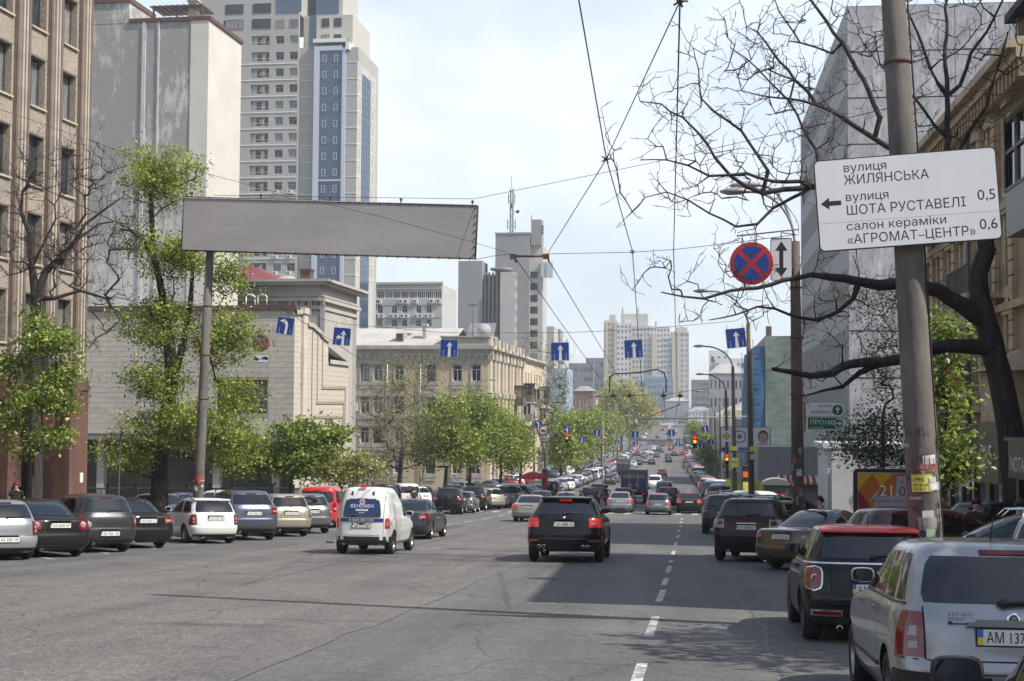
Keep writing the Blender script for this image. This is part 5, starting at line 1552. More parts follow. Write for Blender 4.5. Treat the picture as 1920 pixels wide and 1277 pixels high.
# ================================================================== CARS
def prof_fn(rows):
 Z = [r[0] for r in rows]
 cols = [[r[k] for r in rows] for k in range(1,4)]
 M = [_slopes(Z,c) for c in cols]
 return lambda z: tuple(pchip(Z,cols[k],M[k],z) for k in range(3))
CARS = {
 'hatch': dict(W=1.66,rows=[(.17,-1.80,1.80,.70),(.24,-1.90,1.90,.77),(.38,-1.97,1.97,.815),(.52,-1.985,1.98,.83),(.60,-1.95,1.95,.83),(.75,-1.925,1.90,.825),(.86,-1.90,1.70,.815),(.925,-1.87,1.15,.80),(.97,-1.85,.92,.775),(1.10,-1.78,.66,.735),(1.25,-1.68,.36,.685),(1.36,-1.57,.08,.635),(1.41,-1.48,-.08,.58),(1.44,-1.32,-.3,.45),(1.45,-1.0,-.55,.2)],
   ax=(-1.23,1.23),r=.30,tail='hatch',win=(1.0,1.34),rw=(1.0,1.33,.83),sw=[(-1.60,-1.36,-.90,-.80),(-.78,-.68,.02,.02),(.10,.08,.72,.20)]),
 'mini': dict(W=1.68,rows=[(.17,-1.62,1.66,.72),(.24,-1.74,1.75,.79),(.38,-1.80,1.82,.83),(.52,-1.82,1.83,.84),(.60,-1.80,1.82,.84),(.75,-1.76,1.74,.83),(.88,-1.72,1.52,.81),(.94,-1.69,1.0,.79),(.99,-1.66,.80,.765),(1.12,-1.60,.62,.72),(1.25,-1.53,.45,.67),(1.33,-1.47,.30,.63),(1.375,-1.42,.16,.60),(1.40,-1.30,-.05,.5),(1.41,-1.0,-.4,.25)],
   ax=(-1.20,1.26),r=.31,tail='mini',win=(1.0,1.32),rw=(1.02,1.30,.82),sw=[(-1.50,-1.42,-.55,-.50),(-.47,-.42,.55,.30)]),
 'sedan': dict(W=1.82,rows=[(.17,-2.12,2.16,.76),(.24,-2.24,2.26,.84),(.38,-2.32,2.34,.89),(.52,-2.34,2.36,.905),(.62,-2.31,2.33,.91),(.78,-2.29,2.22,.90),(.88,-2.27,1.95,.885),(.945,-2.24,1.30,.865),(.985,-2.10,1.02,.83),(1.02,-1.55,.88,.795),(1.13,-1.33,.66,.75),(1.27,-1.05,.36,.695),(1.37,-.80,.08,.64),(1.42,-.62,-.06,.57),(1.445,-.45,-.18,.44),(1.455,-.3,-.25,.2)],
   ax=(-1.35,1.42),r=.32,tail='sedan',win=(1.0,1.36),rw=(1.03,1.37,.82),sw=[(-1.22,-.82,-.92,-.76),(-.90,-.72,-.02,-.02),(.06,.05,.80,.22)]),
 'suv': dict(W=1.90,rows=[(.26,-2.10,2.12,.78),(.36,-2.26,2.26,.87),(.52,-2.33,2.33,.925),(.70,-2.34,2.34,.94),(.78,-2.31,2.33,.945),(.95,-2.28,2.24,.94),(1.08,-2.25,1.9,.92),(1.14,-2.22,1.3,.90),(1.19,-2.20,1.06,.865),(1.32,-2.08,.82,.81),(1.48,-1.93,.52,.755),(1.59,-1.84,.28,.71),(1.65,-1.78,.10,.65),(1.69,-1.60,-.2,.52),(1.70,-1.2,-.5,.25)],
   ax=(-1.42,1.44),r=.37,tail='suv',win=(1.22,1.56),rw=(1.22,1.55,.82),sw=[(-1.95,-1.70,-1.2,-1.12),(-1.1,-1.03,-.12,-.12),(-.03,-.03,.88,.45)]),
 'wagon': dict(W=1.74,rows=[(.22,-2.02,2.02,.72),(.30,-2.16,2.16,.80),(.44,-2.22,2.24,.855),(.60,-2.23,2.25,.87),(.70,-2.20,2.22,.87),(.84,-2.18,2.12,.865),(.96,-2.15,1.8,.85),(1.02,-2.12,1.25,.83),(1.06,-2.10,1.02,.80),(1.18,-2.02,.80,.76),(1.34,-1.92,.50,.71),(1.46,-1.84,.22,.665),(1.52,-1.78,.04,.61),(1.56,-1.6,-.2,.47),(1.57,-1.2,-.5,.2)],
   ax=(-1.28,1.28),r=.33,tail='tall',win=(1.09,1.45),rw=(1.10,1.44,.84),sw=[(-1.98,-1.80,-1.1,-1.02),(-1.0,-.94,-.1,-.1),(-.02,-.02,.82,.35)]),
 'van': dict(W=1.80,rows=[(.22,-2.08,2.05,.75),(.32,-2.16,2.16,.84),(.46,-2.18,2.2,.885),(.62,-2.18,2.2,.895),(.80,-2.16,2.12,.895),(.98,-2.15,1.9,.89),(1.06,-2.14,1.45,.88),(1.12,-2.13,1.30,.87),(1.30,-2.10,1.05,.845),(1.50,-2.06,.78,.81),(1.68,-2.02,.5,.775),(1.76,-1.98,.3,.73),(1.81,-1.85,.0,.60),(1.825,-1.5,-.4,.3)],
   ax=(-1.30,1.36),r=.32,tail='tall',win=(1.12,1.62),rw=(1.13,1.60,.84),sw=[(-1.98,-1.92,-1.0,-.98),(-.88,-.86,.05,.05),(.14,.14,1.12,.70)]),
}
def make_profile(kind,**over):
 c = dict(CARS[kind]);c.update(over);c['pf'] = prof_fn(c['rows']);c['z0'] = c['rows'][0][0];c['z1'] = c['rows'][-1][0]
 return c
def outline(c,z,nq=14,ns=18,n_r=4.2,n_f=3.0):
 yr,yf,hw = c['pf'](z)
 span = yf-yr
 dr = min(0.75,span*0.45);df = min(0.95,span*0.45)
 P = []
 for k in range(nq+1):
  t = (math.pi/2)*(k/nq)
  if k == 0: P.append((0.0,yr));continue
  P.append((hw*math.sin(t)**(2/n_r),yr+dr*(1-math.cos(t)**(2/n_r)) if k < nq else yr+dr))
 for k in range(1,ns): P.append((hw,yr+dr+(span-dr-df)*k/ns))
 for k in range(nq+1):
  t = (math.pi/2)*(1-k/nq)
  P.append((hw*math.sin(t)**(2/n_f) if k < nq else 0.0,yf-df*(1-math.cos(t)**(2/n_f)) if k else yf-df))
 return P
def densify(P):
 s = [0.0]
 for a,b in zip(P[:-1],P[1:]): s.append(s[-1]+math.hypot(b[0]-a[0],b[1]-a[1]))
 return s
def at_s(P,S,s):
 if s < 0:
  x,y = at_s(P,S,-s);return -x,y
 lo,hi = 0,len(S)-1
 s = min(s,S[-1])
 while hi-lo > 1:
  k = (lo+hi)//2
  if S[k] <= s: lo = k
  else: hi = k
 t = (s-S[lo])/max(1e-9,S[lo+1]-S[lo])
 return P[lo][0]+(P[lo+1][0]-P[lo][0])*t,P[lo][1]+(P[lo+1][1]-P[lo][1])*t
def s_x(P,S,x):
 """arc length on the rear face at lateral x"""
 for k in range(len(P)-1):
  if P[k+1][0] >= x:
   t = (x-P[k][0])/max(1e-9,P[k+1][0]-P[k][0]);return S[k]+(S[k+1]-S[k])*t
 return S[-1]*0.3
def s_y(P,S,y):
 """arc length on the flank at lengthwise y"""
 for k in range(len(P)-1):
  if P[k+1][1] >= y:
   t = (y-P[k][1])/max(1e-9,P[k+1][1]-P[k][1]);return S[k]+(S[k+1]-S[k])*t
 return S[-1]
def patch(mb,c,z0,z1,lo,hi,nz=6,ns=8,off=0.008,side=1,skirt=0.02):
 """raised skin following the body: lo/hi give ('x'|'y', value) or a function of t in 0..1 of the same"""
 rows = []
 for j in range(nz+1):
  t = j/nz;z = z0+(z1-z0)*t
  P = outline(c,z);S = densify(P)
  def val(v):
   v = v(t) if callable(v) else v
   if v[0] == 'x': return math.copysign(s_x(P,S,abs(v[1])),v[1])
   return s_y(P,S,v[1])
  a,b = val(lo),val(hi)
  rows.append([(*at_s(P,S,a+(b-a)*i/ns),z) for i in range(ns+1)])
 if side < 0: rows = [[(-x,y,z) for x,y,z in r] for r in rows]
 V = [[Vector(p) for p in r] for r in rows]
 N = []
 for j in range(nz+1):
  nr = []
  for i in range(ns+1):
   du = V[j][min(i+1,ns)]-V[j][max(i-1,0)];dv = V[min(j+1,nz)][i]-V[max(j-1,0)][i]
   n = du.cross(dv)
   n = n.normalized() if n.length > 1e-9 else Vector((0,-1,0))
   ref = Vector((V[j][i].x,V[j][i].y,0))
   if n.dot(ref) < 0: n = -n
   nr.append(n)
  N.append(nr)
 top = [[V[j][i]+N[j][i]*off for i in range(ns+1)] for j in range(nz+1)]
 sm = mb.smooth;mb.smooth = True
 mb.grid(top)
 if skirt:
  mb.smooth = False
  ring = [(j,0) for j in range(nz+1)]+[(nz,i) for i in range(1,ns+1)]+[(j,ns) for j in range(nz-1,-1,-1)]+[(0,i) for i in range(ns-1,-1,-1)]
  for k in range(len(ring)-1):
   (a,b),(e,f_) = ring[k],ring[k+1]
   mb.face([top[a][b],top[e][f_],V[e][f_]-N[e][f_]*skirt,V[a][b]-N[a][b]*skirt])
 mb.smooth = sm
 return top,N
def flank_x(c,z,y):
 P = outline(c,z);S = densify(P)
 return at_s(P,S,s_y(P,S,y))[0]
def body_mesh(c,pm,res=1.0,cut=True,name='body'):
 z0,z1 = c['z0'],c['z1']
 nz = int(34*res)
 nq,ns = max(4,int(12*res)),max(5,int(22*res))
 zs = sorted({round(z0+(z1-z0)*k/nz,4) for k in range(nz+1)} | {r[0] for r in c['rows']})
 zs = [z for i,z in enumerate(zs) if i == 0 or z-zs[i-1] > 0.006 or any(abs(z-r[0]) < 1e-6 for r in c['rows'])]
 bm = bmesh.new()
 rings = []
 for z in zs:
  P = outline(c,z,nq,ns)
  ring = [(x,y) for x,y in P]+[(-x,y) for x,y in P[-2:0:-1]]
  rings.append([bm.verts.new((x,y,z)) for x,y in ring])
 n = len(rings[0])
 for a,b in zip(rings[:-1],rings[1:]):
  for k in range(n):
   f = bm.faces.new((a[k],a[(k+1) % n],b[(k+1) % n],b[k]));f.smooth = True
 bm.faces.new(rings[0][::-1]);f = bm.faces.new(rings[-1]);f.smooth = True
 for f in bm.faces:
  if f.calc_center_median().z < z0+0.001: f.material_index = 1
 me = bpy.data.meshes.new(name);bm.to_mesh(me);bm.free()
 me.materials.append(pm);me.materials.append(UNDER)
 if not cut: return me
 o = bpy.data.objects.new('tmp_body',me);TS.collection.objects.link(o)
 cb = MB();cb.mi = 1
 r = c['r']+0.045
 hw = c['W']/2
 for y in c['ax']:
  for s in (-1,1):
   prof = [(0,s*(hw-0.36)),(r,s*(hw-0.36)),(r,s*(hw+0.25)),(0,s*(hw+0.25))]
   m = MB();m.mi = 1
   x0,x1 = sorted((s*(hw-0.36),s*(hw+0.25)))
   pl = [(y+r*math.cos(2*math.pi*k/28),c['r']+r*math.sin(2*math.pi*k/28)) for k in range(28)]
   cb.prism(pl,x0,x1,'x')
 ct = bpy.data.objects.new('tmp_cut',cb.mesh('tmp_cut',[pm,UNDER]));TS.collection.objects.link(ct)
 bmx = bmesh.new();bmx.from_mesh(ct.data);bmesh.ops.recalc_face_normals(bmx,faces=bmx.faces);bmx.to_mesh(ct.data);bmx.free()
 bmx = bmesh.new();bmx.from_mesh(me);bmesh.ops.recalc_face_normals(bmx,faces=bmx.faces);bmx.to_mesh(me);bmx.free()
 md = o.modifiers.new('cut','BOOLEAN');md.operation = 'DIFFERENCE';md.object = ct;md.solver = 'EXACT'
 out = evaluate(o);out.name = name
 bpy.data.objects.remove(o);bpy.data.objects.remove(ct)
 return out
_wheel = {}
def wheel_meshes(r,w=0.2,spokes=5,rimm=None):
 key = (round(r,3),spokes,rimm.name if rimm else '')
 if key in _wheel: return _wheel[key]
 t = MB();t.lathe([(r*0.66,-w/2),(r*0.9,-w/2-0.004),(r*0.985,-w/2+0.03),(r,0),(r*0.985,w/2-0.03),(r*0.9,w/2+0.004),(r*0.66,w/2),(r*0.6,w*0.3),(r*0.6,-w*0.3),(r*0.66,-w/2)],n=28,axis='x')
 q = MB();rr = r*0.67
 q.lathe([(rr,w/2-0.005),(rr*0.9,w/2-0.02),(rr*0.88,0.0)],n=28,axis='x')
 q.lathe([(0.0,w/2-0.02),(rr*0.2,w/2-0.022),(rr*0.24,w/2-0.045)],n=16,axis='x')
 for k in range(spokes):
  a = 2*math.pi*k/spokes
  ca,sa = math.cos(a),math.sin(a)
  def pp(u,v,x): return (x,u*ca-v*sa,u*sa+v*ca)
  wd = rr*(0.20 if spokes < 7 else 0.12)
  a0 = [pp(rr*0.15,-wd*0.6,w/2-0.03),pp(rr*0.15,wd*0.6,w/2-0.03),pp(rr*0.93,wd*0.45,w/2-0.035),pp(rr*0.93,-wd*0.45,w/2-0.035)]
  a1 = [pp(rr*0.15,-wd*0.8,w/2-0.07),pp(rr*0.15,wd*0.8,w/2-0.07),pp(rr*0.93,wd*0.6,w/2-0.07),pp(rr*0.93,-wd*0.6,w/2-0.07)]
  q.face(a0)
  for i in range(4): q.face([a0[i],a0[(i+1) % 4],a1[(i+1) % 4],a1[i]])
 q.mi = 1;q.lathe([(0.0,0.0),(rr*0.9,0.0)],n=20,axis='x')
 _wheel[key] = (t.mesh('tyre',RUBBER),q.mesh('rim',[rimm or ALLOY,UNDER]))
 return _wheel[key]
def plate_text(root,txt,x,y,z,w=0.52,rz=0.0,tilt=0.0,near=False,h=0.112):
 b = MB();b.box(-w/2-0.012,w/2+0.012,-0.008,0.0,-h/2-0.012,h/2+0.012);b.mi = 1;b.box(-w/2,w/2,-0.012,-0.008,-h/2,h/2)
 b.mi = 2;b.box(-w/2,-w/2+0.04,-0.014,-0.012,0,h/2);b.mi = 3;b.box(-w/2,-w/2+0.04,-0.014,-0.012,-h/2,0)
 o = place('number_plate',b.mesh('number_plate',[BLACKP,PLATE,PBLUE,PYEL]),root,(x,y,z))
 o.rotation_euler = (tilt,0,rz)
 fit(txt,h*0.98,INK,o,(0.022,-0.0145,-h*0.35),w-0.085,align='CENTER',extrude=0.001)
 return o
def car_parts(root,kind,pm,plate='AA 0000 AA',lit=False,near=0,rails=False,dark_glass=True,res=1.0,roofm=None,arch=False,wiper=True,
              bumper=None,trunk_badge=True,tail=None,spokes=5,rimm=None,spoiler=False,strip=False,**over):
 c = make_profile(kind,**over)
 hw = c['W']/2
 o = place('body',body_mesh(c,pm,res),root)
 tl = TAILON if lit else TAIL
 tail = tail or c['tail']
 z_belt = c['win'][0];
 zb,zt,fr = c['rw']
 m = MB();
 def rwx(t,s_=1):
  z = zb+(zt-zb)*t;h = c['pf'](z)[2]
  e = 1-0.045*(2*t-1)**6
  return ('x',s_*h*fr*e)
 patch(m,c,zb,zt,lambda t: rwx(t,-1),lambda t: rwx(t,1),6,14,0.006)
 m.build('rear_window',CARGLASS,root)
 s0,s1 = c['win']
 for side in (-1,1):
  for (a0,a1,b0,b1) in c['sw']:
   m = MB()
   patch(m,c,s0,s1,lambda t,a0=a0,a1=a1: ('y',a0+(a1-a0)*t),lambda t,b0=b0,b1=b1: ('y',b0+(b1-b0)*t),4,5,0.005,side)
   m.build('side_window',CARGLASS,root)
 m = MB()
 rows = []
 for j in range(6):
  z = s0+0.02+(s1-0.03-s0)*j/5;P = outline(c,z);yf = c['pf'](z)[1];h = c['pf'](z)[2]
  pts = []
  for i in range(11):
   x = h*0.84*(2*i/10-1);k = len(P)-1
   while k > 0 and P[k][0] < abs(x): k -= 1
   t = (abs(x)-P[k+1][0])/max(1e-9,P[k][0]-P[k+1][0]) if k+1 < len(P) else 0
   y = P[k+1][1]+(P[k][1]-P[k+1][1])*t if k+1 < len(P) else yf
   pts.append((x,y+0.012,z+0.006))
  rows.append(pts)
 m.smooth = True;m.grid(rows);m.build('windscreen',CARGLASS,root)
 def lamp(z0_,z1_,lo,hi,mm,name='tail_light',off=0.012,nz=4,ns=6,both=True,parent=None):
  out = []
  for side in (-1,1):
   m = MB();patch(m,c,z0_,z1_,lo,hi,nz,ns,off,side)
   out.append(m.build(name,mm,root))
  return out
 if tail == 'hatch':
  lamp(.61,.93,('x',hw*0.75),('y',-1.66),tl);lamp(.76,.83,('x',hw*0.80),('y',-1.78),CLEARL,'indicator',0.016,2);lamp(.67,.72,('x',hw*0.80),('y',-1.80),CLEARL,'reversing_light',0.016,2)
 elif tail == 'mini':
  ov = lambda a,b,s_: (lambda t: ('x',hw*((a+b)/2+s_*(b-a)/2*(max(0.0,1-(2*t-1)**4))**.5+.02*(0.5-t))))
  lamp(.622,.928,ov(.712,.955,-1),ov(.712,.955,1),CHROME,'light_surround',0.014,10);lamp(.635,.915,ov(.735,.935,-1),ov(.735,.935,1),tl,off=0.022,nz=10)
  for side in (-1,1):
   m = MB();P = outline(c,.78);S = densify(P);x,y = at_s(P,S,s_x(P,S,hw*.835));m.lathe([(.034,-0.032),(0.042,-0.034),(0.046,-.02)],(side*x,y,.78),16,'y');m.build('light_ring',CHROME,root)
 elif tail == 'sedan':
  lamp(.72,.93,('x',hw*0.60),('y',c['rows'][4][1]+0.42),tl);lamp(.77,.84,('x',hw*0.64),('x',hw*0.84),CLEARL,'reversing_light',0.018,2)
 elif tail == 'round':
  lamp(.70,.92,('x',hw*0.52),('y',c['rows'][4][1]+0.40),tl)
  for side in (-1,1):
   for fx in (0.65,0.86):
    P = outline(c,.81);S = densify(P);x,y = at_s(P,S,s_x(P,S,hw*fx))
    m = MB();m.lathe([(0.0,-0.03),(0.06,-0.028),(0.085,-0.01),(0.09,0.02)],(side*x,y,.81),14,'y');m.build('round_lamp',CLEARL,root)
 elif tail == 'suv':
  lamp(.90,1.13,('x',hw*0.66),('y',c['rows'][4][1]+0.42),tl);lamp(.97,1.02,('x',hw*0.70),('x',hw*0.90),CLEARL,'reversing_light',0.018,2)
 elif tail == 'clear':
  lamp(.90,1.13,('x',hw*0.62),('y',c['rows'][4][1]+0.45),CLEARL);lamp(.98,1.08,('x',hw*0.66),('x',hw*0.80),tl,'brake_light',0.018,2)
 elif tail == 'tall':
  zt_ = c['rw'][0]
  lamp(.72,zt_-0.02,('x',hw*0.80),('y',c['rows'][4][1]+0.22),tl);lamp(.80,.90,('x',hw*0.83),('x',hw*0.95),CLEARL,'reversing_light',0.018,2)
 m = MB();patch(m,c,zt+0.012,zt+0.045,('x',-0.17),('x',0.17),1,6,0.012)
 m.build('high_brake_light',TAILON if lit else mat('dark_red_lens',(.05,.004,.004),.2),root)
 zl = c['z0']
 m = MB();patch(m,c,zl+0.01,zl+0.14,('x',-hw*0.86),('x',hw*0.86),3,14,0.008);m.build('rear_valance',BLACKP,root)
 if bumper is not None:
  m = MB();patch(m,c,zl+0.14,c['rows'][4][0]-0.02,('y',c['rows'][4][1]+0.75),('x',-0.001),4,12,0.01);
  m.build('bumper',bumper,root);m = MB();patch(m,c,zl+0.14,c['rows'][4][0]-0.02,('y',c['rows'][4][1]+0.75),('x',-0.001),4,12,0.01,-1);m.build('bumper',bumper,root)
 if strip:
  for side in (-1,1):
   m = MB();patch(m,c,zl+0.22,zl+0.27,('x',0.0),('y',c['ax'][0]-c['r']-0.08),1,14,0.014,side);m.build('bumper_strip',BLACKP,root)
   m = MB();patch(m,c,zl+0.26,zl+0.30,('y',c['ax'][0]+c['r']+0.12),('y',c['ax'][1]-c['r']-0.12),1,10,0.012,side);m.build('side_strip',BLACKP,root)
 if near:
  zc = c['rows'][4][0]-0.005
  sm = MB()
  patch(sm,c,zc-0.005,zc+0.005,('x',-hw*0.97),('x',hw*0.97),1,16,0.004,1,0)
  zg = c['rw'][0]-0.03 if kind != 'sedan' else .955
  for side in (-1,1):
   patch(sm,c,zc,zg,('x',hw*0.74 if kind == 'hatch' else hw*0.60),('x',hw*0.74+0.009 if kind == 'hatch' else hw*0.60+0.009),8,1,0.004,side,0)
   for yy in ([c['sw'][-1][0]-0.04,c['sw'][-1][2]+0.06] + ([c['sw'][-2][0]+0.02] if len(c['sw']) > 2 else [])):
    patch(sm,c,zl+0.14,s0-0.03,('y',yy),('y',yy+0.008),8,1,0.003,side,0)
   patch(sm,c,zl+0.13,zl+0.138,('y',c['ax'][0]+c['r']+0.15),('y',c['ax'][1]-c['r']-0.15),1,8,0.003,side,0)
  sm.build('panel_gaps',SEAM,root)
  for side in (-1,1):
   for yy in ([c['sw'][-1][0]+0.12] + ([c['sw'][-2][0]+0.14] if len(c['sw']) > 2 else [])):
    x = flank_x(c,s0-0.12,yy)
    m = MB();m.box(side*(x+0.03)-0.012,side*(x+0.03)+0.012,yy-0.09,yy+0.09,s0-0.135,s0-0.105);m.box(side*(x+0.0)-0.03,side*(x+0.0)+0.03,yy-0.09,yy-0.075,s0-0.13,s0-0.11);m.box(side*(x+0.0)-0.03,side*(x+0.0)+0.03,yy+0.075,yy+0.09,s0-0.13,s0-0.11)
    m.build('door_handle',pm,root)
   m = MB();patch(m,c,s0-0.03,s0-0.012,('y',c['sw'][0][0]-0.03),('y',c['sw'][-1][2]+0.04),1,12,0.008,side);m.build('window_trim',BLACKP,root)
 if roofm is not None:
  m = MB();zz = c['win'][1]+0.025
  P0 = None
  rows = []
  for z in [zz,(zz+c['z1'])/2,c['z1']-0.012,c['z1']-0.003]:
   P = outline(c,z,12,14);ring = [(x*1.005,y*1.003,z+0.006) for x,y in P]+[(-x*1.005,y*1.003,z+0.006) for x,y in P[-2:0:-1]];rows.append(ring)
  m.smooth = True;m.grid(rows,True);m.face(rows[-1]);m.build('roof_panel',roofm,root)
 if spoiler:
  m = MB();yr,yf,h = c['pf'](c['win'][1]+0.05)
  z = c['z1']
  pts = []
  for i in range(9):
   x = h*0.98*(2*i/8-1);b = 0.10*(abs(x)/h)**3
   pts.append([(x,yr+0.42+b,z-0.025),(x,yr+0.06+b,z-0.03),(x,yr-0.10+b,z-0.055),(x,yr-0.11+b,z-0.08),(x,yr+0.02+b,z-0.09)])
  m.smooth = True;m.grid(pts)
  for i in (0,8): m.face(pts[i])
  m.build('roof_spoiler',roofm or pm,root)
 if arch:
  for y in c['ax']:
   for side in (-1,1):
    m = MB();rows = []
    for j in range(15):
     t = math.pi*(-0.06+1.12*j/14);rr = c['r']+0.045
     row = []
     for q,(dr,dx) in enumerate(((0.0,-0.02),(0.0,0.018),(0.05,0.016),(0.065,0.0))):
      yy,zz = y+(rr+dr)*math.cos(t),c['r']+(rr+dr)*math.sin(t)
      row.append((side*(flank_x(c,max(c['z0'],zz),yy)+dx),yy,max(zz,c['z0']-0.02)))
     rows.append(row)
    m.smooth = True;m.grid(rows);m.build('wheel_arch',arch,root)
 ty,rim = wheel_meshes(c['r'],0.21,spokes,rimm)
 for y in c['ax']:
  for side in (-1,1):
   w = place('wheel',ty,root,(side*(hw-0.125),y,c['r']),(0,0,0 if side > 0 else math.pi))
   place('rim',rim,w)
 for side in (-1,1):
  x = flank_x(c,s0,c['sw'][-1][2]-0.12)
  yy = c['sw'][-1][2]-0.14
  m = MB();m.smooth = True
  ring = []
  for j,(dy,sc) in enumerate(((0.0,0.86),(0.02,1.0),(0.08,0.9),(0.14,0.55))):
   ring.append([(side*(x+0.135)+0.105*sc*math.copysign(abs(math.cos(t))**0.6,math.cos(t)),yy+dy,s0+0.07+0.068*sc*math.copysign(abs(math.sin(t))**0.6,math.sin(t))) for t in [2*math.pi*q/16 for q in range(16)]])
  m.grid(ring,True);m.face(ring[-1])
  m.smooth = False;m.box(min(side*x,side*(x+0.06)),max(side*x,side*(x+0.06)),yy+0.02,yy+0.08,s0+0.0,s0+0.05)
  o = m.build('mirror',pm if near != 2 else pm,root)
  g = MB();g.face(ring[0]);g.build('mirror_glass',CARGLASS,o)
 zp = {'hatch': .70,'mini': .66,'sedan': .80,'suv': .92,'wagon': .86,'van': .86}[kind] if 'plate_z' not in over else over['plate_z']
 P = outline(c,zp);yr = P[0][1]
 rec = MB();patch(rec,c,zp-0.085,zp+0.085,('x',-0.34),('x',0.34),2,6,0.004);rec.build('plate_recess',BLACKP if near == 2 else pm,root) if near else None
 plate_text(root,plate,0,yr-0.012,zp,near=bool(near))
 if near:
  zh = zp+0.11
  m = MB();m.box(-0.26,0.26,yr-0.03,yr+0.03,zh-0.012,zh+0.014);m.build('tailgate_grip',CHROME if near == 3 else pm,root)
  if wiper and kind != 'sedan':
   P2 = outline(c,zb+0.03);y2 = P2[0][1]
   m = MB();m.lathe([(0.0,-0.05),(0.03,-0.045),(0.035,0.0)],(0,y2,zb+0.02),10,'y');m.path([(0,y2-0.03,zb+0.03),(0.38,y2-0.0,zb+0.05)],0.012);m.build('rear_wiper',BLACKP,root)
  ex = MB()
  ex.lathe([(0.028,-0.02),(0.034,-0.02),(0.034,0.2)],(hw*0.5*(-1),c['rows'][2][1]+0.0,zl+0.02),12,'y');ex.build('exhaust',CHROME,root)
 m = MB();yr_,yf_,_ = c['pf'](c['z1']-0.02)
 if kind in ('hatch','suv','wagon','van') or near:
  m.tube((0,yr_+0.25,c['z1']-0.02),(0,yr_+0.12,c['z1']+0.17),0.006,0.003,6);m.build('aerial',BLACKP,root)
 if rails:
  for side in (-1,1):
   m = MB();zr = c['z1']-0.03;h = c['pf'](c['win'][1]+0.03)[2]*0.9
   pts = [(side*h,c['sw'][0][1]+0.2,zr-0.05),(side*h,c['sw'][0][1]+0.32,zr+0.07),(side*h,(c['sw'][0][1]+c['sw'][-1][3])/2,zr+0.10),(side*h,c['sw'][-1][3]-0.2,zr+0.07),(side*h,c['sw'][-1][3]-0.08,zr-0.05)]
   m.path(pts,0.018);m.build('roof_rail',CHROME if rails == 'c' else BLACKP,root)
 return c
def seat_on_road(o,x,y,yaw,tilt=True,dz=0.0):
 """stand a thing on the sloping road, heading yaw to the left of the street axis"""
 s = (gz(y+1.5)-gz(y-1.5))/3.0
 n = Vector((0,-s,1)).normalized()
 h = Vector((-math.sin(yaw),math.cos(yaw),0));h = (h-n*h.dot(n)).normalized()
 r_ = h.cross(n)
 M = Matrix((r_,h,n)).transposed()
 o.rotation_euler = M.to_euler()
 o.location = (x,y,gz(y)+dz)
P_ = {
 'silver': paint('silver',(0.30,0.31,0.325),0.6),'black': paint('black',(0.008,0.008,0.009)),'white': paint('white',(0.66,0.66,0.64)),
 'grey': paint('dark_grey',(0.045,0.046,0.05),0.4),'bluegrey': paint('blue_grey',(0.085,0.10,0.14),0.5),'beige': paint('champagne',(0.42,0.38,0.29),0.5),
 'red': paint('red',(0.52,0.02,0.018)),'darkred': paint('dark_red',(0.085,0.01,0.012),0.2),'bronze': paint('bronze',(0.085,0.058,0.032),0.4),
 'maroon': paint('maroon_black',(0.028,0.012,0.014),0.3),'blue': paint('blue',(0.02,0.06,0.20),0.2),'teal': paint('dark_teal',(0.02,0.05,0.055),0.3),
 'midgrey': paint('mid_grey',(0.16,0.165,0.17),0.5),'sand': paint('sand_silver',(0.33,0.31,0.27),0.5),'green': paint('dark_green',(0.015,0.05,0.03),0.2),
}
WORD = {'silver': 'silver','black': 'black','white': 'white','grey': 'dark grey','bluegrey': 'blue-grey','beige': 'beige','red': 'red','darkred': 'dark red','bronze': 'bronze','maroon': 'dark maroon','blue': 'dark blue','teal': 'dark teal','midgrey': 'mid grey','sand': 'sand silver','green': 'dark green'}
def car(name,label,kind,col,px,py,yaw=0.0,Y=None,X=None,group=None,cat='car',rear=True,**k):
 """px, py: where the middle of the car's tail stands on the road in the photo"""
 yaw = R(yaw)
 if X is None:
  p = hit(px,py) if Y is None else pt(px,900,Y)
  X,Y = p.x,p.y
 root = empty(name,(0,0,0),0,label,cat,group)
 c = car_parts(root,kind,P_[col],**k)
 tail = -c['rows'][3][1] if rear else 0
 seat_on_road(root,X-math.sin(yaw)*tail,Y+math.cos(yaw)*tail,yaw)
 return root
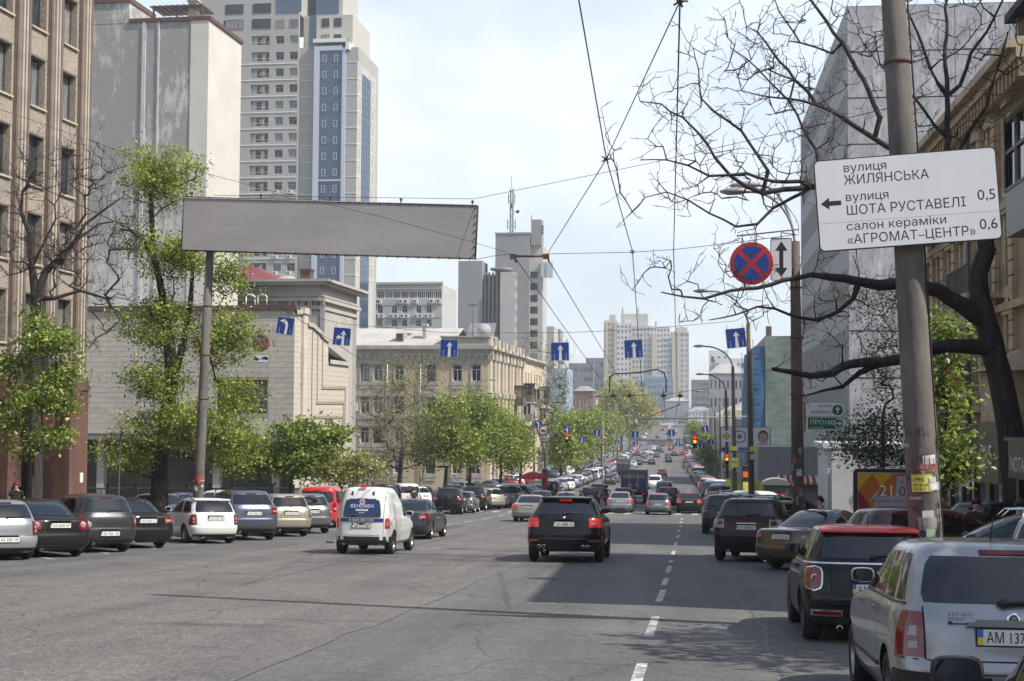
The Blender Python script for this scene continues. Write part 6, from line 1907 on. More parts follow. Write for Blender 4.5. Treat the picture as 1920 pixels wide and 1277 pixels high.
# ================================================================== TREES
BARK = mat('dark_bark',(0.040,0.031,0.026),0.95,var=0.5,vscale=7,stretch=(1,1,0.25),bump=1.0,bscale=16)
BARKG = mat('grey_bark',(0.09,0.078,0.065),0.95,var=0.3,vscale=5,stretch=(1,1,0.25))
LEAF_CH = leaf_mat('chestnut_leaves',(0.42,0.48,0.055),(0.17,0.25,0.028))
LEAF_DK = leaf_mat('fresh_green_leaves',(0.34,0.42,0.06),(0.13,0.20,0.028))
LEAF_YL = leaf_mat('pale_young_leaves',(0.42,0.41,0.11),(0.22,0.23,0.05))
LEAF_WI = leaf_mat('willow_yellow_leaves',(0.50,0.48,0.09),(0.32,0.34,0.06))
LEAF_OL = leaf_mat('olive_sparse_leaves',(0.34,0.33,0.12),(0.18,0.17,0.06))
class Skel:
 def __init__(s,base,r):
  s.p = [np.array(base,float)];s.par = [-1];s.fix = [r]
 def limb(s,pts,start=0,rad=None):
  """explicit limb through pts, starting at node index; returns index of its end"""
  cur = start
  for k,q in enumerate(pts):
   s.p.append(np.array(q,float));s.par.append(cur);s.fix.append(rad[k] if rad else 0);cur = len(s.p)-1
  return cur
 def nearest(s,t,drop=0.35,minz=-1e9):
  P = np.array(s.p);d = np.linalg.norm(P-t,axis=1)+drop*np.maximum(0,P[:,2]-t[2])
  d[P[:,2] < minz] += 50
  return int(np.argmin(d))
 def grow(s,targets,step=0.5,jit=0.12,up=0.12,rnd=None,minz=-1e9,drop=0.35):
  rnd = rnd or random
  c0 = s.p[0]
  T = sorted([np.array(t,float) for t in targets],key=lambda t: np.linalg.norm(t-c0))
  ends = []
  for t in T:
   i = s.nearest(t,drop,minz);a = s.p[i];L = np.linalg.norm(t-a)
   n = max(1,int(L/step));cur = i
   for k in range(1,n+1):
    f = k/n
    q = a+(t-a)*f
    q = q+np.array([rnd.gauss(0,jit),rnd.gauss(0,jit),-up*L*math.sin(math.pi*f)*0.5+rnd.gauss(0,jit)])*(0 if k == n else 1)
    s.p.append(q);s.par.append(cur);s.fix.append(0);cur = len(s.p)-1
   ends.append(cur)
  return ends
 def radii(s,tip=0.012,ex=0.42):
  n = len(s.p);cnt = np.zeros(n)
  kids = np.zeros(n)
  for i in range(1,n): kids[s.par[i]] += 1
  for i in range(n-1,-1,-1):
   if kids[i] == 0: cnt[i] += 1
   if s.par[i] >= 0: cnt[s.par[i]] += cnt[i]
  r = tip*np.power(np.maximum(cnt,1),ex)
  for i in range(n):
   if s.fix[i]: r[i] = max(s.fix[i],r[i]*0.8)
  return r
def tubes_np(P0,P1,R0,R1,n=5):
 P0,P1 = np.asarray(P0),np.asarray(P1);R0,R1 = np.asarray(R0),np.asarray(R1)
 d = P1-P0;L = np.linalg.norm(d,axis=1,keepdims=True);d = d/np.maximum(L,1e-6)
 ref = np.where(np.abs(d[:,2:3]) > 0.9,np.array([[1.,0,0]]),np.array([[0,0,1.]]))
 u = np.cross(d,ref);u /= np.maximum(np.linalg.norm(u,axis=1,keepdims=True),1e-6);w = np.cross(d,u)
 P1 = P1+d*np.minimum(R1[:,None]*0.5,L*0.2)
 V = []
 for k in range(n):
  a = 2*math.pi*k/n;o = u*math.cos(a)+w*math.sin(a);V.append(P0+o*R0[:,None])
 for k in range(n):
  a = 2*math.pi*k/n;o = u*math.cos(a)+w*math.sin(a);V.append(P1+o*R1[:,None])
 V = np.stack(V,1)                                    # m, 2n, 3
 m = len(P0);base = (np.arange(m)*2*n)[:,None]
 F = []
 for k in range(n):
  j = (k+1) % n;F.append(base+np.array([[k,j,n+j,n+k]]))
 return V.reshape(-1,3),np.concatenate(F,0)
def skel_meshes(s,r,name,m,loc,split=0.0,n_thick=9):
 """returns trunk mesh (thick) and branch mesh (thin), in coordinates relative to loc"""
 P = np.array(s.p)-np.array(loc);par = np.array(s.par);idx = np.arange(1,len(P))
 out = []
 thick = r[idx] >= split
 for sel,nn in ((thick,n_thick),(~thick,4)):
  ii = idx[sel]
  if len(ii) == 0: out.append(None);continue
  rp = np.minimum(r[par[ii]],r[ii]*1.6+0.004) if nn == 4 else np.minimum(r[par[ii]],r[ii]*1.35+0.02)
  V,F = tubes_np(P[par[ii]],P[ii],rp,r[ii],nn)
  out.append(fast_mesh(name,V,F,m,smooth=True))
 return out
def leaves_np(C,size,rs,up=0.35,fold=0.25,ls=None):
 """C: centres (m,3). pointed leaves of 2 quads-like triangles folded along the midrib -> quads"""
 m = len(C)
 nrm = rs.normal(size=(m,3));nrm[:,2] = np.abs(nrm[:,2])+up;nrm /= np.linalg.norm(nrm,axis=1,keepdims=True)
 d = rs.normal(size=(m,3));d[:,2] -= 0.35
 d -= nrm*(d*nrm).sum(1,keepdims=True);d /= np.maximum(np.linalg.norm(d,axis=1,keepdims=True),1e-6)
 w = np.cross(nrm,d)
 L = size*(0.45+1.1*rs.random((m,1)))
 a = C;b = C+d*L*0.55+w*L*0.30-nrm*L*fold*0.3;c = C+d*L;e = C+d*L*0.55-w*L*0.30-nrm*L*fold*0.3
 V = np.stack([a,b,c,e],1).reshape(-1,3)
 F = (np.arange(m)*4)[:,None]+np.array([[0,1,2,3]])
 return V,F
def ellip_pts(rnd,blobs,n,shell=0.55):
 tot = sum(b[3]*b[4]*b[5] for b in blobs);out = []
 for b in blobs:
  k = max(3,int(n*b[3]*b[4]*b[5]/tot))
  for _ in range(k):
   v = np.array([rnd.gauss(0,1) for _ in range(3)]);v /= np.linalg.norm(v);q = rnd.random()**shell*(1.22 if rnd.random() < .25 else 1.0)
   out.append((b[0]+v[0]*b[3]*q,b[1]+v[1]*b[4]*q,b[2]+v[2]*b[5]*q))
 return out
def tree(name,label,x,y,blobs,nclump,nleaf,lsize,lmat,seed,trunk=None,tr=0.15,bark=None,group=None,sigma=0.35,tip=0.010,twigs=0,dz=0.1,clump_sz=None,step=0.6,up=0.12,cat='tree',limbs=None,split=None,z=None):
 """blobs in metres relative to the foot: (cx, cy, cz, rx, ry, rz)"""
 rnd = random.Random(seed);rs = np.random.RandomState(seed)
 z = gz(y)+dz if z is None else z
 root = empty(name,(x,y,z),0,label,cat,group)
 s = Skel((0,0,-0.15),tr*1.25)
 tk = trunk or [(0,0,1.0),(0.05,0.03,2.0)]
 e = s.limb(tk,0,[tr*(1-0.35*k/len(tk)) for k in range(len(tk))])
 if limbs:
  for st,pts,rr in limbs: s.limb(pts,st,rr)
 T = ellip_pts(rnd,blobs,nclump)
 ends = s.grow(T,step,0.08,up,rnd,minz=tk[0][2]*0.9)
 E = np.array([s.p[i] for i in ends])
 tw = []
 if twigs:
  for i in list(ends):
   a = s.p[i];pa = s.p[s.par[i]];dr = a-pa;dr = dr/max(1e-6,np.linalg.norm(dr))
   for _ in range(twigs):
    v = dr*0.9+np.array([rnd.gauss(0,.6),rnd.gauss(0,.6),rnd.gauss(0.15,.5)]);v /= np.linalg.norm(v)
    s.p.append(a+v*rnd.uniform(.18,.6));s.par.append(i);s.fix.append(0)
 r = s.radii(tip)
 trm,brm = skel_meshes(s,r,'trunk',bark or BARK,(0,0,0),split if split is not None else tr*0.28)
 if trm: place('trunk',trm,root)
 if brm: place('branches',brm,root)
 if nleaf:
  k = max(1,nleaf//len(E))
  C = np.repeat(E,k,axis=0)+rs.normal(size=(len(E)*k,3))*np.array([sigma,sigma,sigma*0.75])
  V,F = leaves_np(C,lsize,rs)
  place('crown',fast_mesh('crown',V,F,lmat),root)
 return root
def S_at(Y): return F_PX/Y
def px_blobs(px0,Y,spec,z0):
 """spec: (px, py, rx_px, rz_px, depth_shift) converted to metres about the foot at px0"""
 x0 = colX(px0,Y);out = []
 for (px,py,rx,rz,dy) in spec:
  q = pt(px,py,Y+dy);s = F_PX/(Y+dy)
  out.append((q.x-x0,dy,q.z-z0,rx/s,(rx/s)*0.9,rz/s))
 return out
def px_tree(name,label,px,Y,spec,nclump,nleaf,lsize,lmat,seed,**k):
 z0 = gz(Y)+0.1
 b = px_blobs(px,Y,spec,z0)
 limbs = k.pop('pxlimbs',None)
 if limbs:
  x0 = colX(px,Y)
  L = []
  for st,pts,rr in limbs:
   L.append((st,[(pt(a,b_,Y+d).x-x0,d,pt(a,b_,Y+d).z-z0) for a,b_,d in pts],rr))
  k['limbs'] = L
 tp = k.pop('pxtrunk',None)
 if tp:
  x0 = colX(px,Y)
  k['trunk'] = [(pt(a,b_,Y).x-x0,0.0,pt(a,b_,Y).z-z0) for a,b_ in tp]
 return tree(name,label,colX(px,Y),Y,b,nclump,nleaf,lsize,lmat,seed,**k)
px_tree('chestnut_tree','large chestnut with a thick dark trunk and fresh green leaves left of the billboard pole',300,57,
  [(295,330,78,60,0),(372,322,34,22,0.5),(255,450,34,50,0),(335,480,76,56,0),(430,520,50,56,0.6),(290,600,76,56,0),(420,630,76,62,0.5),(440,740,52,60,0.6),(290,715,66,50,-0.5),(340,800,105,46,-0.8),(250,850,75,36,-0.8),(440,830,72,46,0.3)],
  900,46000,0.118,LEAF_CH,11,tr=0.34,pxtrunk=[(300,900),(300,840),(312,780),(322,720),(318,650)],sigma=0.27,tip=0.008,
  pxlimbs=[(5,[(312,600,0),(300,530,0),(288,480,0),(284,400,0),(280,330,0)],[.17,.15,.13,.10,.06]),(4,[(345,640,.4),(358,560,.6),(362,490,.6)],[.13,.11,.07]),(8,[(268,450,-.3),(245,432,-.6),(225,430,-.8)],[.09,.06,.04]),(10,[(330,350,.3),(365,335,.4)],[.05,.03])])
px_tree('bare_tree','big dark bare tree with upswept limbs in front of the tan office block',68,52,
  [(60,330,60,90,0),(160,320,70,80,.5),(215,440,60,70,.8),(110,470,90,90,0),(200,560,55,60,.3),(30,450,50,90,-.4),(175,640,30,45,.3)],
  460,0,0,None,21,tr=0.27,pxtrunk=[(66,860),(64,780),(64,700),(66,620),(68,560)],twigs=3,tip=0.005,sigma=.2,split=0.06,step=.45,
  pxlimbs=[(5,[(60,500,0),(57,440,0),(40,400,0),(42,360,0),(62,330,0)],[.13,.10,.08,.055,.035]),(5,[(85,510,0),(105,490,0),(135,460,.2),(160,420,.4),(200,390,.6),(225,372,.8)],[.13,.11,.09,.06,.04,.025]),
                 (12,[(150,445,.3),(185,420,.6),(215,415,.8)],[.055,.04,.025]),(5,[(100,560,0),(150,545,.2),(200,560,.4),(225,600,.4)],[.075,.055,.035,.02]),(6,[(80,460,0),(105,410,0),(102,385,0),(85,370,0)],[.05,.035,.03,.02])])
px_tree('chestnut_tree','slim young chestnut with drooping leaf clusters before the granite base of the office block',60,45,
  [(70,600,34,20,0),(90,640,62,26,0),(30,690,44,30,0),(115,700,44,36,.3),(70,750,75,26,0),(20,800,40,22,-.3),(100,815,44,20,0),(50,840,40,14,0)],
  260,9000,0.125,LEAF_DK,31,tr=0.055,pxtrunk=[(60,950),(62,880),(62,830)],sigma=.22,tip=0.006)
px_tree('sapling','thin sapling with few tiny leaves between the office block and the big chestnut',224,50,
  [(228,800,26,38,0),(215,860,24,25,0)],40,420,0.10,LEAF_YL,41,tr=0.035,pxtrunk=[(222,930),(224,860),(228,800)],sigma=.15,tip=0.005,bark=BARKG)
px_tree('chestnut_tree','small leafy tree just right of the billboard pole in front of the hall',545,78,
  [(500,860,50,32,0),(560,815,48,34,0),(620,820,36,30,0),(450,870,40,24,-.8),(560,865,60,30,0)],
  190,9500,0.24,LEAF_DK,51,tr=0.10,pxtrunk=[(546,900),(548,870)],sigma=.3)
px_tree('maple_tree','low yellowish tree with sprawling sparse foliage behind the white van',640,84,
  [(610,860,40,30,0),(670,870,40,26,0),(640,890,55,18,0),(700,880,22,16,0)],160,6500,0.17,LEAF_YL,61,tr=0.09,pxtrunk=[(640,910),(642,885)],sigma=.28)
px_tree('sparse_tree','tall sparse tree with olive buds in front of the ochre town house',752,118,
  [(750,720,60,60,0),(720,780,60,50,0),(790,790,70,55,0),(750,840,75,40,0),(800,700,35,45,1)],330,15000,0.12,LEAF_OL,71,tr=0.20,pxtrunk=[(748,925),(750,880),(755,835)],sigma=.5,twigs=2,tip=0.006,step=1.3,up=.3)
rowL = [(835,120,[(830,790,48,52,0),(860,830,42,40,0),(800,840,38,36,0)],6800,'dense green lime tree standing right of the sparse olive tree'),
  (880,128,[(885,780,48,46,0),(900,830,42,40,0),(850,850,30,25,0)],6800,'dense green lime tree under the curved lamp of the ochre town house'),
  (938,138,[(930,800,46,42,0),(950,850,42,32,0)],6800,'rounded lime tree at the end of the ochre town house front'),
  (975,152,[(968,815,26,34,0),(978,850,22,22,0)],3400,'narrow lime tree just left of the round truck ban sign')]
for k,(px,Y,sp,n,lb) in enumerate(rowL):
 px_tree('lime_tree',lb,px,Y,sp,230,int(n*1.35),0.24,LEAF_DK if k % 2 else LEAF_CH,81+k,tr=0.17,pxtrunk=[(px,905),(px+2,875)],sigma=.5,group='leafy trees along the left pavement')
row2 = [(1052,205,[(1050,800,34,36,0),(1060,840,40,30,0),(1035,850,26,22,0)],6000,'full green tree right behind the left red traffic light'),
  (1085,240,[(1085,800,26,36,0),(1092,840,26,26,0)],4500,'green street tree directly left of the triangular warning sign'),
  (1110,290,[(1112,795,20,32,0),(1115,830,20,22,0)],3500,'green street tree just behind the triangular warning sign'),
  (1132,350,[(1133,800,16,28,0),(1137,828,16,14,0)],2500,'small green street tree right of the triangular warning sign'),
  (1150,430,[(1150,800,13,22,0)],1500,'hazy green street tree below the big yellow willow')]
for k,(px,Y,sp,n,lb) in enumerate(row2):
 px_tree('lime_tree',lb,px,Y,sp,120,n,0.40+0.05*k,LEAF_DK if k % 2 else LEAF_CH,95+k,tr=0.2,pxtrunk=[(px,880-k*6),(px+1,862-k*5)],sigma=.6+0.1*k,group='leafy trees along the left pavement',step=1.2)
px_tree('bare_tree','tall fan-shaped bare tree with thin upright branches right of the ochre town house',1022,165,
  [(1035,700,30,50,0),(1055,740,30,50,1),(1020,760,26,50,0),(1050,660,20,26,1),(1000,640,24,24,2)],300,6000,0.13,LEAF_OL,111,tr=0.22,pxtrunk=[(1022,880),(1023,850)],twigs=3,tip=0.006,sigma=.7,bark=BARKG,step=2.5,up=.3)
px_tree('willow_tree','huge rounded yellow-green willow rising over the middle of the left tree row',1165,470,
  [(1165,745,36,36,0),(1195,765,32,34,3),(1140,765,20,30,-3),(1215,785,18,20,3),(1160,790,34,24,0)],420,15000,0.70,LEAF_WI,121,tr=0.5,pxtrunk=[(1165,840),(1166,810)],sigma=1.3,tip=0.035,step=2.0,bark=BARKG)
for k,(px,Y,sp,n,lb) in enumerate(((1238,760,[(1180,810,9,12,0)],500,''),)):
 pass
px_tree('lime_tree','dim hazy green tree at the far left kerb near the road banner',1186,560,[(1186,808,12,18,0)],60,1200,0.8,LEAF_DK,131,tr=0.25,pxtrunk=[(1186,838)],sigma=1.1,step=2)
row3 = [(1330,230,[(1330,850,18,20,0),(1338,876,16,16,0)],2600,'small green tree right of the amber traffic light'),
  (1322,300,[(1322,828,16,18,0),(1318,850,14,14,0)],2000,'small green tree behind the two mast arm arrow signs'),
  (1310,390,[(1308,805,14,14,0),(1312,825,12,12,0)],1400,'distant green tree above the right parked row near the blue arrow sign'),
  (1300,520,[(1298,800,9,12,0)],800,'farthest hazy tree of the right kerb')]
for k,(px,Y,sp,n,lb) in enumerate(row3):
 px_tree('lime_tree',lb,px,Y,sp,80,n,0.34+0.08*k,LEAF_DK,141+k,tr=0.14,pxtrunk=[(px,892-12*k),(px,872-12*k)],sigma=.5+.15*k,group='leafy trees along the right kerb',step=1.2)
px_tree('lime_tree','bright green tree filling the gap between the two carved houses on the right',1765,44,
  [(1768,640,30,50,0),(1762,740,34,40,0),(1780,850,34,50,0)],150,3800,0.17,LEAF_DK,151,tr=0.16,pxtrunk=[(1768,1000),(1766,930)],sigma=.35)
px_tree('larch_tree','dark feathery green tree behind the round poster frame on the right',1640,66,
  [(1590,820,46,26,0),(1650,800,55,40,0),(1640,850,70,26,0),(1700,850,36,36,0)],300,6500,0.12,leaf_mat('dull_green_leaves',(0.10,0.15,0.035),(0.045,0.075,0.02)),161,tr=0.10,tip=.005,pxtrunk=[(1640,950),(1642,900)],sigma=.42)
px_tree('sparse_tree','reddish budding tree with sparse leaves before the windows of the right houses',1655,72,
  [(1650,640,50,60,0),(1660,560,50,40,1),(1670,720,45,50,0),(1600,560,40,25,0)],130,3800,0.12,LEAF_OL,171,tr=0.10,pxtrunk=[(1658,940),(1656,850),(1655,780)],sigma=.45,twigs=2,tip=0.005)
for k,(x,y,lb) in enumerate(((8.3,8.4,'leafy chestnut added unseen outside the right edge to shade the nearest silver car'),(8.6,15.2,'leafy chestnut added unseen outside the right edge to shade the red roofed car'))):
 tree('chestnut_tree',lb,x,y,[(0,0,5.8,2.0,2.6,1.6),(-1.0,.5,7.2,2.2,2.2,1.5),(0.6,-1,7.6,1.8,2.0,1.4)],130,7000,0.22,LEAF_CH,300+k,tr=0.18,trunk=[(0,0,1.5),(0,.05,3.2)],sigma=.35,group='unseen chestnuts added outside the right edge for shade')  # unseen trees added to throw shade on the nearest right-hand cars
def great_tree():
 Y = 35.5
 px0 = 1912
 x0,z0 = colX(px0,Y),gz(Y)+0.1
 root = empty('bare_tree',(x0,Y,z0),0,'great dark bare tree whose long limbs pass behind the large direction sign','tree')
 s = Skel((0,0,-0.3),0.38)
 def C(p,dy=0.0):
  q = pt(p[0],p[1],Y+dy);return (q.x-x0,dy,q.z-z0)
 def limb(start,pts,r,d0,d1):
  sc_ = .90 if r[0] > .35 else .74 if r[0] > .2 else .60
  r = (r[0]*sc_,r[1]*sc_);n = len(pts);rr = [r[0]+(r[1]-r[0])*k/(n-1) if n > 1 else r[0] for k in range(n)]
  Q = [np.array(C(p,d0+(d1-d0)*(k+1)/n)) for k,p in enumerate(pts)]
  cur = start;ra = s.fix[start] or r[0];a = s.p[start]
  MP.append([start])
  for q,rq in zip(Q,rr):
   L_ = np.linalg.norm(q-a);m = max(1,int(L_/0.3));r0 = min(ra,r[0]*1.3)
   for k in range(1,m+1):
    f = k/m;j = np.array([rl.gauss(0,.024) for _ in range(3)])*(0 if k == m else 1)*min(1,.12/max(rq,.02))
    cur = s.limb([a+(q-a)*f+j],cur,[r0+(rq-r0)*f])
   MP[-1].append(cur);a,ra = q,rq
  return len(MP)-1
 MP = [];rl = random.Random(3)
 def at(l,k): return MP[l][k]
 trunk = limb(0,[(1905,900),(1893,800),(1878,720),(1862,650),(1848,600),(1838,560)],(.36,.27),0,0)     # 1..6
 A = limb(at(trunk,4),[(1820,650),(1780,648),(1740,655),(1700,672),(1650,680),(1600,682),(1560,700),(1520,705),(1480,697),(1450,692)],(.24,.06),0,-2.5)   # low horizontal limb
 A2 = limb(at(A,5),[(1610,700),(1580,725),(1545,732),(1510,742)],(.10,.03),-1.2,-1.5)
 B = limb(at(trunk,5),[(1800,570),(1760,545),(1700,530),(1650,535),(1610,528),(1560,520)],(.26,.12),0,-1.5)
 B2 = limb(at(B,-1),[(1520,515),(1470,525),(1420,540),(1370,545),(1320,560),(1280,556),(1240,548)],(.10,.025),-1.5,-2.5)
 B3 = limb(at(B,-2),[(1600,560),(1570,585),(1530,600),(1480,590),(1420,575),(1380,590),(1330,600)],(.09,.02),-1,-3)
 Cc = limb(at(trunk,6),[(1835,510),(1850,470),(1845,430),(1820,400),(1780,380)],(.30,.22),0,.3)
 D = limb(at(Cc,-1),[(1720,360),(1650,355),(1590,352),(1520,350),(1470,355),(1430,362),(1400,350),(1370,330),(1340,295),(1310,250),(1280,220),(1240,195),(1200,190)],(.15,.02),0.3,-1.5)
 D2 = limb(at(D,4),[(1500,340),(1450,340),(1400,325),(1330,330),(1290,310),(1250,300),(1200,300)],(.08,.02),-1,-2.5)
 D3 = limb(at(D,6),[(1440,320),(1420,290),(1390,245),(1340,210),(1315,185),(1310,130),(1300,90)],(.075,.018),-0.8,.5)
 E = limb(at(Cc,-1),[(1740,330),(1690,290),(1640,260),(1580,220),(1530,195),(1490,150),(1450,100),(1420,60),(1400,50)],(.14,.02),0.2,1.5)
 E2 = limb(at(E,4),[(1540,200),(1480,185),(1430,180),(1390,170)],(.06,.018),.5,1)
 Fq = limb(at(E,3),[(1650,220),(1620,150),(1580,80),(1550,40),(1520,0),(1500,-40)],(.11,.04),0.5,1.2)
 F2 = limb(at(Fq,3),[(1560,100),(1500,80),(1460,20),(1450,-10)],(.05,.02),1,1.5)
 G = limb(at(Cc,-1),[(1775,340),(1778,260),(1776,180),(1772,120),(1776,40),(1775,-40)],(.14,.05),0.3,1.5)
 G2 = limb(at(G,3),[(1800,160),(1820,100),(1850,60),(1880,0),(1890,-60)],(.08,.03),.8,1.0)
 G3 = limb(at(G,3),[(1745,130),(1720,60),(1690,0),(1670,-50)],(.07,.03),.8,.2)
 G4 = limb(at(G,1),[(1815,250),(1850,200),(1870,130),(1890,60)],(.08,.03),.8,1.4)
 H = limb(at(G,2),[(1735,210),(1700,170),(1650,120),(1640,60)],(.06,.02),.5,.8)
 I = limb(at(D,3),[(1540,330),(1530,280),(1505,240),(1480,190),(1440,150),(1400,110),(1370,90)],(.07,.02),-.5,.2)
 I2 = limb(at(I,4),[(1490,150),(1440,130),(1400,150),(1380,145)],(.04,.015),0,-.5)
 J = limb(at(D,4),[(1450,390),(1420,420),(1380,425),(1330,400),(1290,375),(1250,360),(1210,370)],(.06,.018),-1,-2)
 rnd = random.Random(5)
 nodes = len(s.p)
 T = []
 for i in range(7,nodes):
  if s.fix[i] > 0.17: continue
  for _ in range(4 if s.fix[i] < .055 else 1):
   a = s.p[i];v = np.array([rnd.gauss(-.15,1),rnd.gauss(0,.7),rnd.gauss(.35,.8)]);v /= np.linalg.norm(v)
   T.append(a+v*rnd.uniform(.3,1.25))
 s.grow(T,.20,.035,-.1,rnd,drop=0)
 n2 = len(s.p)
 lv = []
 for i in range(nodes,n2):
  if rnd.random() < .95:
   a = s.p[i];pa = s.p[s.par[i]];dr = a-pa;dr /= max(1e-6,np.linalg.norm(dr))
   cur = i;q = a
   v = dr*0.5+np.array([rnd.gauss(0,.7),rnd.gauss(0,.6),rnd.gauss(.2,.6)]);v /= np.linalg.norm(v)
   for _ in range(rnd.choice((2,3))):
    v = v+np.array([rnd.gauss(0,.3),rnd.gauss(0,.3),rnd.gauss(.1,.25)]);v /= np.linalg.norm(v)
    q = q+v*rnd.uniform(.10,.2);s.p.append(q);s.par.append(cur);s.fix.append(0);cur = len(s.p)-1
    if rnd.random() < .5:
     w = v+np.array([rnd.gauss(0,.7),rnd.gauss(0,.7),rnd.gauss(0,.7)]);w /= np.linalg.norm(w)
     s.p.append(q+w*rnd.uniform(.06,.14));s.par.append(cur);s.fix.append(0)
 r = s.radii(0.0052,.36)
 for i in range(len(r)):
  if s.fix[i]: r[i] = s.fix[i]
 a,b = skel_meshes(s,r,'trunk',BARK,(0,0,0),0.045,12)
 place('trunk',a,root);place('branches',b,root)
great_tree()
# ================================================================== POLES, SIGNS, WIRES
POLEC = mat('pole_concrete',(0.125,0.112,0.10),0.9,var=0.4,vscale=2.2,stretch=(1,1,0.3),bump=0.3,bscale=18)
POLEB = mat('pole_rusty_brown',(0.10,0.07,0.055),0.85,var=0.3,vscale=1.5,stretch=(1,1,0.3))
POLEG = mat('pole_grey_paint',(0.22,0.22,0.22),0.6,var=0.15,vscale=2)
PAPER = [mat('poster_paper_white',(0.5,0.49,0.46),0.9,var=0.35,vscale=6),mat('poster_paper_grey',(0.27,0.26,0.25),0.9,var=0.4,vscale=6),mat('poster_paper_yellow',(0.62,0.60,0.12),0.8),mat('poster_paper_green',(0.3,0.42,0.3),0.8,var=0.2,vscale=5),mat('poster_scraps',(0.10,0.085,0.08),0.95,var=0.5,vscale=9),mat('poster_red',(0.35,0.07,0.05),0.9,var=0.4,vscale=7)]
LAMPH = mat('lamp_head_grey',(0.33,0.33,0.33),0.45,0.3)
SBLUE = mat('sign_blue',(0.012,0.05,0.26),0.35,var=0.06,vscale=1.0)
SRED = mat('sign_red',(0.42,0.02,0.02),0.4)
SWHITE = mat('sign_white',(0.72,0.72,0.74),0.45,var=0.04,vscale=1.0)
SBACK = mat('sign_back_metal',(0.24,0.24,0.24),0.5,0.5)
WIRE = mat('wire_black',(0.02,0.02,0.02),0.6)
STEEL = mat('rusty_steel',(0.12,0.07,0.05),0.8,var=0.3,vscale=4)
def curved_paper(root,r,ang,z,w,h,m,off=0.004,name='poster',tilt=0.0):
 """a sheet pasted round a pole; ang = direction it faces (radians, -pi/2 faces -y)"""
 mb = MB();n = max(2,int(w/0.06));da = w/r
 mb.smooth = True
 mb.grid([[((r+off)*math.cos(ang-da/2+da*i/n),(r+off)*math.sin(ang-da/2+da*i/n),z+h*j+tilt*(i/n-0.5)) for i in range(n+1)] for j in (0,1)])
 return mb.build(name,m,root)
def lamp_arm(root,h,reach,ang,drop=0.6,r=0.045,rise=1.8):
 """curved arm with a cobra head; ang = direction in the xy plane"""
 ca,sa = math.cos(ang),math.sin(ang)
 mb = MB();P = []
 for k in range(9):
  t = k/8*math.pi/2
  P.append((ca*reach*(1-math.cos(t)),sa*reach*(1-math.cos(t)),h+rise*math.sin(t)))
 mb.path(P,r,7);o = mb.build('lamp_arm',POLEG,root)
 hd = MB();hd.smooth = True
 rows = []
 e = P[-1]
 for (u,w,zt,zb) in ((-0.05,.05,.05,-.04),(0.12,.11,.10,-.05),(0.35,.16,.12,-.10),(0.6,.15,.09,-.12),(0.78,.08,.03,-.07),(0.84,.01,-.02,-.04)):
  ring = []
  for q in range(10):
   t = 2*math.pi*q/10;a,b = w*math.cos(t),(zt if math.sin(t) > 0 else -zb)*math.sin(t)
   ring.append((e[0]+ca*u-sa*a,e[1]+sa*u+ca*a,e[2]+b+0.06*u))
  rows.append(ring)
 hd.grid(rows,True);hd.face(rows[0]);hd.build('lamp_head',LAMPH,root)
 return o
def street_pole(name,label,px,Y,h,rb,rt,m,lean=0.0,lamps=(),cat='lamp post',bands=(),X=None,group=None):
 x = colX(px,Y) if X is None else X
 root = empty(name,(x,Y,gz(Y)),0,label,cat,group)
 root.rotation_euler = (0,lean,0)
 mb = MB();mb.lathe([(rb*1.25,-0.1),(rb*1.25,0.25),(rb,0.3),(rb*0.98,1.0),((rb+rt)/2,h*0.5),(rt,h),(0.0,h+0.02)],n=24)
 mb.build('shaft',m,root)
 for z in bands:
  b = MB();rr = rb+(rt-rb)*z/h;b.lathe([(rr+0.002,z-0.03),(rr+0.014,z-0.03),(rr+0.014,z+0.03),(rr+0.002,z+0.03)],n=20);b.tube((rr,0,z),(rr+0.07,0,z),0.015);b.build('clamp',STEEL,root)
 for l in lamps: lamp_arm(root,*l)
 return root
Yp = 19.6
P1 = street_pole('concrete_pole','thick concrete pole plastered with torn posters, carrying the large white direction sign',1743,Yp,14.0,0.222,0.118,POLEC,lean=R(-2.9),bands=(5.6,7.6,8.6,10.2),cat='pole')
rp = random.Random(4)
def pr(z): return 0.222+(0.118-0.222)*z/14.0+0.001
zfoot = gz(Yp)
def zloc(py): return pt(1735,py,Yp).z-zfoot
ylw = curved_paper(P1,pr(2.2),R(-100),zloc(920),0.27,zloc(887)-zloc(920),PAPER[2],0.012)
for s_,sz,dz,dx in (('ЫЙ ПОСЕЛОК',0.062,0.175,-.15),('299',0.085,0.10,-.14),('787-60-66',0.056,0.052,-.15),('327-03-3',0.056,0.005,-.15)):
 pass
for i,(txt,sz,zz) in enumerate((('ЫЙ ПОСЕЛОК',0.042,0.215),('299$',0.075,0.130),('787-60-66',0.050,0.070),('327-03-3',0.050,0.015))):
 me = text_mesh(txt,sz,INK,extrude=0.0,bold=0.002).copy();r_ = pr(2.2)+0.0145
 for v in me.vertices:
  a = R(-100)-0.27/r_/2+0.01/r_+v.co.x/r_;z = v.co.y
  v.co = (r_*math.cos(a),r_*math.sin(a),zloc(920)+0.004+zz+z)
 place('lettering',me,ylw)
curved_paper(P1,pr(2.2),R(-58),zloc(918),0.13,0.10,PAPER[0],0.016);curved_paper(P1,pr(2.2),R(-62),zloc(903),0.10,0.07,PAPER[0],0.018)
curved_paper(P1,pr(1.6),R(-85),zloc(968),0.15,0.09,PAPER[0],0.012);curved_paper(P1,pr(1.4),R(-80),zloc(1004),0.12,0.10,PAPER[3],0.012);curved_paper(P1,pr(1.4),R(-88),zloc(992),0.24,0.17,PAPER[1],0.009)
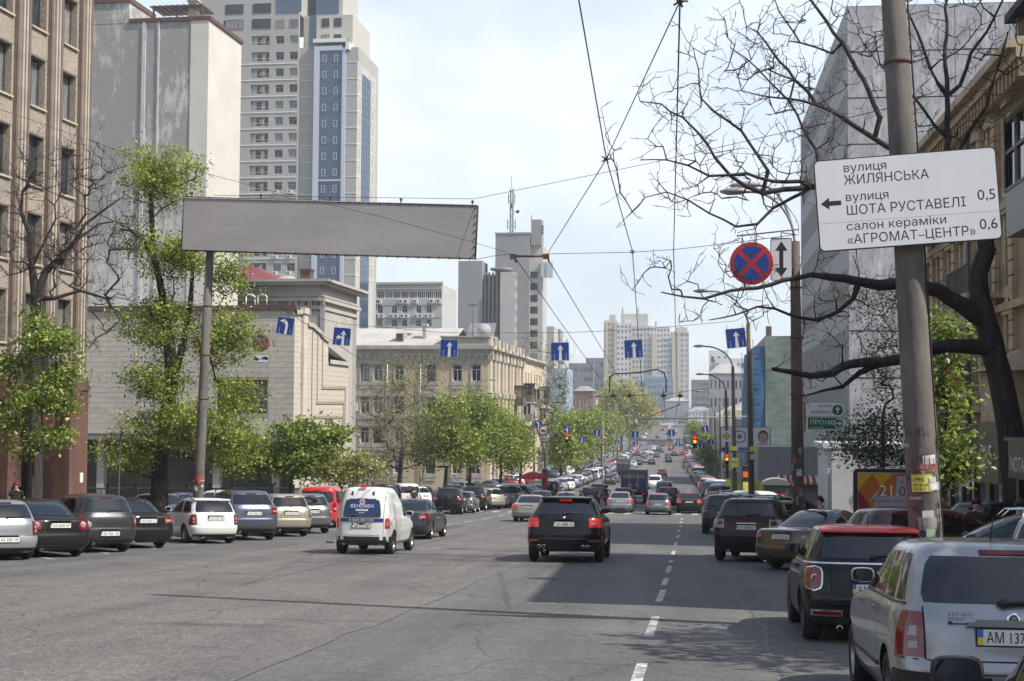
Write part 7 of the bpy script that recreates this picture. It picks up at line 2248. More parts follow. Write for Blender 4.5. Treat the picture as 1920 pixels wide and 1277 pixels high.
for k in range(46):
 z = rp.uniform(0.7,2.6);curved_paper(P1,pr(z),R(rp.uniform(-170,-10)),z,rp.uniform(.04,.22),rp.uniform(.03,.2),PAPER[rp.choice((1,4,4,4,5,0,1))],rp.uniform(.003,.008),tilt=rp.uniform(-.02,.02))
cbm = MB();cbm.path([(0.225,-0.02,0.5),(0.215,-0.02,3),(0.20,-0.02,6),(0.17,-0.02,10),(0.15,-.02,13.5)],0.012);cbm.build('cable',WIRE,P1)
def tilted_sign(name,label,corners,Y,cat='road sign',thick=0.03,yaw=0.0):
 """sign board root at its lower left corner, x along its lower edge; corners in px: lower left, lower right, upper left"""
 a,b,c = [pt(p[0],p[1],Y+dy) for p,dy in corners]
 u = (b-a);W = u.length;u.normalize()
 v = (c-a);v = v-u*v.dot(u);H = v.length;v.normalize()
 n = u.cross(v)                                   # towards the camera when u goes right, v up
 root = empty(name,a,0,label,cat)
 root.rotation_euler = Matrix((u,-n,v)).transposed().to_euler()
 return root,W,H
def rounded(w,h,r,n=5,x0=0,z0=0):
 P = []
 for cx,cz,a0 in ((x0+w-r,z0+r,-90),(x0+w-r,z0+h-r,0),(x0+r,z0+h-r,90),(x0+r,z0+r,180)):
  for k in range(n+1): t = R(a0+90*k/n);P.append((cx+r*math.cos(t),cz+r*math.sin(t)))
 return P
SG,W,H = tilted_sign('direction_sign','large tilted white direction sign with street names and a left arrow on the poster pole',(((1537,473),-.3),((1880,448),-.3),((1524,302),-.3)),Yp)
mb = MB();mb.prism(rounded(W,H,0.07),0.0,0.03,'y');mb.build('panel',SBACK,SG)
mb = MB();mb.prism(rounded(W,H,0.07),-0.004,0.0,'y');mb.build('border',INK,SG)
mb = MB();mb.prism(rounded(W-0.03,H-0.03,0.06,x0=0.015,z0=0.015),-0.008,-0.004,'y');mb.build('face_sheet',SWHITE,SG)
mb = MB();mb.box(0.03,W-0.03,-0.0086,-0.008,H*0.305,H*0.308);mb.build('dividing_line',mat('sign_line',(0.3,0.27,0.26),0.6),SG)
def sg(txt,size,x,z,**k): o = place('lettering',text_mesh(txt,size,INK,extrude=0.001,**k),SG,(x*W,-0.011,z*H),(R(90),0,0));return o
hh = H
for txt,sz,x,z,w_ in (('вулиця',.155,.160,.850,.235),('ЖИЛЯНСЬКА',.175,.160,.712,.467),('вулиця',.155,.160,.530,.235),('ШОТА РУСТАВЕЛІ',.178,.160,.380,.65),('салон кераміки',.155,.155,.212,.545),('«АГРОМАТ–ЦЕНТР»',.174,.155,.065,.70),('0,5',.195,.880,.435,.096),('0,6',.195,.880,.120,.096)):
 fit(txt,sz,INK,SG,(x*W,-0.0086,z*H),w_*W,extrude=0.0,bold=.0022)
mb = MB();mb.prism([(.025*W,.52*H),(.072*W,.585*H),(.072*W,.545*H),(.138*W,.545*H),(.138*W,.495*H),(.072*W,.495*H),(.072*W,.455*H)],-0.0088,-0.008,'y');mb.build('arrow',INK,SG)
mb = MB();mb.box(0.1,W-0.1,0.03,0.07,H*0.2,H*0.2+0.05);mb.box(0.1,W-0.1,0.03,0.07,H*0.8,H*0.8+0.05);mb.build('rear_rail',STEEL,SG)
P2 = street_pole('lamp_post','brown concrete pole with posters at its foot and green and white street name arrows',1497,41,8.9,0.19,0.135,POLEB,lean=R(-0.5),bands=(6.2,4.6,7.6),cat='pole')
for k in range(26):
 z = rp.uniform(0.6,3.0);curved_paper(P2,0.185,R(rp.uniform(-160,-20)),z,rp.uniform(.05,.2),rp.uniform(.05,.25),PAPER[rp.choice((1,4,4,5,0))],rp.uniform(.003,.008))
P3 = street_pole('lamp_post','lamp post with twin cobra head lamps carrying the blue arrow sign of the right lane',1410,73,10.2,0.17,0.10,POLEB,lean=R(-1.0),lamps=((10.0,1.9,R(172),.6,.05,1.9),))
l2 = [(10.4,24.0)]
lamp_arm(P2,8.8,1.25,R(176),.6,.035,1.55);lamp_arm(P2,8.6,1.0,R(166),.6,.035,1.95)
for k,(px,Y,h,lb) in enumerate(((1378,105,10.5,'third brown lamp post of the right kerb with one lamp over the road'),(1364,137,10.5,'fourth brown lamp post of the right kerb with yellow leaflets'),(1352,172,10.5,'fifth lamp post of the right kerb'),(1342,215,10.5,'sixth lamp post of the right kerb'),(1334,262,10.5,'seventh lamp post of the right kerb, small and hazy'),(1326,330,10.5,'farthest lamp post of the right kerb'))):
 street_pole('lamp_post',lb,px,Y,h,0.17,0.11,POLEB,lean=R(-0.8),lamps=((h-0.2,2.0,R(175),.6,.06,1.7),),group='lamp posts along the right kerb')
for k,(px,Y,h,lb) in enumerate(((878,150,10.5,'brown lamp post with curved arm in front of the ochre town house'),(1002,190,10.0,'lamp post with one arm beside the glazed balconies'),(1128,255,10.5,'grey lamp post right of the triangular warning sign'),(1158,330,10.5,'distant lamp post of the left kerb'),(1180,420,10.5,'farthest lamp post of the left kerb'))):
 street_pole('lamp_post',lb,px,Y,h,0.17,0.11,POLEB,lamps=((h-0.2,2.2,R(8),.6,.05,1.8),),group='lamp posts along the left kerb')
Yb = 54
PB = street_pole('lamp_post','concrete pole with torn posters at its foot holding up the blank billboard',372,Yb,11.3,0.215,0.15,POLEC,lean=R(1.9),bands=(5.2,6.9,8.8),lamps=((10.6,1.5,R(40),.6,.05,1.2),),cat='pole')
for k in range(22):
 z = rp.uniform(0.8,2.2);curved_paper(PB,0.212,R(rp.uniform(-170,-20)),z,rp.uniform(.06,.25),rp.uniform(.05,.25),PAPER[rp.choice((1,4,5,0,0))],rp.uniform(.003,.008))
curved_paper(PB,0.212,R(-90),2.05,0.6,0.16,PAPER[5],0.01)
BB,W,H = tilted_sign('billboard','long blank grey banner frame hung over the left lanes',(((340,469),-.5),((891,485),-.5),((329,369),-.5)),Yb,'billboard')
BBM = mat('blank_banner_grey',(0.33,0.312,0.30),0.85,var=0.12,vscale=0.5,stretch=(0.5,1,1.5),grain=0.05,bscale=6)
FRM = mat('banner_frame_brown',(0.055,0.035,0.03),0.8)
mb = MB();s0 = 0.05
TL = (-0.0,H);TR = (W+0.02,H*0.965)
poly = [(0,0),(W,0),TR,TL]
mb.prism(poly,0.0,0.05,'y');mb.build('banner',BBM,BB)
mb = MB()
for (p,q) in zip(poly,poly[1:]+poly[:1]): mb.tube((p[0],0.02,p[1]),(q[0],0.02,q[1]),0.035,n=6)
mb.build('frame',FRM,BB)
mb = MB();mb.box(0,W,-0.03,-0.01,H*0.982,H*0.99);mb.build('top_batten',SWHITE,BB)
hk = MB()
for k in range(29): x = W*(k+0.5)/29;hk.box(x-0.02,x+0.02,-0.02,0.0,-0.07,0.04);hk.box(x-0.015,x+0.015,-0.02,0.0,H*(1-.035*x/W)-0.06,H*(1-.035*x/W)+0.04)
for k in range(7): z = H*(k+0.5)/7;hk.box(W-0.08,W-0.04,-0.03,0,z-0.03,z+0.03)
o = hk.build('hooks',INK,BB);o['kind'] = 'stuff'
for k in range(5):
 x = 0.3+k*(W-0.5)/4;m = MB();m.tube((x,0.02,H*(1-.035*x/W)),(x,0.02,H*(1-.035*x/W)+0.22),0.025);m.box(x-0.05,x+0.05,0,0.04,H*(1-.035*x/W)+0.12,H*(1-.035*x/W)+0.2);m.build('hanger',FRM,BB)
def wire(name,label,pts,r=0.012,sag=0.0,m=None,group=None):
 P = []
 for (a,b) in zip(pts[:-1],pts[1:]):
  a,b = Vector(a),Vector(b)
  for k in range(6):
   t = k/6;p = a.lerp(b,t);p.z -= sag*4*t*(1-t);P.append(p)
 P.append(Vector(pts[-1]))
 mb = MB();mb.path(P,r,5)
 o = mb.build(name,m or WIRE);tag(o,label,'wire',group);return o
def W3(px,py,Y): return pt(px,py,Y)
YC = 30.0
node_hi = W3(1275,2,24);node_c = W3(1137,298,36);node_l = W3(1024,480,56);node_r = W3(1186,472,52)
wire('trolley_wire','black overhead wire dropping from the top centre to the star shaped wire joint',[W3(1075,-60,26),node_c],.016)
wire('trolley_wire','overhead wire from the star shaped joint down to the small lower clamp',[node_c,node_r],.016)
wire('trolley_wire','overhead wire running on from the small clamp into the distance over the middle lane',[node_r,W3(1205,745,128)],.018)
wire('trolley_wire','overhead wire from the top joint down left to the star shaped wire joint',[node_hi,node_c],.012)
wire('trolley_wire','overhead wire from the star shaped joint down left to the strain insulator',[node_c,node_l],.014)
wire('trolley_wire','long near-vertical black overhead wire right of the sky centre',[W3(1276,-30,23),node_hi,W3(1263,470,52)],.016)
wire('trolley_wire','near-vertical overhead wire continuing down to the far clamp over the right lane',[W3(1263,470,52),W3(1270,735,128)],.018)
wire('trolley_wire','overhead wire from the strain insulator running down to the bent feeder pipe',[node_l,W3(1180,740,128)],.018)
wire('trolley_wire','overhead wire from the left end of the strain insulator down to the left feeder clamp',[W3(962,478,56),W3(1145,738,128)],.018)
wire('span_wire','span wire from the far left building over the trees to the billboard top',[W3(0,205,46),W3(230,285,47),W3(500,355,48),W3(722,408,48.5),W3(900,458,49),W3(958,476,56)],.008)
wire('span_wire','lower span wire from the left edge behind the billboard pole to the ochre house',[W3(0,315,48),W3(225,420,52),W3(440,520,60),W3(700,690,90),W3(980,800,150)],.018)
wire('span_wire','thin span wire from the billboard right corner up to the right tree',[W3(400,366,53.6),W3(660,370,53.6),W3(888,373,53.6),W3(1200,310,50),W3(1560,228,40),W3(1720,190,20)],.010)
wire('span_wire','horizontal span wire from the strain insulator to the second right pole',[W3(1030,476,56),W3(1186,473,52),W3(1263,468,50),W3(1380,455,46),W3(1490,440,41)],.011)
wire('span_wire','slack wire from the billboard lower right corner to the strain insulator',[W3(890,487,53.8),W3(925,480,55),W3(960,476,56)],.012)
sp_pts = [W3(470,590,75),W3(540,600,74),W3(640,640,73),W3(840,660,72),W3(1050,652,72),W3(1190,640,72),W3(1380,618,72.5),W3(1412,590,73)]
wire('span_wire','upper span wire carrying the five blue lane arrow signs',[(p[0],p[1],p[2]+0.7) for p in (W3(440,570,75),W3(540,607,74),W3(640,632,73),W3(840,650,72),W3(1050,650,72),W3(1190,645,72),W3(1380,628,72.5),W3(1410,610,73))],.012)
st = MB();st.tube(node_l-Vector((1.3,0,0.0)),node_l+Vector((0.05,0,0)),0.05)
for d in (-1.3,0.0):
 c = node_l+Vector((d,0,0));st.box(c.x-0.12,c.x+0.12,c.y-.08,c.y+.08,c.z-0.12,c.z+0.08);st.tube(c+Vector((0.05,0,0)),c+Vector((0.12,0,-0.25)),0.04)
o = st.build('strain_insulator',STEEL);tag(o,'rusty strain bar joining the overhead wires left of the sky centre','insulator')
for c,r_,lb in ((node_c,.10,'star shaped wire joint where the overhead wires cross'),(node_r,.07,'small clamp on the overhead wire below the star joint'),(node_hi,.09,'wire joint at the top edge of the sky')):
 m = MB();m.lathe([(0.0,-r_*.5),(r_*.6,-r_*.3),(r_*.7,r_*.2),(0,r_*.5)],c,8)
 for k in range(5): a = 2*math.pi*k/5;m.tube(c,c+Vector((math.cos(a)*r_*1.5,0.02,math.sin(a)*r_*1.2)),.018)
 tag(m.build('wire_joint',STEEL),lb,'wire joint')
ya = 128
a,b = W3(1143,736,ya),W3(1249,736,ya)
m = MB();zt = W3(1190,701,ya).z
m.path([a,(a.x,ya,zt-0.3),(a.x+0.4,ya,zt),((a.x+b.x)/2,ya,zt+0.1),(b.x-0.8,ya,zt+0.4),(b.x-0.2,ya,zt+0.1),(b.x,ya,zt-0.5),b],0.06,8)
tag(m.build('feeder_pipe',WIRE),'bent black feeder pipe arching between two overhead wires','feeder pipe')
for px,lb in ((1149,'first wire clamp from the left under the feeder pipe'),(1180,'second wire clamp from the left under the feeder pipe'),(1244,'third wire clamp, at the right leg of the feeder pipe'),(1275,'fourth wire clamp, right of the feeder pipe')):
 c = W3(px,742,ya);m = MB();m.lathe([(0,-.2),(.16,-.1),(.16,.1),(0,.25)],c,8);m.box(c.x-.3,c.x+.3,ya-.05,ya+.05,c.z-.06,c.z+.06);m.tube(c,c+Vector((0,0,0.6)),.03)
 tag(m.build('wire_clamp',STEEL),lb,'wire clamp')
wire('trolley_wire','pair partner wire from the left feeder clamp into the distance',[W3(1149,742,ya),W3(1195,800,330)],.03)
wire('trolley_wire','wire from the second feeder clamp into the distance',[W3(1180,742,ya),W3(1202,800,330)],.03)
wire('trolley_wire','wire from the third feeder clamp into the distance',[W3(1244,742,ya),W3(1252,800,330)],.03)
wire('trolley_wire','wire from the fourth feeder clamp into the distance',[W3(1275,742,ya),W3(1262,800,330)],.03)
wire('span_wire','span wire holding the feeder clamps across the street',[W3(1100,744,ya),W3(1245,740,ya),W3(1330,728,ya)],.02)
Yg = 175
m = MB();m.tube(W3(1192,786,Yg),W3(1400,781,Yg),.10);m.tube(W3(1192,786,Yg),W3(1192,800,Yg),.2)
for px in (1214,1245,1274,1300): m.tube(W3(px,785,Yg),W3(px,795,Yg),.07)
tag(m.build('gantry_arm',POLEG),'long horizontal pipe reaching over the road from the right lamp posts','gantry')
wire('span_wire','slanting stay from the gantry pipe up to the fourth wire clamp',[W3(1214,782,Yg),W3(1276,758,140)],.05)
def disc(mb,r,c,n=28,z0=0.0,x0=0.0):
 mb.lathe([(0.0,c),(r,c)],(x0,0,z0),n,'y')
def arrow_up(mb,w,h,y,x0=0.0,z0=0.0):
 mb.face([(x0-w*0.09,y,z0),(x0+w*0.09,y,z0),(x0+w*0.055,y,z0+h*0.74),(x0-w*0.055,y,z0+h*0.74)])
 mb.face([(x0-w*0.16,y,z0+h*0.70),(x0+w*0.16,y,z0+h*0.70),(x0,y,z0+h)])
def lane_sign(label,px,py,Y,size,kind='up',tilt=0.0,hang=True,yaw=0.0,w=None,group=None):
 q = pt(px,py,Y);w = w or size
 root = empty('lane_sign',q,0,label,'road sign',group)
 root.rotation_euler = (0,tilt,yaw)
 m = MB();m.prism(rounded(w,size,0.03,x0=-w/2,z0=-size/2),0.0,0.03,'y');m.build('panel',SBACK,root)
 m = MB();m.prism(rounded(w,size,0.03,x0=-w/2,z0=-size/2),-0.004,0.0,'y');m.build('border',SWHITE,root)
 m = MB();m.prism(rounded(w-0.03,size-0.03,0.02,x0=-w/2+0.015,z0=-size/2+0.015),-0.008,-0.004,'y');m.build('blue_face',SBLUE,root)
 y = -0.010
 a = MB();z0 = -size*0.48;h = size*0.84
 if kind == 'up': arrow_up(a,w,h,y,0.02*w,z0)
 elif kind == 'left':
  a.face([(-w*.02,y,z0),(w*.14,y,z0),(w*.16,y,.08*size),(w*.02,y,.02*size)]);a.face([(w*.16,y,.08*size),(w*.02,y,.02*size),(-w*.12,y,.20*size),(-w*.06,y,.31*size)])
  a.face([(-w*.06,y,.14*size),(-w*.06,y,.40*size),(-w*.36,y,.26*size)]);a.face([(w*.16,y,.08*size),(-w*.06,y,.31*size),(w*.08,y,.28*size)])
 elif kind == 'leftup':
  arrow_up(a,w,h,y,0.08*w,z0);a.face([(w*.04,y,-.10*size),(w*.04,y,.0*size),(-w*.14,y,.0*size),(-w*.14,y,-.10*size)]);a.face([(-w*.14,y,-.2*size),(-w*.14,y,.1*size),(-w*.34,y,-.05*size)])
 a.build('arrow',SIGNW,root)
 d = MB()
 for sx in (-.31,.33):
  for k in range(3): d.box(w*sx-.015*w,w*sx+.015*w,y-.001,y,size*(-.47+.13*k),size*(-.40+.13*k))
 d.build('lane_dashes',SIGNW,root)
 if hang:
  for sx in (-.4,.4):
   m = MB();m.tube((sx*w,0.02,size/2),(sx*w,0.02,size/2+0.22),0.012,n=5);m.build('hanger',STEEL,root)
 return root
for px,py,Y,sz,kd,tl,lb in ((535,611,74,0.92,'left',R(8),'blue turn-left lane sign, first of the row on the span wire'),(641,631,73,0.92,'leftup',R(5),'blue straight-or-left lane sign hanging before the pale sheet roof'),
  (842,653,72,0.90,'up',R(2),'blue straight-ahead lane sign hanging before the parapet of the ochre house'),(1050,659,72,0.92,'up',R(-1),'blue straight-ahead lane sign hanging right of the concrete tower'),
  (1188,654,72,0.92,'up',R(-3),'blue straight-ahead lane sign hanging before the large apartment complex'),(1380,634,72.6,0.98,'up',R(-6),'blue straight-ahead lane sign fixed to the lamp post with curved arm')):
 lane_sign(lb,px,py,Y,sz,kd,tl)
for px,py,Y,sz,kd,tl,lb in ((1009,796,140,0.75,'left',R(4),'small blue turn-left sign above the round truck ban sign'),(1063,805,150,0.72,'leftup',R(3),'small blue straight-or-left sign above the left red light'),(1119,811,150,0.72,'up',0,'small blue arrow sign above the triangular warning sign'),
  (1191,815,150,0.72,'up',0,'small blue arrow sign over the middle of the far crossing'),(1259,812,150,0.72,'up',R(-3),'small blue arrow sign hanging right of the striped banner'),(1322,805,150,0.72,'up',R(-8),'small blue arrow sign above the amber light'),
  (1091,825,190,0.70,'up',0,'little blue arrow sign on its pole in the green trees'),(1157,829,260,0.8,'up',0,'tiny blue arrow sign left of the far crossing'),(1192,832,280,0.85,'up',0,'tiny blue arrow sign at the left end of the striped banner'),(1272,826,290,0.8,'up',0,'tiny upper blue sign right of the striped banner'),(1271,833,286,0.9,'up',0,'tiny lower blue sign right of the striped banner')):
 lane_sign(lb,px,py,Y,sz,kd,tl,hang=Y < 200)
def no_stop(root,r,y=0.0,x0=0.0,z0=0.0):
 m = MB();m.lathe([(0,.02),(r,.02),(r,-.004),(r*0.985,-.006),(0,-.006)],(x0,y,z0),36,'y');m.build('disc',SRED,root)
 m = MB()
 q = r*0.80
 for k in range(4):
  P = []
  a0,a1 = math.pi/2*k+R(-45+7.5),math.pi/2*k+R(45-7.5)
  c = math.pi/2*k;P.append((0.14*r*math.cos(c),0.14*r*math.sin(c)))
  for j in range(9): t = a0+(a1-a0)*j/8;P.append((q*math.cos(t),q*math.sin(t)))
  m.face([(x0+a,y-.009,z0+b) for a,b in P])
 m.build('blue_fields',SBLUE,root)
 e = MB();e.lathe([(r*.985,-.0075),(r,-.0075)],(x0,y,z0),36,'y');e.build('white_rim',SWHITE,root)
q = pt(1409,494,40.6);root = empty('no_stopping_sign',q,0,'large round blue and red no stopping sign left of the double arrow plate','road sign')
no_stop(root,0.61)
m = MB();m.tube((-.25,.03,.4),(-.25,.03,.85),.015);m.tube((.1,.03,.4),(.1,.03,.87),.015);m.tube((-.4,.05,.78),(1.3,.05,.95),.02);m.build('bracket',STEEL,root)
q = pt(1465,486,40.7);root = empty('double_arrow_plate',q,0,'white plate with a black vertical double arrow beside the large no stopping sign','road sign')
m = MB();m.prism(rounded(.60,1.20,.07,x0=-.30,z0=-.60),0,.02,'y');m.build('panel',INK,root);m = MB();m.prism(rounded(.56,1.16,.06,x0=-.28,z0=-.58),-.005,0,'y');m.build('face_sheet',SWHITE,root)
m = MB();m.box(-.055,.055,-.008,-.005,-.28,.28);m.face([(-.17,-.009,.24),(.17,-.009,.24),(0,-.009,.50)]);m.face([(-.17,-.009,-.24),(.17,-.009,-.24),(0,-.009,-.50)]);m.build('double_arrow',INK,root)
m = MB();m.tube((0,.04,.6),(0,.04,.75),.015);m.tube((0,.04,.75),(.45,.3,.72),.015);m.build('bracket',STEEL,root)
q = pt(489,643,66);root = empty('no_stopping_sign',q,0,'round no stopping sign hanging before the limestone hall above a tow-away plate','road sign');no_stop(root,0.43)
m = MB();m.tube((-.1,.02,.42),(-.1,.02,.6),.012);m.tube((.1,.02,.42),(.1,.02,.6),.012);m.build('bracket',STEEL,root)
q = pt(489,672,66);root = empty('tow_away_plate',q,0,'small white tow-away plate under the round sign before the limestone hall','road sign')
m = MB();m.box(-.43,.43,0,.02,-.2,.2);m.build('panel',INK,root);m = MB();m.box(-.41,.41,-.005,0,-.18,.18);m.build('face_sheet',SWHITE,root)
m = MB();m.prism([(-.36,-.1),(-.1,-.1),(-.1,0),(-.2,.02),(-.24,.08),(-.34,.08)],-.008,-.005,'y');m.prism([(.08,-.04),(.36,-.08),(.36,.02),(.28,.08),(.14,.08),(.06,.02)],-.008,-.005,'y');m.prism([(-.2,.02),(-.18,0),(.06,-.06),(.06,-.03)],-.008,-.005,'y');m.build('tow_truck_symbol',INK,root)
def arrow_board(label,px0,px1,py0,py1,Y,face,txts,sym,ink,name='street_sign'):
 a = pt(px0,py1,Y);b = pt(px1,py1,Y);c = pt(px0,py0,Y)
 w,h = b.x-a.x,c.z-a.z
 root = empty(name,a,0,label,'street sign')
 m = MB();m.prism([(0,0),(w-h*.5,0),(w-h*.15,h*.15),(w,h*.5),(w-h*.15,h*.85),(w-h*.5,h),(0,h)],0,.08,'y');m.build('light_box',SWHITE,root)
 m = MB();m.prism([(.03,.03),(w-h*.52,.03),(w-h*.2,h*.18),(w-.06,h*.5),(w-h*.2,h*.82),(w-h*.52,h-.03),(.03,h-.03)],-.006,0,'y');m.build('face_sheet',face,root)
 for t,s_,x,z in txts: place('lettering',text_mesh(t,s_,ink,extrude=.001,bold=.004),root,(x,-.009,z),(R(90),0,0))
 m = MB();cx,cz,r_ = w-h*.52,h*.5,h*.36
 m.lathe([(r_*.85,0),(r_,0)],(cx,-.009,cz),20,'y')
 m.mi = 1
 if sym == 'up':
  m.mi = 0;m.lathe([(0,0),(r_*.86,0)],(cx,-.008,cz),20,'y');m.mi = 1
  m.box(cx-.02,cx+.02,-.011,-.010,cz-r_*.6,cz+r_*.3);m.face([(cx-r_*.5,-.011,cz+r_*.05),(cx+r_*.5,-.011,cz+r_*.05),(cx,-.011,cz+r_*.7)])
 else:
  m.box(cx-r_*.6,cx+r_*.3,-.011,-.010,cz-.02,cz+.02);m.face([(cx+r_*.05,-.011,cz-r_*.5),(cx+r_*.05,-.011,cz+r_*.5),(cx+r_*.7,-.011,cz)])
 m.build('arrow_symbol',[GRN if sym == 'up' else SIGNW,SIGNW],root)
 return root
GRN = mat('sign_green',(0.01,0.12,0.05),0.4)
arrow_board('white street name board with a green up arrow on the brown pole',1511,1585,755,782,40.7,SWHITE,(('вулиця',.10,.36,.28),('ЖИЛЯНСЬКА',.125,.14,.09)),'up',INK)
arrow_board('green board with white letters and a right arrow on the brown pole',1513,1586,781,806,40.7,GRN,(('ПРО100',.18,.08,.15),('стоматологія',.055,.10,.06)),'right',SIGNW)
m = MB();a = pt(1509,755,40.75);b = pt(1509,808,40.75);m.tube(a,b,.02);m.tube(pt(1497,757,41),a,.015);m.tube(pt(1497,806,41),b,.015);tag(m.build('bracket_frame',STEEL),'thin steel bracket holding the two street name boards on the brown pole','bracket')
REDL = mat('red_light_lit',(0.5,0.01,0.01),0.3,emit=(1,0.02,0.01),estr=1.6)
AMBL = mat('amber_light_lit',(0.5,0.2,0.01),0.3,emit=(1,0.35,0.02),estr=1.8)
OFFL = mat('dark_lens',(0.02,0.02,0.02),0.2)
def traffic_light(label,px,py,Y,lit=(1,1,0),s=1.0):
 q = pt(px,py,Y);root = empty('traffic_light',q,0,label,'traffic light')
 m = MB();m.box(-.17*s,.17*s,0,.22,-.5*s,.5*s);m.build('housing',BLACKP,root)
 for k in range(3):
  z = (.33-.33*k)*s
  m = MB();m.smooth = True
  m.grid([[(.15*s*math.cos(t),-y,z+.15*s*math.sin(t)) for t in [math.pi*(-.1+1.2*j/10) for j in range(11)]] for y in (0,.2)]);m.build('visor',BLACKP,root)
  m = MB();m.lathe([(0,-.03),(.13*s,-.005)],(0,0,z),16,'y');m.build('lens',(REDL,AMBL,OFFL)[k] if lit[k] else OFFL,root)
 return root
traffic_light('left traffic light showing red and amber on its mast arm',1063,821,128,s=.85)
traffic_light('right traffic light showing red and amber before the green trees',1303,828,128,s=1.1)
traffic_light('near red traffic light on the far right lamp post',1363,861,118,lit=(1,1,0),s=.85)
def mast(label,px,py_top,Y,name='signal_mast',r=.07,arms=()):
 x = colX(px,Y);z = gz(Y);h = pt(px,py_top,Y).z-z
 root = empty(name,(x,Y,z),0,label,'mast')
 m = MB();m.lathe([(r*1.4,0),(r*1.2,.4),(r,.5),(r*.8,h),(0,h+.02)],n=10);m.build('shaft',POLEG,root)
 for (px1,py1) in arms:
  q = pt(px1,py1,Y);m = MB();m.tube((0,0,q.z-z-.15),(q.x-x,0,q.z-z),.04);m.build('arm',POLEG,root)
 return root
mast('grey mast with the round truck ban sign and an arm to the left red light',1017,800,128,arms=((1066,820),))
mast('grey mast behind the triangular warning sign',1131,790,160)
mast('thin mast carrying the arm with two arrow signs right of the crossing',1374,850,150,arms=((1300,826),(1340,834)))
for px,py,tl,lb in ((1316,835,R(12),'small tilted blue arrow sign, first on the mast arm right of the amber light'),(1333,829,R(-14),'small tilted blue arrow sign, second on the mast arm right of the amber light')):
 lane_sign(lb,px,py,149.7,.62,'up',tl,hang=False)
q = pt(1019,808,127.8);root = empty('truck_ban_sign',q,0,'round white sign with red rim and black lorry before the balconies','road sign')
m = MB();m.lathe([(0,.03),(.42,.03),(.42,-.004),(0,-.004)],(0,0,0),28,'y');m.build('disc',SRED,root);m = MB();disc(m,.34,-.008);m.build('face_sheet',SWHITE,root)
m = MB();m.box(-.22,.06,-.012,-.009,-.06,.12);m.box(.08,.2,-.012,-.009,-.06,.05);m.box(-.2,-.12,-.012,-.009,-.1,-.06);m.box(.06,.14,-.012,-.009,-.1,-.06);m.build('lorry_symbol',INK,root)
q = pt(1019,823,127.8);root = empty('arrow_plate',q,0,'white plate with a black left arrow under the truck ban sign','road sign')
m = MB();m.box(-.38,.38,0,.02,-.18,.18);m.build('panel',SWHITE,root);m = MB();m.box(-.1,.26,-.006,-.003,-.03,.03);m.face([(-.1,-.007,-.1),(-.1,-.007,.1),(-.28,-.007,0)]);m.build('left_arrow',INK,root)
q = pt(1043,818,128.4);root = empty('no_parking_sign',q,0,'faded round blue sign between the truck ban sign and the red light','road sign');no_stop(root,.26)
q = pt(1128,827,150);root = empty('warning_sign',q,0,'white triangular warning sign with red border before the left trees','road sign')
m = MB();m.prism([(-.52,-.38),(.52,-.38),(0,.52)],0,.02,'y');m.build('panel',SRED,root);m = MB();m.prism([(-.38,-.30),(.38,-.30),(0,.36)],-.006,0,'y');m.build('face_sheet',SWHITE,root)
m = MB();m.box(-.035,.035,-.012,-.007,-.10,.16);m.box(-.035,.035,-.012,-.007,-.22,-.15);m.build('symbol',INK,root)
q = pt(1362,818,118);root = empty('priority_sign',q,0,'white square with a yellow diamond on the right lamp post','road sign')
m = MB();m.box(-.38,.38,0,.02,-.45,.45);m.build('panel',SWHITE,root)
m = MB();m.prism([(0,-.34),(.34,0),(0,.34),(-.34,0)],-.005,0,'y');m.mi = 1;m.prism([(0,-.29),(.29,0),(0,.29),(-.29,0)],-.009,-.005,'y');m.build('diamond',[INK,mat('priority_yellow',(0.7,0.42,0.02),0.5)],root)
def board(name,label,px0,px1,py0,py1,Y,m_,cat='billboard',frame=INK,d=.15,legs=True,fr=.06):
 a,b,c = pt(px0,py1,Y),pt(px1,py1,Y),pt(px0,py0,Y)
 w,h = b.x-a.x,c.z-a.z
 root = empty(name,a,0,label,cat)
 m = MB();m.box(-fr,w+fr,0,d,-fr,h+fr);m.build('frame',frame,root)
 m = MB();m.box(0,w,-.01,0,0,h);m.build('poster',m_,root)
 if legs:
  for x in ((w*.2,w*.8) if w > 1.5 else (w*.5,)):
   m = MB();m.tube((x,d/2,-fr),(x,d/2,gz(Y)-a.z),.07);m.build('leg',POLEG,root)
 return root,w,h
rt,w,h = board('billboard','wide billboard with a smiling person and blue strip behind the right lamp posts',1352,1444,801,847,140,SWHITE,legs=True)
m = MB();m.box(.05,w-.05,-.02,-.012,0.05,h*.16);m.build('blue_strip',SBLUE,rt);place('lettering',text_mesh('СВОБОДА СЛОВА ЦЕ ПРОСТО',.28,SIGNW,extrude=.001),rt,(.3,-.025,.1),(R(90),0,0))
m = MB();m.lathe([(.5,0),(.62,0)],(w*.38,-.015,h*.62),24,'y');m.lathe([(0,0),(.25,0)],(w*.38,-.015,h*.62),10,'y');m.build('round_emblem',mat('emblem_grey',(.2,.2,.22),.6),rt)
m = MB();m.box(.1,w*.68,-.018,-.012,h*.18,h*.2);m.mi = 1
SKIN = mat('skin',(0.50,0.30,0.21),0.6);HAIRB = mat('hair_brown',(0.05,0.028,0.018),0.7)
fx,fz = w*.86,h*.62
m.mi = 1;m.prism([(fx+.50*math.cos(t*math.pi/8),fz+.62*math.sin(t*math.pi/8)) for t in range(16)],-.016,-.012,'y')
m.mi = 2;m.prism([(fx+.42*math.cos(t*math.pi/8),fz-.1+.50*math.sin(t*math.pi/8)) for t in range(16)],-.020,-.016,'y')
m.mi = 3;m.prism([(fx-.75,h*.17),(fx+.6,h*.17),(fx+.5,h*.33),(fx,h*.40),(fx-.5,h*.33)],-.019,-.013,'y')
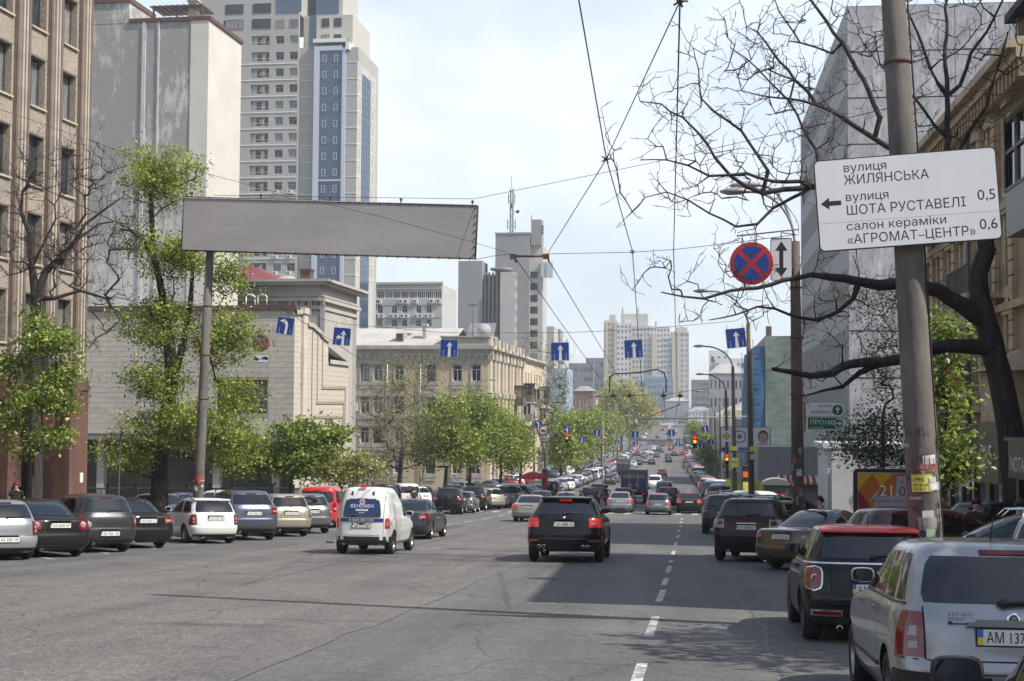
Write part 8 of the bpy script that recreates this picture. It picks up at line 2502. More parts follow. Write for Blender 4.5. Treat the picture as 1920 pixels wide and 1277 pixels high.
m.build('printed_portrait',[GRN,HAIRB,SKIN,mat('print_pink',(0.5,0.4,0.42),.6)],rt)
Ycl = 38.0
a,b,c = pt(1607,985,Ycl),pt(1707,985,Ycl),pt(1607,884,Ycl)
w,h = b.x-a.x,c.z-a.z+0.25
root = empty('poster_stand',(a.x,Ycl,a.z-.25),0,'rounded black poster stand with orange and red concert poster reading 21.05','poster stand')
m = MB();m.prism(rounded(w+.14,h+.14,.12,x0=-.07,z0=-.07),0,.25,'y');m.build('frame',BLACKP,root)
CLW = mat('poster_white',(0.42,0.42,0.44),.4);CLO = mat('poster_orange',(0.50,0.14,0.02),.4);CLY = mat('poster_yellow',(0.6,0.38,0.02),.4);CLR = mat('poster_crimson',(0.30,0.015,0.03),.4)
m = MB();m.box(.02,w-.02,-.01,0,.02,h-.02);m.build('poster',CLW,root)
def poly(pts,mm,y,nm='colour_field'):
 q_ = MB();q_.face([(w*x,y,h*z) for x,z in pts]);return q_.build(nm,mm,root)
poly([(.02,.98),(.30,.98),(.02,.70)],CLY,-.012);poly([(.02,.70),(.30,.98),(.45,.76),(.20,.52)],CLO,-.012);poly([(.30,.98),(.68,.98),(.45,.76)],CLY,-.012);poly([(.45,.76),(.68,.98),(.76,.98),(.72,.62),(.36,.60)],CLO,-.012)
poly([(.02,.70),(.20,.52),(.32,.30),(.10,.15),(.02,.15)],CLR,-.012);poly([(.20,.52),(.36,.60),(.30,.42),(.26,.40)],CLO,-.013);poly([(.02,.15),(.10,.15),(.22,.02),(.02,.02)],CLR,-.012)
poly([(.76,.98),(.98,.98),(.98,.93),(.74,.93)],CLO,-.012)
place('lettering',text_mesh('21.',.40,SIGNW,extrude=.001,bold=.012),root,(w*.42,-.016,h*.62),(R(90),0,0))
place('lettering',text_mesh('05',.36,CLR,extrude=.001),root,(w*.80-.02,-.016,h*.62),(R(90),0,0));place('lettering',text_mesh('23.05',.12,CLR,extrude=.001),root,(w*.80,-.016,h*.82),(R(90),0,0))
place('lettering',text_mesh('ARENA CONCERT',.115,CLR,extrude=.001,bold=.002),root,(w*.36,-.016,h*.52),(R(90),0,0));place('lettering',text_mesh('www.arena-concert.com',.085,INK,extrude=.001),root,(w*.36,-.016,h*.44),(R(90),0,0))
m = MB()
for k in range(13):
 t = math.pi*(k+.5)/13;c0 = (w*.68,h*.02)
 m.face([(c0[0]+.26*math.cos(t-.1),-.014,c0[1]+.26*math.sin(t-.1)),(c0[0]+.26*math.cos(t+.1),-.014,c0[1]+.26*math.sin(t+.1)),(c0[0]+.50*math.cos(t+.12),-.014,c0[1]+.50*math.sin(t+.12))])
m.face([(w*.68+.27*math.cos(math.pi*k/12),-.014,h*.02+.27*math.sin(math.pi*k/12)) for k in range(13)]);m.build('printed_sun',CLR,root)
m = MB();m.box(w*.45,w*.55,0,.25,-.9,-.07);m.build('foot',BLACKP,root)
Yr = 330
a,b = pt(1197,833,Yr),pt(1263,833,Yr);zt = pt(1230,825.5,Yr).z
m = MB();m.box(a.x,b.x,Yr,Yr+.1,a.z-.1,zt);o = m.build('road_banner',mat('banner_grey_white',(.35,.36,.4),.8));tag(o,'wide banner with maroon letters stretched across the road at the valley bottom','banner')
place('lettering',text_mesh('ДЖИНСИ',1.25,mat('maroon_print',(.12,.01,.03),.7),extrude=.001,bold=.03),o,(a.x+1.9,Yr-.05,a.z+.02),(R(90),0,0))
m = MB();m.box(a.x,b.x,Yr-.03,Yr-.01,zt-.12,zt);m.build('top_strip',INK,o)
wire('span_wire','span wire holding the wide banner across the far road',[pt(1180,824,Yr),pt(1290,824,Yr)],.05)
m = MB();p_ = pt(1252,795,560);m.box(p_.x-2.6,p_.x+2.6,560,560.2,p_.z-.5,p_.z+.5);tag(m.build('road_banner',SWHITE),'small white banner high over the far end of the road','banner')
m = MB();p_ = pt(1247,804,500);m.box(p_.x-2,p_.x+2,500,500.2,p_.z-.5,p_.z+.4);m.mi = 1;m.lathe([(0,0),(.55,0)],(p_.x-.9,499.9,p_.z),12,'y');tag(m.build('road_banner',[mat('pink_banner',(.5,.3,.3),.8),SRED]),'small pinkish banner with a red disc over the far road','banner')
def booth():
 Y = 84;x = colX(1432,Y);root = empty('telephone_kiosk',(x,Y,gz(Y)+.1),0,'small kiosk with rounded grey roof and red framed notice beside the brown pole','kiosk')
 w,h = colX(1478,Y)-x,pt(1450,898,Y).z-gz(Y)-.1
 m = MB();m.box(0,w,0,1.2,0,h-.35);m.build('cabin',mat('kiosk_green_grey',(.08,.09,.085),.6),root)
 m = MB();m.smooth = True;m.grid([[(w/2-(w/2+.12)*math.cos(math.pi*k/10),y,h-.35+.38*math.sin(math.pi*k/10)) for k in range(11)] for y in (-.15,1.3)]);m.build('roof',ROOFM,root)
 m = MB();m.face([(w/2-(w/2+.12)*math.cos(math.pi*k/10),-.15,h-.35+.38*math.sin(math.pi*k/10)) for k in range(11)]);m.build('gable',mat('kiosk_gable',(.16,.17,.17),.6),root)
 m = MB();m.box(w*.25,w*.85,-.05,0,.45,h*.66);m.mi = 1;m.box(w*.29,w*.81,-.06,-.05,.5,h*.62);m.mi = 0;m.box(w*.29,w*.81,-.065,-.06,h*.5,h*.56);m.build('notice',[SRED,SWHITE],root)
booth()
def adbox(name,label,px,Y,py0,py1,wpx,fields):
 x = colX(px,Y);root = empty(name,(x,Y,gz(Y)+.02),0,label,'kiosk');zb = gz(Y)
 w = wpx*Y/F_PX;h = pt(px,py0,Y).z-zb
 m = MB();m.box(-w/2,w/2,0,.6,0,h);m.build('cabinet',BLACKP,root)
 for (z0,z1,mm) in fields: m = MB();m.box(-w/2+.04,w/2-.04,-.02,0,h*z0,h*z1);m.build('advert_panel',mm,root)
adbox('payment_kiosk','tall blue and yellow advertising box standing before the right lamp posts',1401,80,874,935,19,((.02,.35,SBLUE),(.38,.48,SBLUE),(.5,.72,PAPER[2]),(.8,.9,mat('orange_letters',(.5,.1,.02),.6,emit=(1,.2,.02),estr=.2))))
adbox('advert_column','narrow advertising column with dark poster near the red parasol',1022,128,880,920,9,((.1,.9,CLR),))
Yq = 128;x = colX(1000,Yq);root = empty('parasol',(x,Yq,gz(Yq)+.12),0,'red parasol of a street stall left of the dark advertising column','parasol')
m = MB();m.tube((0,0,0),(0,0,2.3),.03);m.build('pole',POLEG,root);m = MB();m.lathe([(0,2.6),(.6,2.45),(1.15,2.15),(1.18,1.95)],n=8);m.build('canopy',mat('parasol_red',(.4,.02,.015),.8),root)
Yq = 127;x = colX(1000,Yq);root = empty('street_stall',(x,Yq,gz(Yq)+.12),0,'red and white street stall under the red parasol','stall')
m = MB();m.box(-.7,.7,0,.9,0,1.0);m.build('counter',mat('stall_red_white',(.5,.06,.05),.7,col2=(.5,.48,.45),vscale=2.5,lo=.48,hi=.52),root);m = MB();m.box(-.75,.75,-.05,.95,1.0,1.05);m.build('worktop',SWHITE,root)
for k,(px,py,Y,ww,hh_,mi) in enumerate(((1376,841,104.7,16,8,2),(1379,862,104.7,12,7,2),(1412,842,72.7,13,9,2),(1412,856,72.7,11,10,0),(1378,872,104.7,14,9,2),(1365,905,104.7,9,14,2),(1385,880,104.6,9,9,1))):
 s_ = Y/F_PX;m = MB();m.box(-ww*s_/2,ww*s_/2,0,.02,-hh_*s_/2,hh_*s_/2);q = pt(px,py,Y);o = m.build('notice',PAPER[mi],None,loc=q);o.rotation_euler = (0,R(rp.uniform(-6,6)),0)
 tag(o,('yellow leaflet, highest on the third right pole','yellow leaflet under the highest one of the third right pole','yellow leaflet, upper notice on the curved arm lamp post','white leaflet, lower notice on the curved arm lamp post','yellow leaflet low on the third right pole','yellow leaflet near the foot of the third right pole','grey leaflet beside the low yellow one on the right')[k],'leaflet')
def fence(label,x0,y0,x1,y1,h,n_post,name='fence',m_=None,dz=.12,bars=12):
 root = empty(name,(x0,y0,gz(y0)+dz),0,label,'fence')
 m_ = m_ or INK
 pm_ = MB();pm_.box(-.07,.07,-.07,.07,-.3,h+.12);pm_.box(-.1,.1,-.1,.1,h+.12,h+.18);pme = pm_.mesh('post',m_)
 for k in range(n_post+1):
  t = k/n_post;y = y0+(y1-y0)*t;place('post',pme,root,((x1-x0)*t,y-y0,gz(y)-gz(y0)))
 bm_ = MB();bm_.box(-.018,.018,-.012,.012,.1,h-.05);bme = bm_.mesh('bar',m_)
 cnt = 0
 for k in range(n_post):
  for j in range(bars):
   if cnt >= 300: break
   t = (k+(j+1)/(bars+1))/n_post;y = y0+(y1-y0)*t;place('bar',bme,root,((x1-x0)*t,y-y0,gz(y)-gz(y0)));cnt += 1
  ta,tb = k/n_post,(k+1)/n_post;ya_,yb_ = y0+(y1-y0)*ta,y0+(y1-y0)*tb
  r_ = MB()
  for z in (.12,h-.08): r_.tube(((x1-x0)*ta,ya_-y0,gz(ya_)-gz(y0)+z),((x1-x0)*tb,yb_-y0,gz(yb_)-gz(y0)+z),.03,n=5)
  r_.build('rail',m_,root)
 return root
fence('black iron fence with posts in front of the limestone hall',colX(150,66),66,colX(548,88),88,1.55,9,bars=16)
fence('black iron fence continuing behind the low leafy trees',colX(552,90),90,colX(700,112),112,1.5,7,bars=12)
fence('low dark pedestrian railing right of the far crossing',colX(1340,101),101,colX(1445,103),103,.9,4,dz=.0,bars=5)
GLB = mat('globe_glass',(.6,.6,.58),.3)
for px,py,Y,lb in ((664,855,125,'white globe lamp on a thin post before the ochre house, left one of two'),(690,852,128,'white globe lamp on a thin post before the ochre house, right one of two'),(487,830,92,'white globe lamp at the hall undercroft beside the no stopping sign')):
 q = pt(px,py,Y);root = empty('globe_lamp',(q.x,Y,gz(Y)),0,lb,'lamp');hgt = q.z-gz(Y)
 m = MB();m.tube((0,0,0),(0,0,hgt-.15),.05);m.build('post',INK,root);m = MB();m.lathe([(0,-.2),(.14,-.14),(.2,0),(.14,.14),(0,.2)],(0,0,hgt),12);m.build('globe',GLB,root)
# ================================================================== PEOPLE
def person(label,x,y,yaw,pose='stand',top=(0.02,0.02,0.022),bottom=(0.03,0.035,0.06),hair=(0.02,0.012,0.008),hlen=0,z=None,scale=1.0,sleeve='short',cat='person'):
 root = empty('person',(x,y,gz(y)+.0 if z is None else z),yaw,label,cat)
 root.scale = (scale,)*3
 if pose == 'walk':
  J = dict(pel=(0,0,.95),sp=(0,.02,1.15),ch=(0,.03,1.35),nk=(0,.03,1.50),hd=(0,.05,1.60),hp=(0,.06,1.66),
                 lh=(-.10,0,.90),lk=(-.11,.16,.50),la=(-.11,.06,.09),lt=(-.11,.22,.04),rh=(.10,0,.90),rk=(.11,-.04,.49),ra=(.11,-.30,.12),rt=(.11,-.17,.03),
                 ls=(-.19,.02,1.42),le=(-.25,-.10,1.15),lw=(-.24,-.02,.92),lf=(-.24,.02,.80),rs=(.19,.02,1.42),re=(.25,.06,1.15),rw=(.24,.20,.94),rf=(.23,.24,.83))
 elif pose == 'ride':
  J = dict(pel=(0,-.15,.80),sp=(0,-.12,1.0),ch=(0,-.04,1.22),nk=(0,.02,1.36),hd=(0,.05,1.47),hp=(0,.06,1.53),
                 lh=(-.12,-.12,.78),lk=(-.24,.25,.72),la=(-.24,.18,.32),lt=(-.24,.32,.26),rh=(.12,-.12,.78),rk=(.24,.25,.72),ra=(.24,.18,.32),rt=(.24,.32,.26),
                 ls=(-.21,-.02,1.29),le=(-.33,.16,1.08),lw=(-.30,.40,1.02),lf=(-.29,.48,1.02),rs=(.21,-.02,1.29),re=(.33,.16,1.08),rw=(.30,.40,1.02),rf=(.29,.48,1.02))
 else:
  J = dict(pel=(0,0,.95),sp=(0,.0,1.15),ch=(0,.0,1.35),nk=(0,.0,1.50),hd=(0,.02,1.60),hp=(0,.03,1.66),
                 lh=(-.10,0,.90),lk=(-.11,.02,.50),la=(-.11,0,.09),lt=(-.12,.16,.04),rh=(.10,0,.90),rk=(.11,.04,.50),ra=(.11,.03,.09),rt=(.13,.18,.04),
                 ls=(-.19,0,1.42),le=(-.25,-.03,1.15),lw=(-.24,.08,.92),lf=(-.23,.12,.80),rs=(.19,0,1.42),re=(.25,-.03,1.15),rw=(.22,.12,.95),rf=(.2,.18,.84))
 E = [('pel','sp'),('sp','ch'),('ch','nk'),('nk','hd'),('hd','hp'),('pel','lh'),('lh','lk'),('lk','la'),('la','lt'),('pel','rh'),('rh','rk'),('rk','ra'),('ra','rt'),('ch','ls'),('ls','le'),('le','lw'),('lw','lf'),('ch','rs'),('rs','re'),('re','rw'),('rw','rf')]
 RR = dict(pel=.15,sp=.135,ch=.15,nk=.055,hd=.085,hp=.09,lh=.105,rh=.105,lk=.062,rk=.062,la=.04,ra=.04,lt=.035,rt=.035,ls=.065,rs=.065,le=.042,re=.042,lw=.028,rw=.028,lf=.03,rf=.03)
 names = list(J);me = bpy.data.meshes.new('person_body')
 me.from_pydata([J[n] for n in names],[(names.index(a),names.index(b)) for a,b in E],[])
 o = bpy.data.objects.new('tmp',me);TS.collection.objects.link(o)
 md = o.modifiers.new('s','SKIN');
 for i,n in enumerate(names):
  v = me.skin_vertices[0].data[i];r_ = RR[n];v.radius = (r_*1.15 if n in ('pel','sp','ch') else r_,r_*.75 if n in ('pel','sp','ch') else r_);v.use_root = (n == 'pel')
 o.modifiers.new('u','SUBSURF').levels = 1
 out = evaluate(o);bpy.data.objects.remove(o)
 tm = mat('cloth_%02x%02x%02x' % tuple(int(c*255) for c in top),top,.9);bm_ = mat('cloth_%02x%02x%02x' % tuple(int(c*255) for c in bottom),bottom,.9);sh = BLACKP
 out.materials.clear()
 for m_ in (SKIN,tm,bm_,sh): out.materials.append(m_)
 zn,zs,za = J['nk'][2]-.02,J['pel'][2]-.02,J['la'][2]+.02
 for p in out.polygons:
  p.use_smooth = True
  c = p.center
  arm = abs(c.x) > .205 and c.z > J['pel'][2]-.2
  if c.z > zn: p.material_index = 0
  elif arm and sleeve == 'short' and c.z < J['le'][2]+.12: p.material_index = 0
  elif arm and c.z < J['lw'][2]: p.material_index = 0
  elif c.z > zs: p.material_index = 1
  elif c.z < za and not arm: p.material_index = 3
  else: p.material_index = 2
 b = place('body',out,root)
 hp = J['hp']
 hm = MB();hm.smooth = True
 hcol = mat('hair_%02x%02x%02x' % tuple(int(c*255) for c in hair),hair,.6)
 rows = []
 for j in range(7):
  t = math.pi*.5*j/6
  rows.append([(hp[0]+.105*math.sin(t)*math.cos(a),hp[1]-.02+.115*math.sin(t)*math.sin(a),hp[2]+.02+.115*math.cos(t)-(0.06 if math.sin(a) < .3 else -.02)*(j/6)) for a in [2*math.pi*q/14 for q in range(14)]])
 if hlen:
  for j in range(1,4):
   rows.append([(hp[0]+(.105+.02*j)*math.cos(a),hp[1]-.02+(.115+.01*j)*math.sin(a) if math.sin(a) < .3 else hp[1]+.03,hp[2]-.04-hlen*j/3*(1 if math.sin(a) < .3 else .0)) for a in [2*math.pi*q/14 for q in range(14)]])
 hm.grid(rows,True);hm.build('hair',hcol,root)
 nz_ = MB();nz_.face([(hp[0]-.015,hp[1]+.088,hp[2]-.045),(hp[0]+.015,hp[1]+.088,hp[2]-.045),(hp[0],hp[1]+.115,hp[2]-.04)]);nz_.face([(hp[0]-.012,hp[1]+.086,hp[2]-.01),(hp[0]+.015,hp[1]+.088,hp[2]-.045),(hp[0],hp[1]+.115,hp[2]-.04)]);nz_.face([(hp[0]+.012,hp[1]+.086,hp[2]-.01),(hp[0]-.015,hp[1]+.088,hp[2]-.045),(hp[0],hp[1]+.115,hp[2]-.04)])
 nz_.build('nose',SKIN,root)
 ey = MB()
 for sx in (-.032,.032): ey.lathe([(0,.012),(.011,.008)],(hp[0]+sx,hp[1]+.082,hp[2]-.005),8,'y')
 ey.box(hp[0]-.022,hp[0]+.022,hp[1]+.083,hp[1]+.089,hp[2]-.068,hp[2]-.062);ey.build('face_features',INK,root)
 for sx in (-1,1):
  for f_ in range(4):
   w_ = J['lf' if sx < 0 else 'rf'];m = MB();dx = (f_-1.5)*.016
   m.path([(w_[0]+dx*.3,w_[1]+dx,w_[2]),(w_[0]+dx*.3,w_[1]+dx+.01,w_[2]-.045),(w_[0]+dx*.3-sx*.01,w_[1]+dx+.02,w_[2]-.075+abs(dx)*.4)],.008,5);m.build('finger',SKIN,root)
  m = MB();w_ = J['lf' if sx < 0 else 'rf'];m.path([(w_[0],w_[1]+.02,w_[2]+.04),(w_[0]-sx*.02,w_[1]+.045,w_[2]),(w_[0]-sx*.02,w_[1]+.05,w_[2]-.03)],.009,5);m.build('thumb',SKIN,root)
 return root
Yw = 47;person('woman with loose auburn hair in a black top walking at the far left',colX(34,Yw),Yw,R(200),'walk',(0.012,0.012,0.012),(0.02,0.02,0.03),(0.13,0.04,0.02),.14,z=gz(Yw)+.12)
for px,Y,yw,lb,tp in ((778,84,30,'dark clad pedestrian between the leafy trees left of the parked black off-roader',(.02,.02,.025)),(1830,34,160,'head of a dark haired person passing the torn shop window on the right',(.05,.02,.02)),(1908,27,200,'person in a pale blue shirt at the far right under the shop fascia',(.25,.33,.42)),
  (1538,38,100,'person with light brown hair behind the brown sedan on the right',(.25,.2,.15)),(1355,104,10,'small pedestrian in white at the right end of the far crossing',(.5,.5,.5)),(1345,106,-30,'small pedestrian in pink beside the right lamp posts',(.4,.2,.2))):
 person(lb,colX(px,Y),Y,R(yw),'walk' if Y != 38 else 'stand',tp,(.03,.03,.05),(.02,.014,.01),z=gz(Y)+(.12 if colX(px,Y) > RX1 or colX(px,Y) < RX0 else 0.0))
sp_ = hit(1136,948)
root = empty('motor_scooter',(0,0,0),0,'dark motor scooter with a red tail light filtering between the lanes','scooter')
ty,rim = wheel_meshes(.26,.12)
for y in (-.6,.6): w_ = place('wheel',ty,root,(0,y,.26));place('rim',rim,w_)
m = MB();m.smooth = True;m.grid([[(.14*s_*math.cos(t),y,zc+hz*math.sin(t)) for t in [2*math.pi*q/12 for q in range(12)]] for y,s_,zc,hz in ((-.75,.5,.68,.06),(-.6,1.2,.62,.14),(-.2,1.3,.58,.16),(.05,.9,.42,.1))],True);m.build('tail_body',P_['black'],root)
m = MB();m.box(-.15,.15,-.1,.35,.28,.33);m.prism([(.35,.3),(.48,.3),(.42,1.0),(.36,1.0)],-.2,.2,'x');m.build('leg_shield',P_['black'],root)
m = MB();m.path([(-.32,.3,1.02),(0,.38,1.04),(.32,.3,1.02)],.016);m.tube((0,.4,1.0),(0,.6,.26),.03);m.build('handlebar',CHROME,root)
m = MB();m.lathe([(0,-.03),(.06,0)],(0,-.76,.70),12,'y');m.build('tail_light',TAILON,root);m = MB();m.box(-.13,.13,-.65,.05,.76,.82);m.build('seat',BLACKP,root)
seat_on_road(root,sp_.x,sp_.y+.7,0)
pr_ = person('rider in dark clothes and a helmet on the motor scooter',sp_.x,sp_.y+.7,0,'ride',(.015,.015,.02),(.02,.02,.03),(.01,.01,.01),0,z=gz(sp_.y+.7)+.03,sleeve='long')
m = MB();m.smooth = True;m.lathe([(.10,-.12),(.135,-.05),(.145,.02),(.12,.10),(.06,.145),(0,.155)],(0,.05,1.53),14);m.build('helmet',P_['black'],pr_)
# ================================================================== THE CARS OF THE PHOTO
BUMP_S = P_['silver']
car('parked_car','silver hatchback with grey bumper, cut by the left edge of the parked row','hatch','silver',14,1052,46,plate='АА 3587 НК',near=1,plate_z=.50,bumper=mat('grey_bumper',(.22,.225,.23),.5),rails=False)
car('parked_car','black sedan with round lamps in its tail lights, second in the left row','sedan','black',112,1046,45,plate='АА 6049 НР',near=1,tail='round')
car('parked_car','dark grey rounded hatchback with sun glint on its rear window in the left row','wagon','grey',205,1037,44,plate='АА 9561 АЕ',near=1,tail='tall',plate_z=.52)
car('parked_car','small black sedan between the dark grey hatchback and the white hatchback','sedan','black',277,1029,42,plate='АА 9325 СІ',near=1,W=1.70,trunk_badge=False)
st_ = None
car('parked_car','white hatchback with black roof bars and an alloy wheel showing in the left row','wagon','white',402,1019,38,plate='АА 5325 АМ',near=1,rails=True,tail='hatch' if False else 'clear',plate_z=.84) if False else \
car('parked_car','white hatchback with black roof bars and an alloy wheel showing in the left row','hatch','white',405,1020,38,plate='АА 5325 АМ',near=1,rails=True,plate_z=.80,spoiler=True)
car('parked_car','blue-grey off-roader with red wrap tail lights beside the white hatchback','suv','bluegrey',476,1014,34,plate='АА 1036 ІА',near=3,rails=True)
car('parked_car','beige estate car with upright tail lights right of the blue-grey off-roader','wagon','beige',546,1007,32,plate='АА 2307 АТ',near=1,tail='tall')
car('parked_car','dark grey small van squeezed between the beige estate and the red van','wagon','midgrey',586,1001,30,plate='АА 4412 ВН',near=1,tail='tall',arch=None)
car('parked_van','bright red passenger van parked straight behind the white service van','van','red',592,990,4,plate='АА 7130 ВС',near=1,cat='van')
for k,(px,Y,yw,kd,cl,lb) in enumerate(((228,56,60,'sedan','black','black saloon whose roof shows behind the small black sedan of the left row'),(330,60,60,'hatch','bluegrey','blue-grey car half hidden by the big chestnut trunk'),(398,64,58,'sedan','blue','blue sedan behind the billboard pole'),(455,67,58,'wagon','white','white estate roof showing behind the blue-grey off-roader'),
  (520,75,60,'sedan','bluegrey','pale blue car roof between the beige estate and the fence'),(690,96,40,'wagon','midgrey','grey car behind the roof of the white service van'),(735,100,35,'van','black','dark people carrier parked under the sparse tree'),(770,104,30,'van','white','white vans roof under the lime trees left of the black off-roader'))):
 car('parked_car',lb,kd,cl,px,0,yw,Y=Y,group='cars standing on the left pavement',plate='АА %04d КР' % (1200+k*77),res=.7)
def service_van():
 root = car('service_van','white box-backed service van with a dark blue logo panel driving away','van','white',676,1040,0,plate='АА 7777 ВР',lit=True,cat='van',near=0,plate_z=.80,W=1.62,res=1.0,
  rows=[(.26,-1.95,1.95,.68),(.36,-1.99,2.05,.76),(.50,-2.0,2.08,.79),(.64,-1.99,2.06,.80),(.82,-1.98,1.98,.80),(.94,-1.975,1.6,.795),(1.0,-1.97,1.20,.785),(1.06,-1.965,1.10,.77),(1.28,-1.93,.86,.735),(1.50,-1.88,.58,.68),(1.70,-1.80,.30,.62),(1.80,-1.74,.12,.57),(1.855,-1.62,-.1,.46),(1.87,-1.3,-.5,.22)],
  win=(1.04,1.36),rw=(1.02,1.50,.70),sw=[(.06,.06,.98,.70)],rimm=ALLOY)
 c = make_profile('van',W=1.62,rows=[(.26,-1.95,1.95,.68),(.36,-1.99,2.05,.76),(.50,-2.0,2.08,.79),(.64,-1.99,2.06,.80),(.82,-1.98,1.98,.80),(.94,-1.975,1.6,.795),(1.0,-1.97,1.20,.785),(1.06,-1.965,1.10,.77),(1.28,-1.93,.86,.735),(1.50,-1.88,.58,.68),(1.70,-1.80,.30,.62),(1.80,-1.74,.12,.57),(1.855,-1.62,-.1,.46),(1.87,-1.3,-.5,.22)])
 NAVY = mat('logo_navy',(0.012,0.03,0.13),.35)
 m = MB();patch(m,c,1.12,1.53,lambda t: ('x',-.47+.09*t),lambda t: ('x',.47-.09*t),4,8,.016);o = m.build('logo_panel',NAVY,root)
 m = MB();patch(m,c,.90,1.0,('x',-.60),('x',.60),1,10,.014);m.build('phone_strip',NAVY,root)
 yv = -1.935
 place('lettering',text_mesh('ФЕНОМЕН',.13,SIGNW,align='CENTER',bold=.004,extrude=.001),root,(0,-1.965,1.29),(R(90-9),0,0))
 place('lettering',text_mesh('8 (067) 209 3333',.10,SIGNW,align='CENTER',bold=.002,extrude=.001),root,(0,-2.0,.913),(R(90),0,0))
 m = MB();m.box(-.17,.17,-1.975,-1.96,1.20,1.25);m.build('small_print_bar',SIGNW,root)
 place('lettering',text_mesh('сервіс',.06,SIGNW,align='CENTER',extrude=.001),root,(0,-1.985,1.14),(R(90-9),0,0))
 m = MB();m.lathe([(.055,0),(.085,0)],(0,-1.925,1.45),6,'y');m.box(-.012,.012,-1.93,-1.925,1.42,1.48);m.build('hexagon_logo',SIGNW,root)
 m = MB()
 for s in (-1,1):
  m.box(s*.30-.02,s*.30+.02,-1.83,-1.76,1.62,1.74)
 m.box(-.03,.03,-2.02,-1.98,.84,.88);m.box(-.12,.12,-2.01,-1.98,.845,.87);m.build('hinges_and_handle',BLACKP,root)
 m = MB()
 for s in (-1,1):
  patch(m,c,.56,1.70,('x',s*.60) if s > 0 else ('x',-.61),('x',.61) if s > 0 else ('x',-.60),10,1,.004,1,0)
 patch(m,c,.53,.54,('x',-.6),('x',.6),1,8,.004,1,0);m.build('panel_gaps',SEAM,root)
 m = MB();patch(m,c,.26,.50,('x',-.80),('x',.80),3,14,.012);m.build('black_bumper',BLACKP,root)
 m = MB();m.box(-.08,.08,-1.80,-1.72,1.84,1.92);m.build('roof_light',TAILON,root)
 m = MB();m.box(-1.0,-.78,-1.9,-1.87,.30,.34);m.build('tow_bar',BLACKP,root)
 place('lettering',text_mesh('сервіс',.10,mat('faded_print',(.3,.3,.28),.8),extrude=.001),root,(.83,-1.5,1.02),(R(90),0,R(90)))
 place('wheel',wheel_meshes(.3,.2)[0],root,(0.0,-1.55,.40),(0,R(90),0)) if False else None
service_van()
car('moving_car','dark grey sedan driving just beyond the white service van','sedan','grey',755,1012,0,plate='АА 2288 СЕ',near=1)
r_ = car('parked_car','black off-roader with a spare wheel on its tailgate','suv','black',838,965,4,plate='АА 4571 МВ',near=1,lit=False)
ty,rim = wheel_meshes(.36,.2);sp = place('spare_wheel',ty,r_,(0,-2.42,.98),(0,0,R(-90)));place('rim',rim,sp);m = MB();m.lathe([(0,.11),(.30,.10),(.33,.02)],n=20,axis='x');m.build('wheel_cover',P_['black'],sp)
car('parked_car','silver-grey hatchback hidden beside the black off-roader with the spare wheel','hatch','midgrey',866,962,2,plate='АА 3127 АО')
car('parked_car','black crossover right of the silver-grey hatchback under the lime trees','suv','black',884,958,0,plate='АА 6113 ВХ',lit=False)
car('parked_car','dark blue sedan third from the spare wheel car','sedan','blue',910,954,0,plate='АА 8182 ЕК')
car('parked_car','white estate car facing away between dark cars under the limes','wagon','white',922,951,0,plate='АА 5533 ОВ')
car('parked_car','small dark hatchback at the right end of the kerb row before the turning cars','hatch','black',941,949,0,plate='АА 1190 КМ')
car('parked_car','cream crossover parked crosswise behind the champagne sedan','suv','beige',975,944,50,plate='АА 8042 НТ',lit=False)
car('moving_car','champagne compact sedan in the left lane behind the black sports utility','sedan','sand',988,979,0,plate='АА 4023 ВІ',lit=True,near=1,W=1.70)
car('parked_jeep','boxy black off-roader seen between the champagne sedan and the black sports utility','van','black',1030,940,0,plate='АА 6006 ЕЕ',lit=True)
def cay():
 root = car('moving_car','large black sports utility with roof spoiler and quad exhausts in the middle of the road','suv','black',1056,1056,0,plate='АА 9888 ІХ',lit=True,near=1,spoiler=True,W=1.95,r=.385,arch=P_['black'],rimm=STEELRIM,spokes=5,plate_z=.98,
  rows=[(.28,-2.14,2.14,.80),(.38,-2.30,2.30,.90),(.54,-2.38,2.36,.955),(.72,-2.39,2.37,.97),(.80,-2.36,2.36,.97),(.97,-2.32,2.28,.965),(1.08,-2.29,1.95,.95),(1.14,-2.26,1.35,.92),(1.19,-2.22,1.10,.88),(1.32,-2.07,.85,.82),(1.48,-1.88,.55,.75),(1.58,-1.76,.30,.70),(1.64,-1.68,.10,.64),(1.68,-1.5,-.2,.50),(1.695,-1.1,-.5,.25)])
 for sx in (-.62,-.50,.50,.62):
  m = MB();m.lathe([(.036,-2.42),(.045,-2.42),(.045,-2.2)],(sx,0,.42),14,'y');m.mi = 1;m.lathe([(0,-2.40),(.036,-2.40)],(sx,0,.42),14,'y');m.build('exhaust_tip',[CHROME,UNDER],root)
 m = MB();m.box(-.62,.62,-2.405,-2.36,.60,.63);m.build('bumper_crease',BLACKP,root)
 for sx in (-.78,.78): m = MB();m.box(sx-.14,sx+.14,-2.385,-2.33,.54,.60);m.build('rear_reflector',TAIL,root)
 m = MB();m.lathe([(0,-.03),(.05,-.02),(.055,0)],(0,-2.25,1.13),6,'y');m.build('badge',CHROME,root)
 m = MB();m.box(-.16,.16,-1.86,-1.80,1.575,1.60);m.build('lit_high_brake_light',TAILON,root)
cay()
car('moving_car','silver saloon standing at the lights behind the lorry','sedan','silver',1161,962,0,plate='АА 7451 АЕ',lit=True)
car('moving_car','dark estate just ahead of the silver saloon','wagon','black',1168,952,0,plate='АА 2351 КА',lit=True)
car('moving_car','grey crossover in the third lane at the lights','hatch','midgrey',1234,966,0,plate='АА 1145 МО',lit=True,W=1.78)
car('moving_car','black off-roader ahead of the grey crossover','suv','black',1252,955,0,plate='АА 2251 ТА',lit=True)
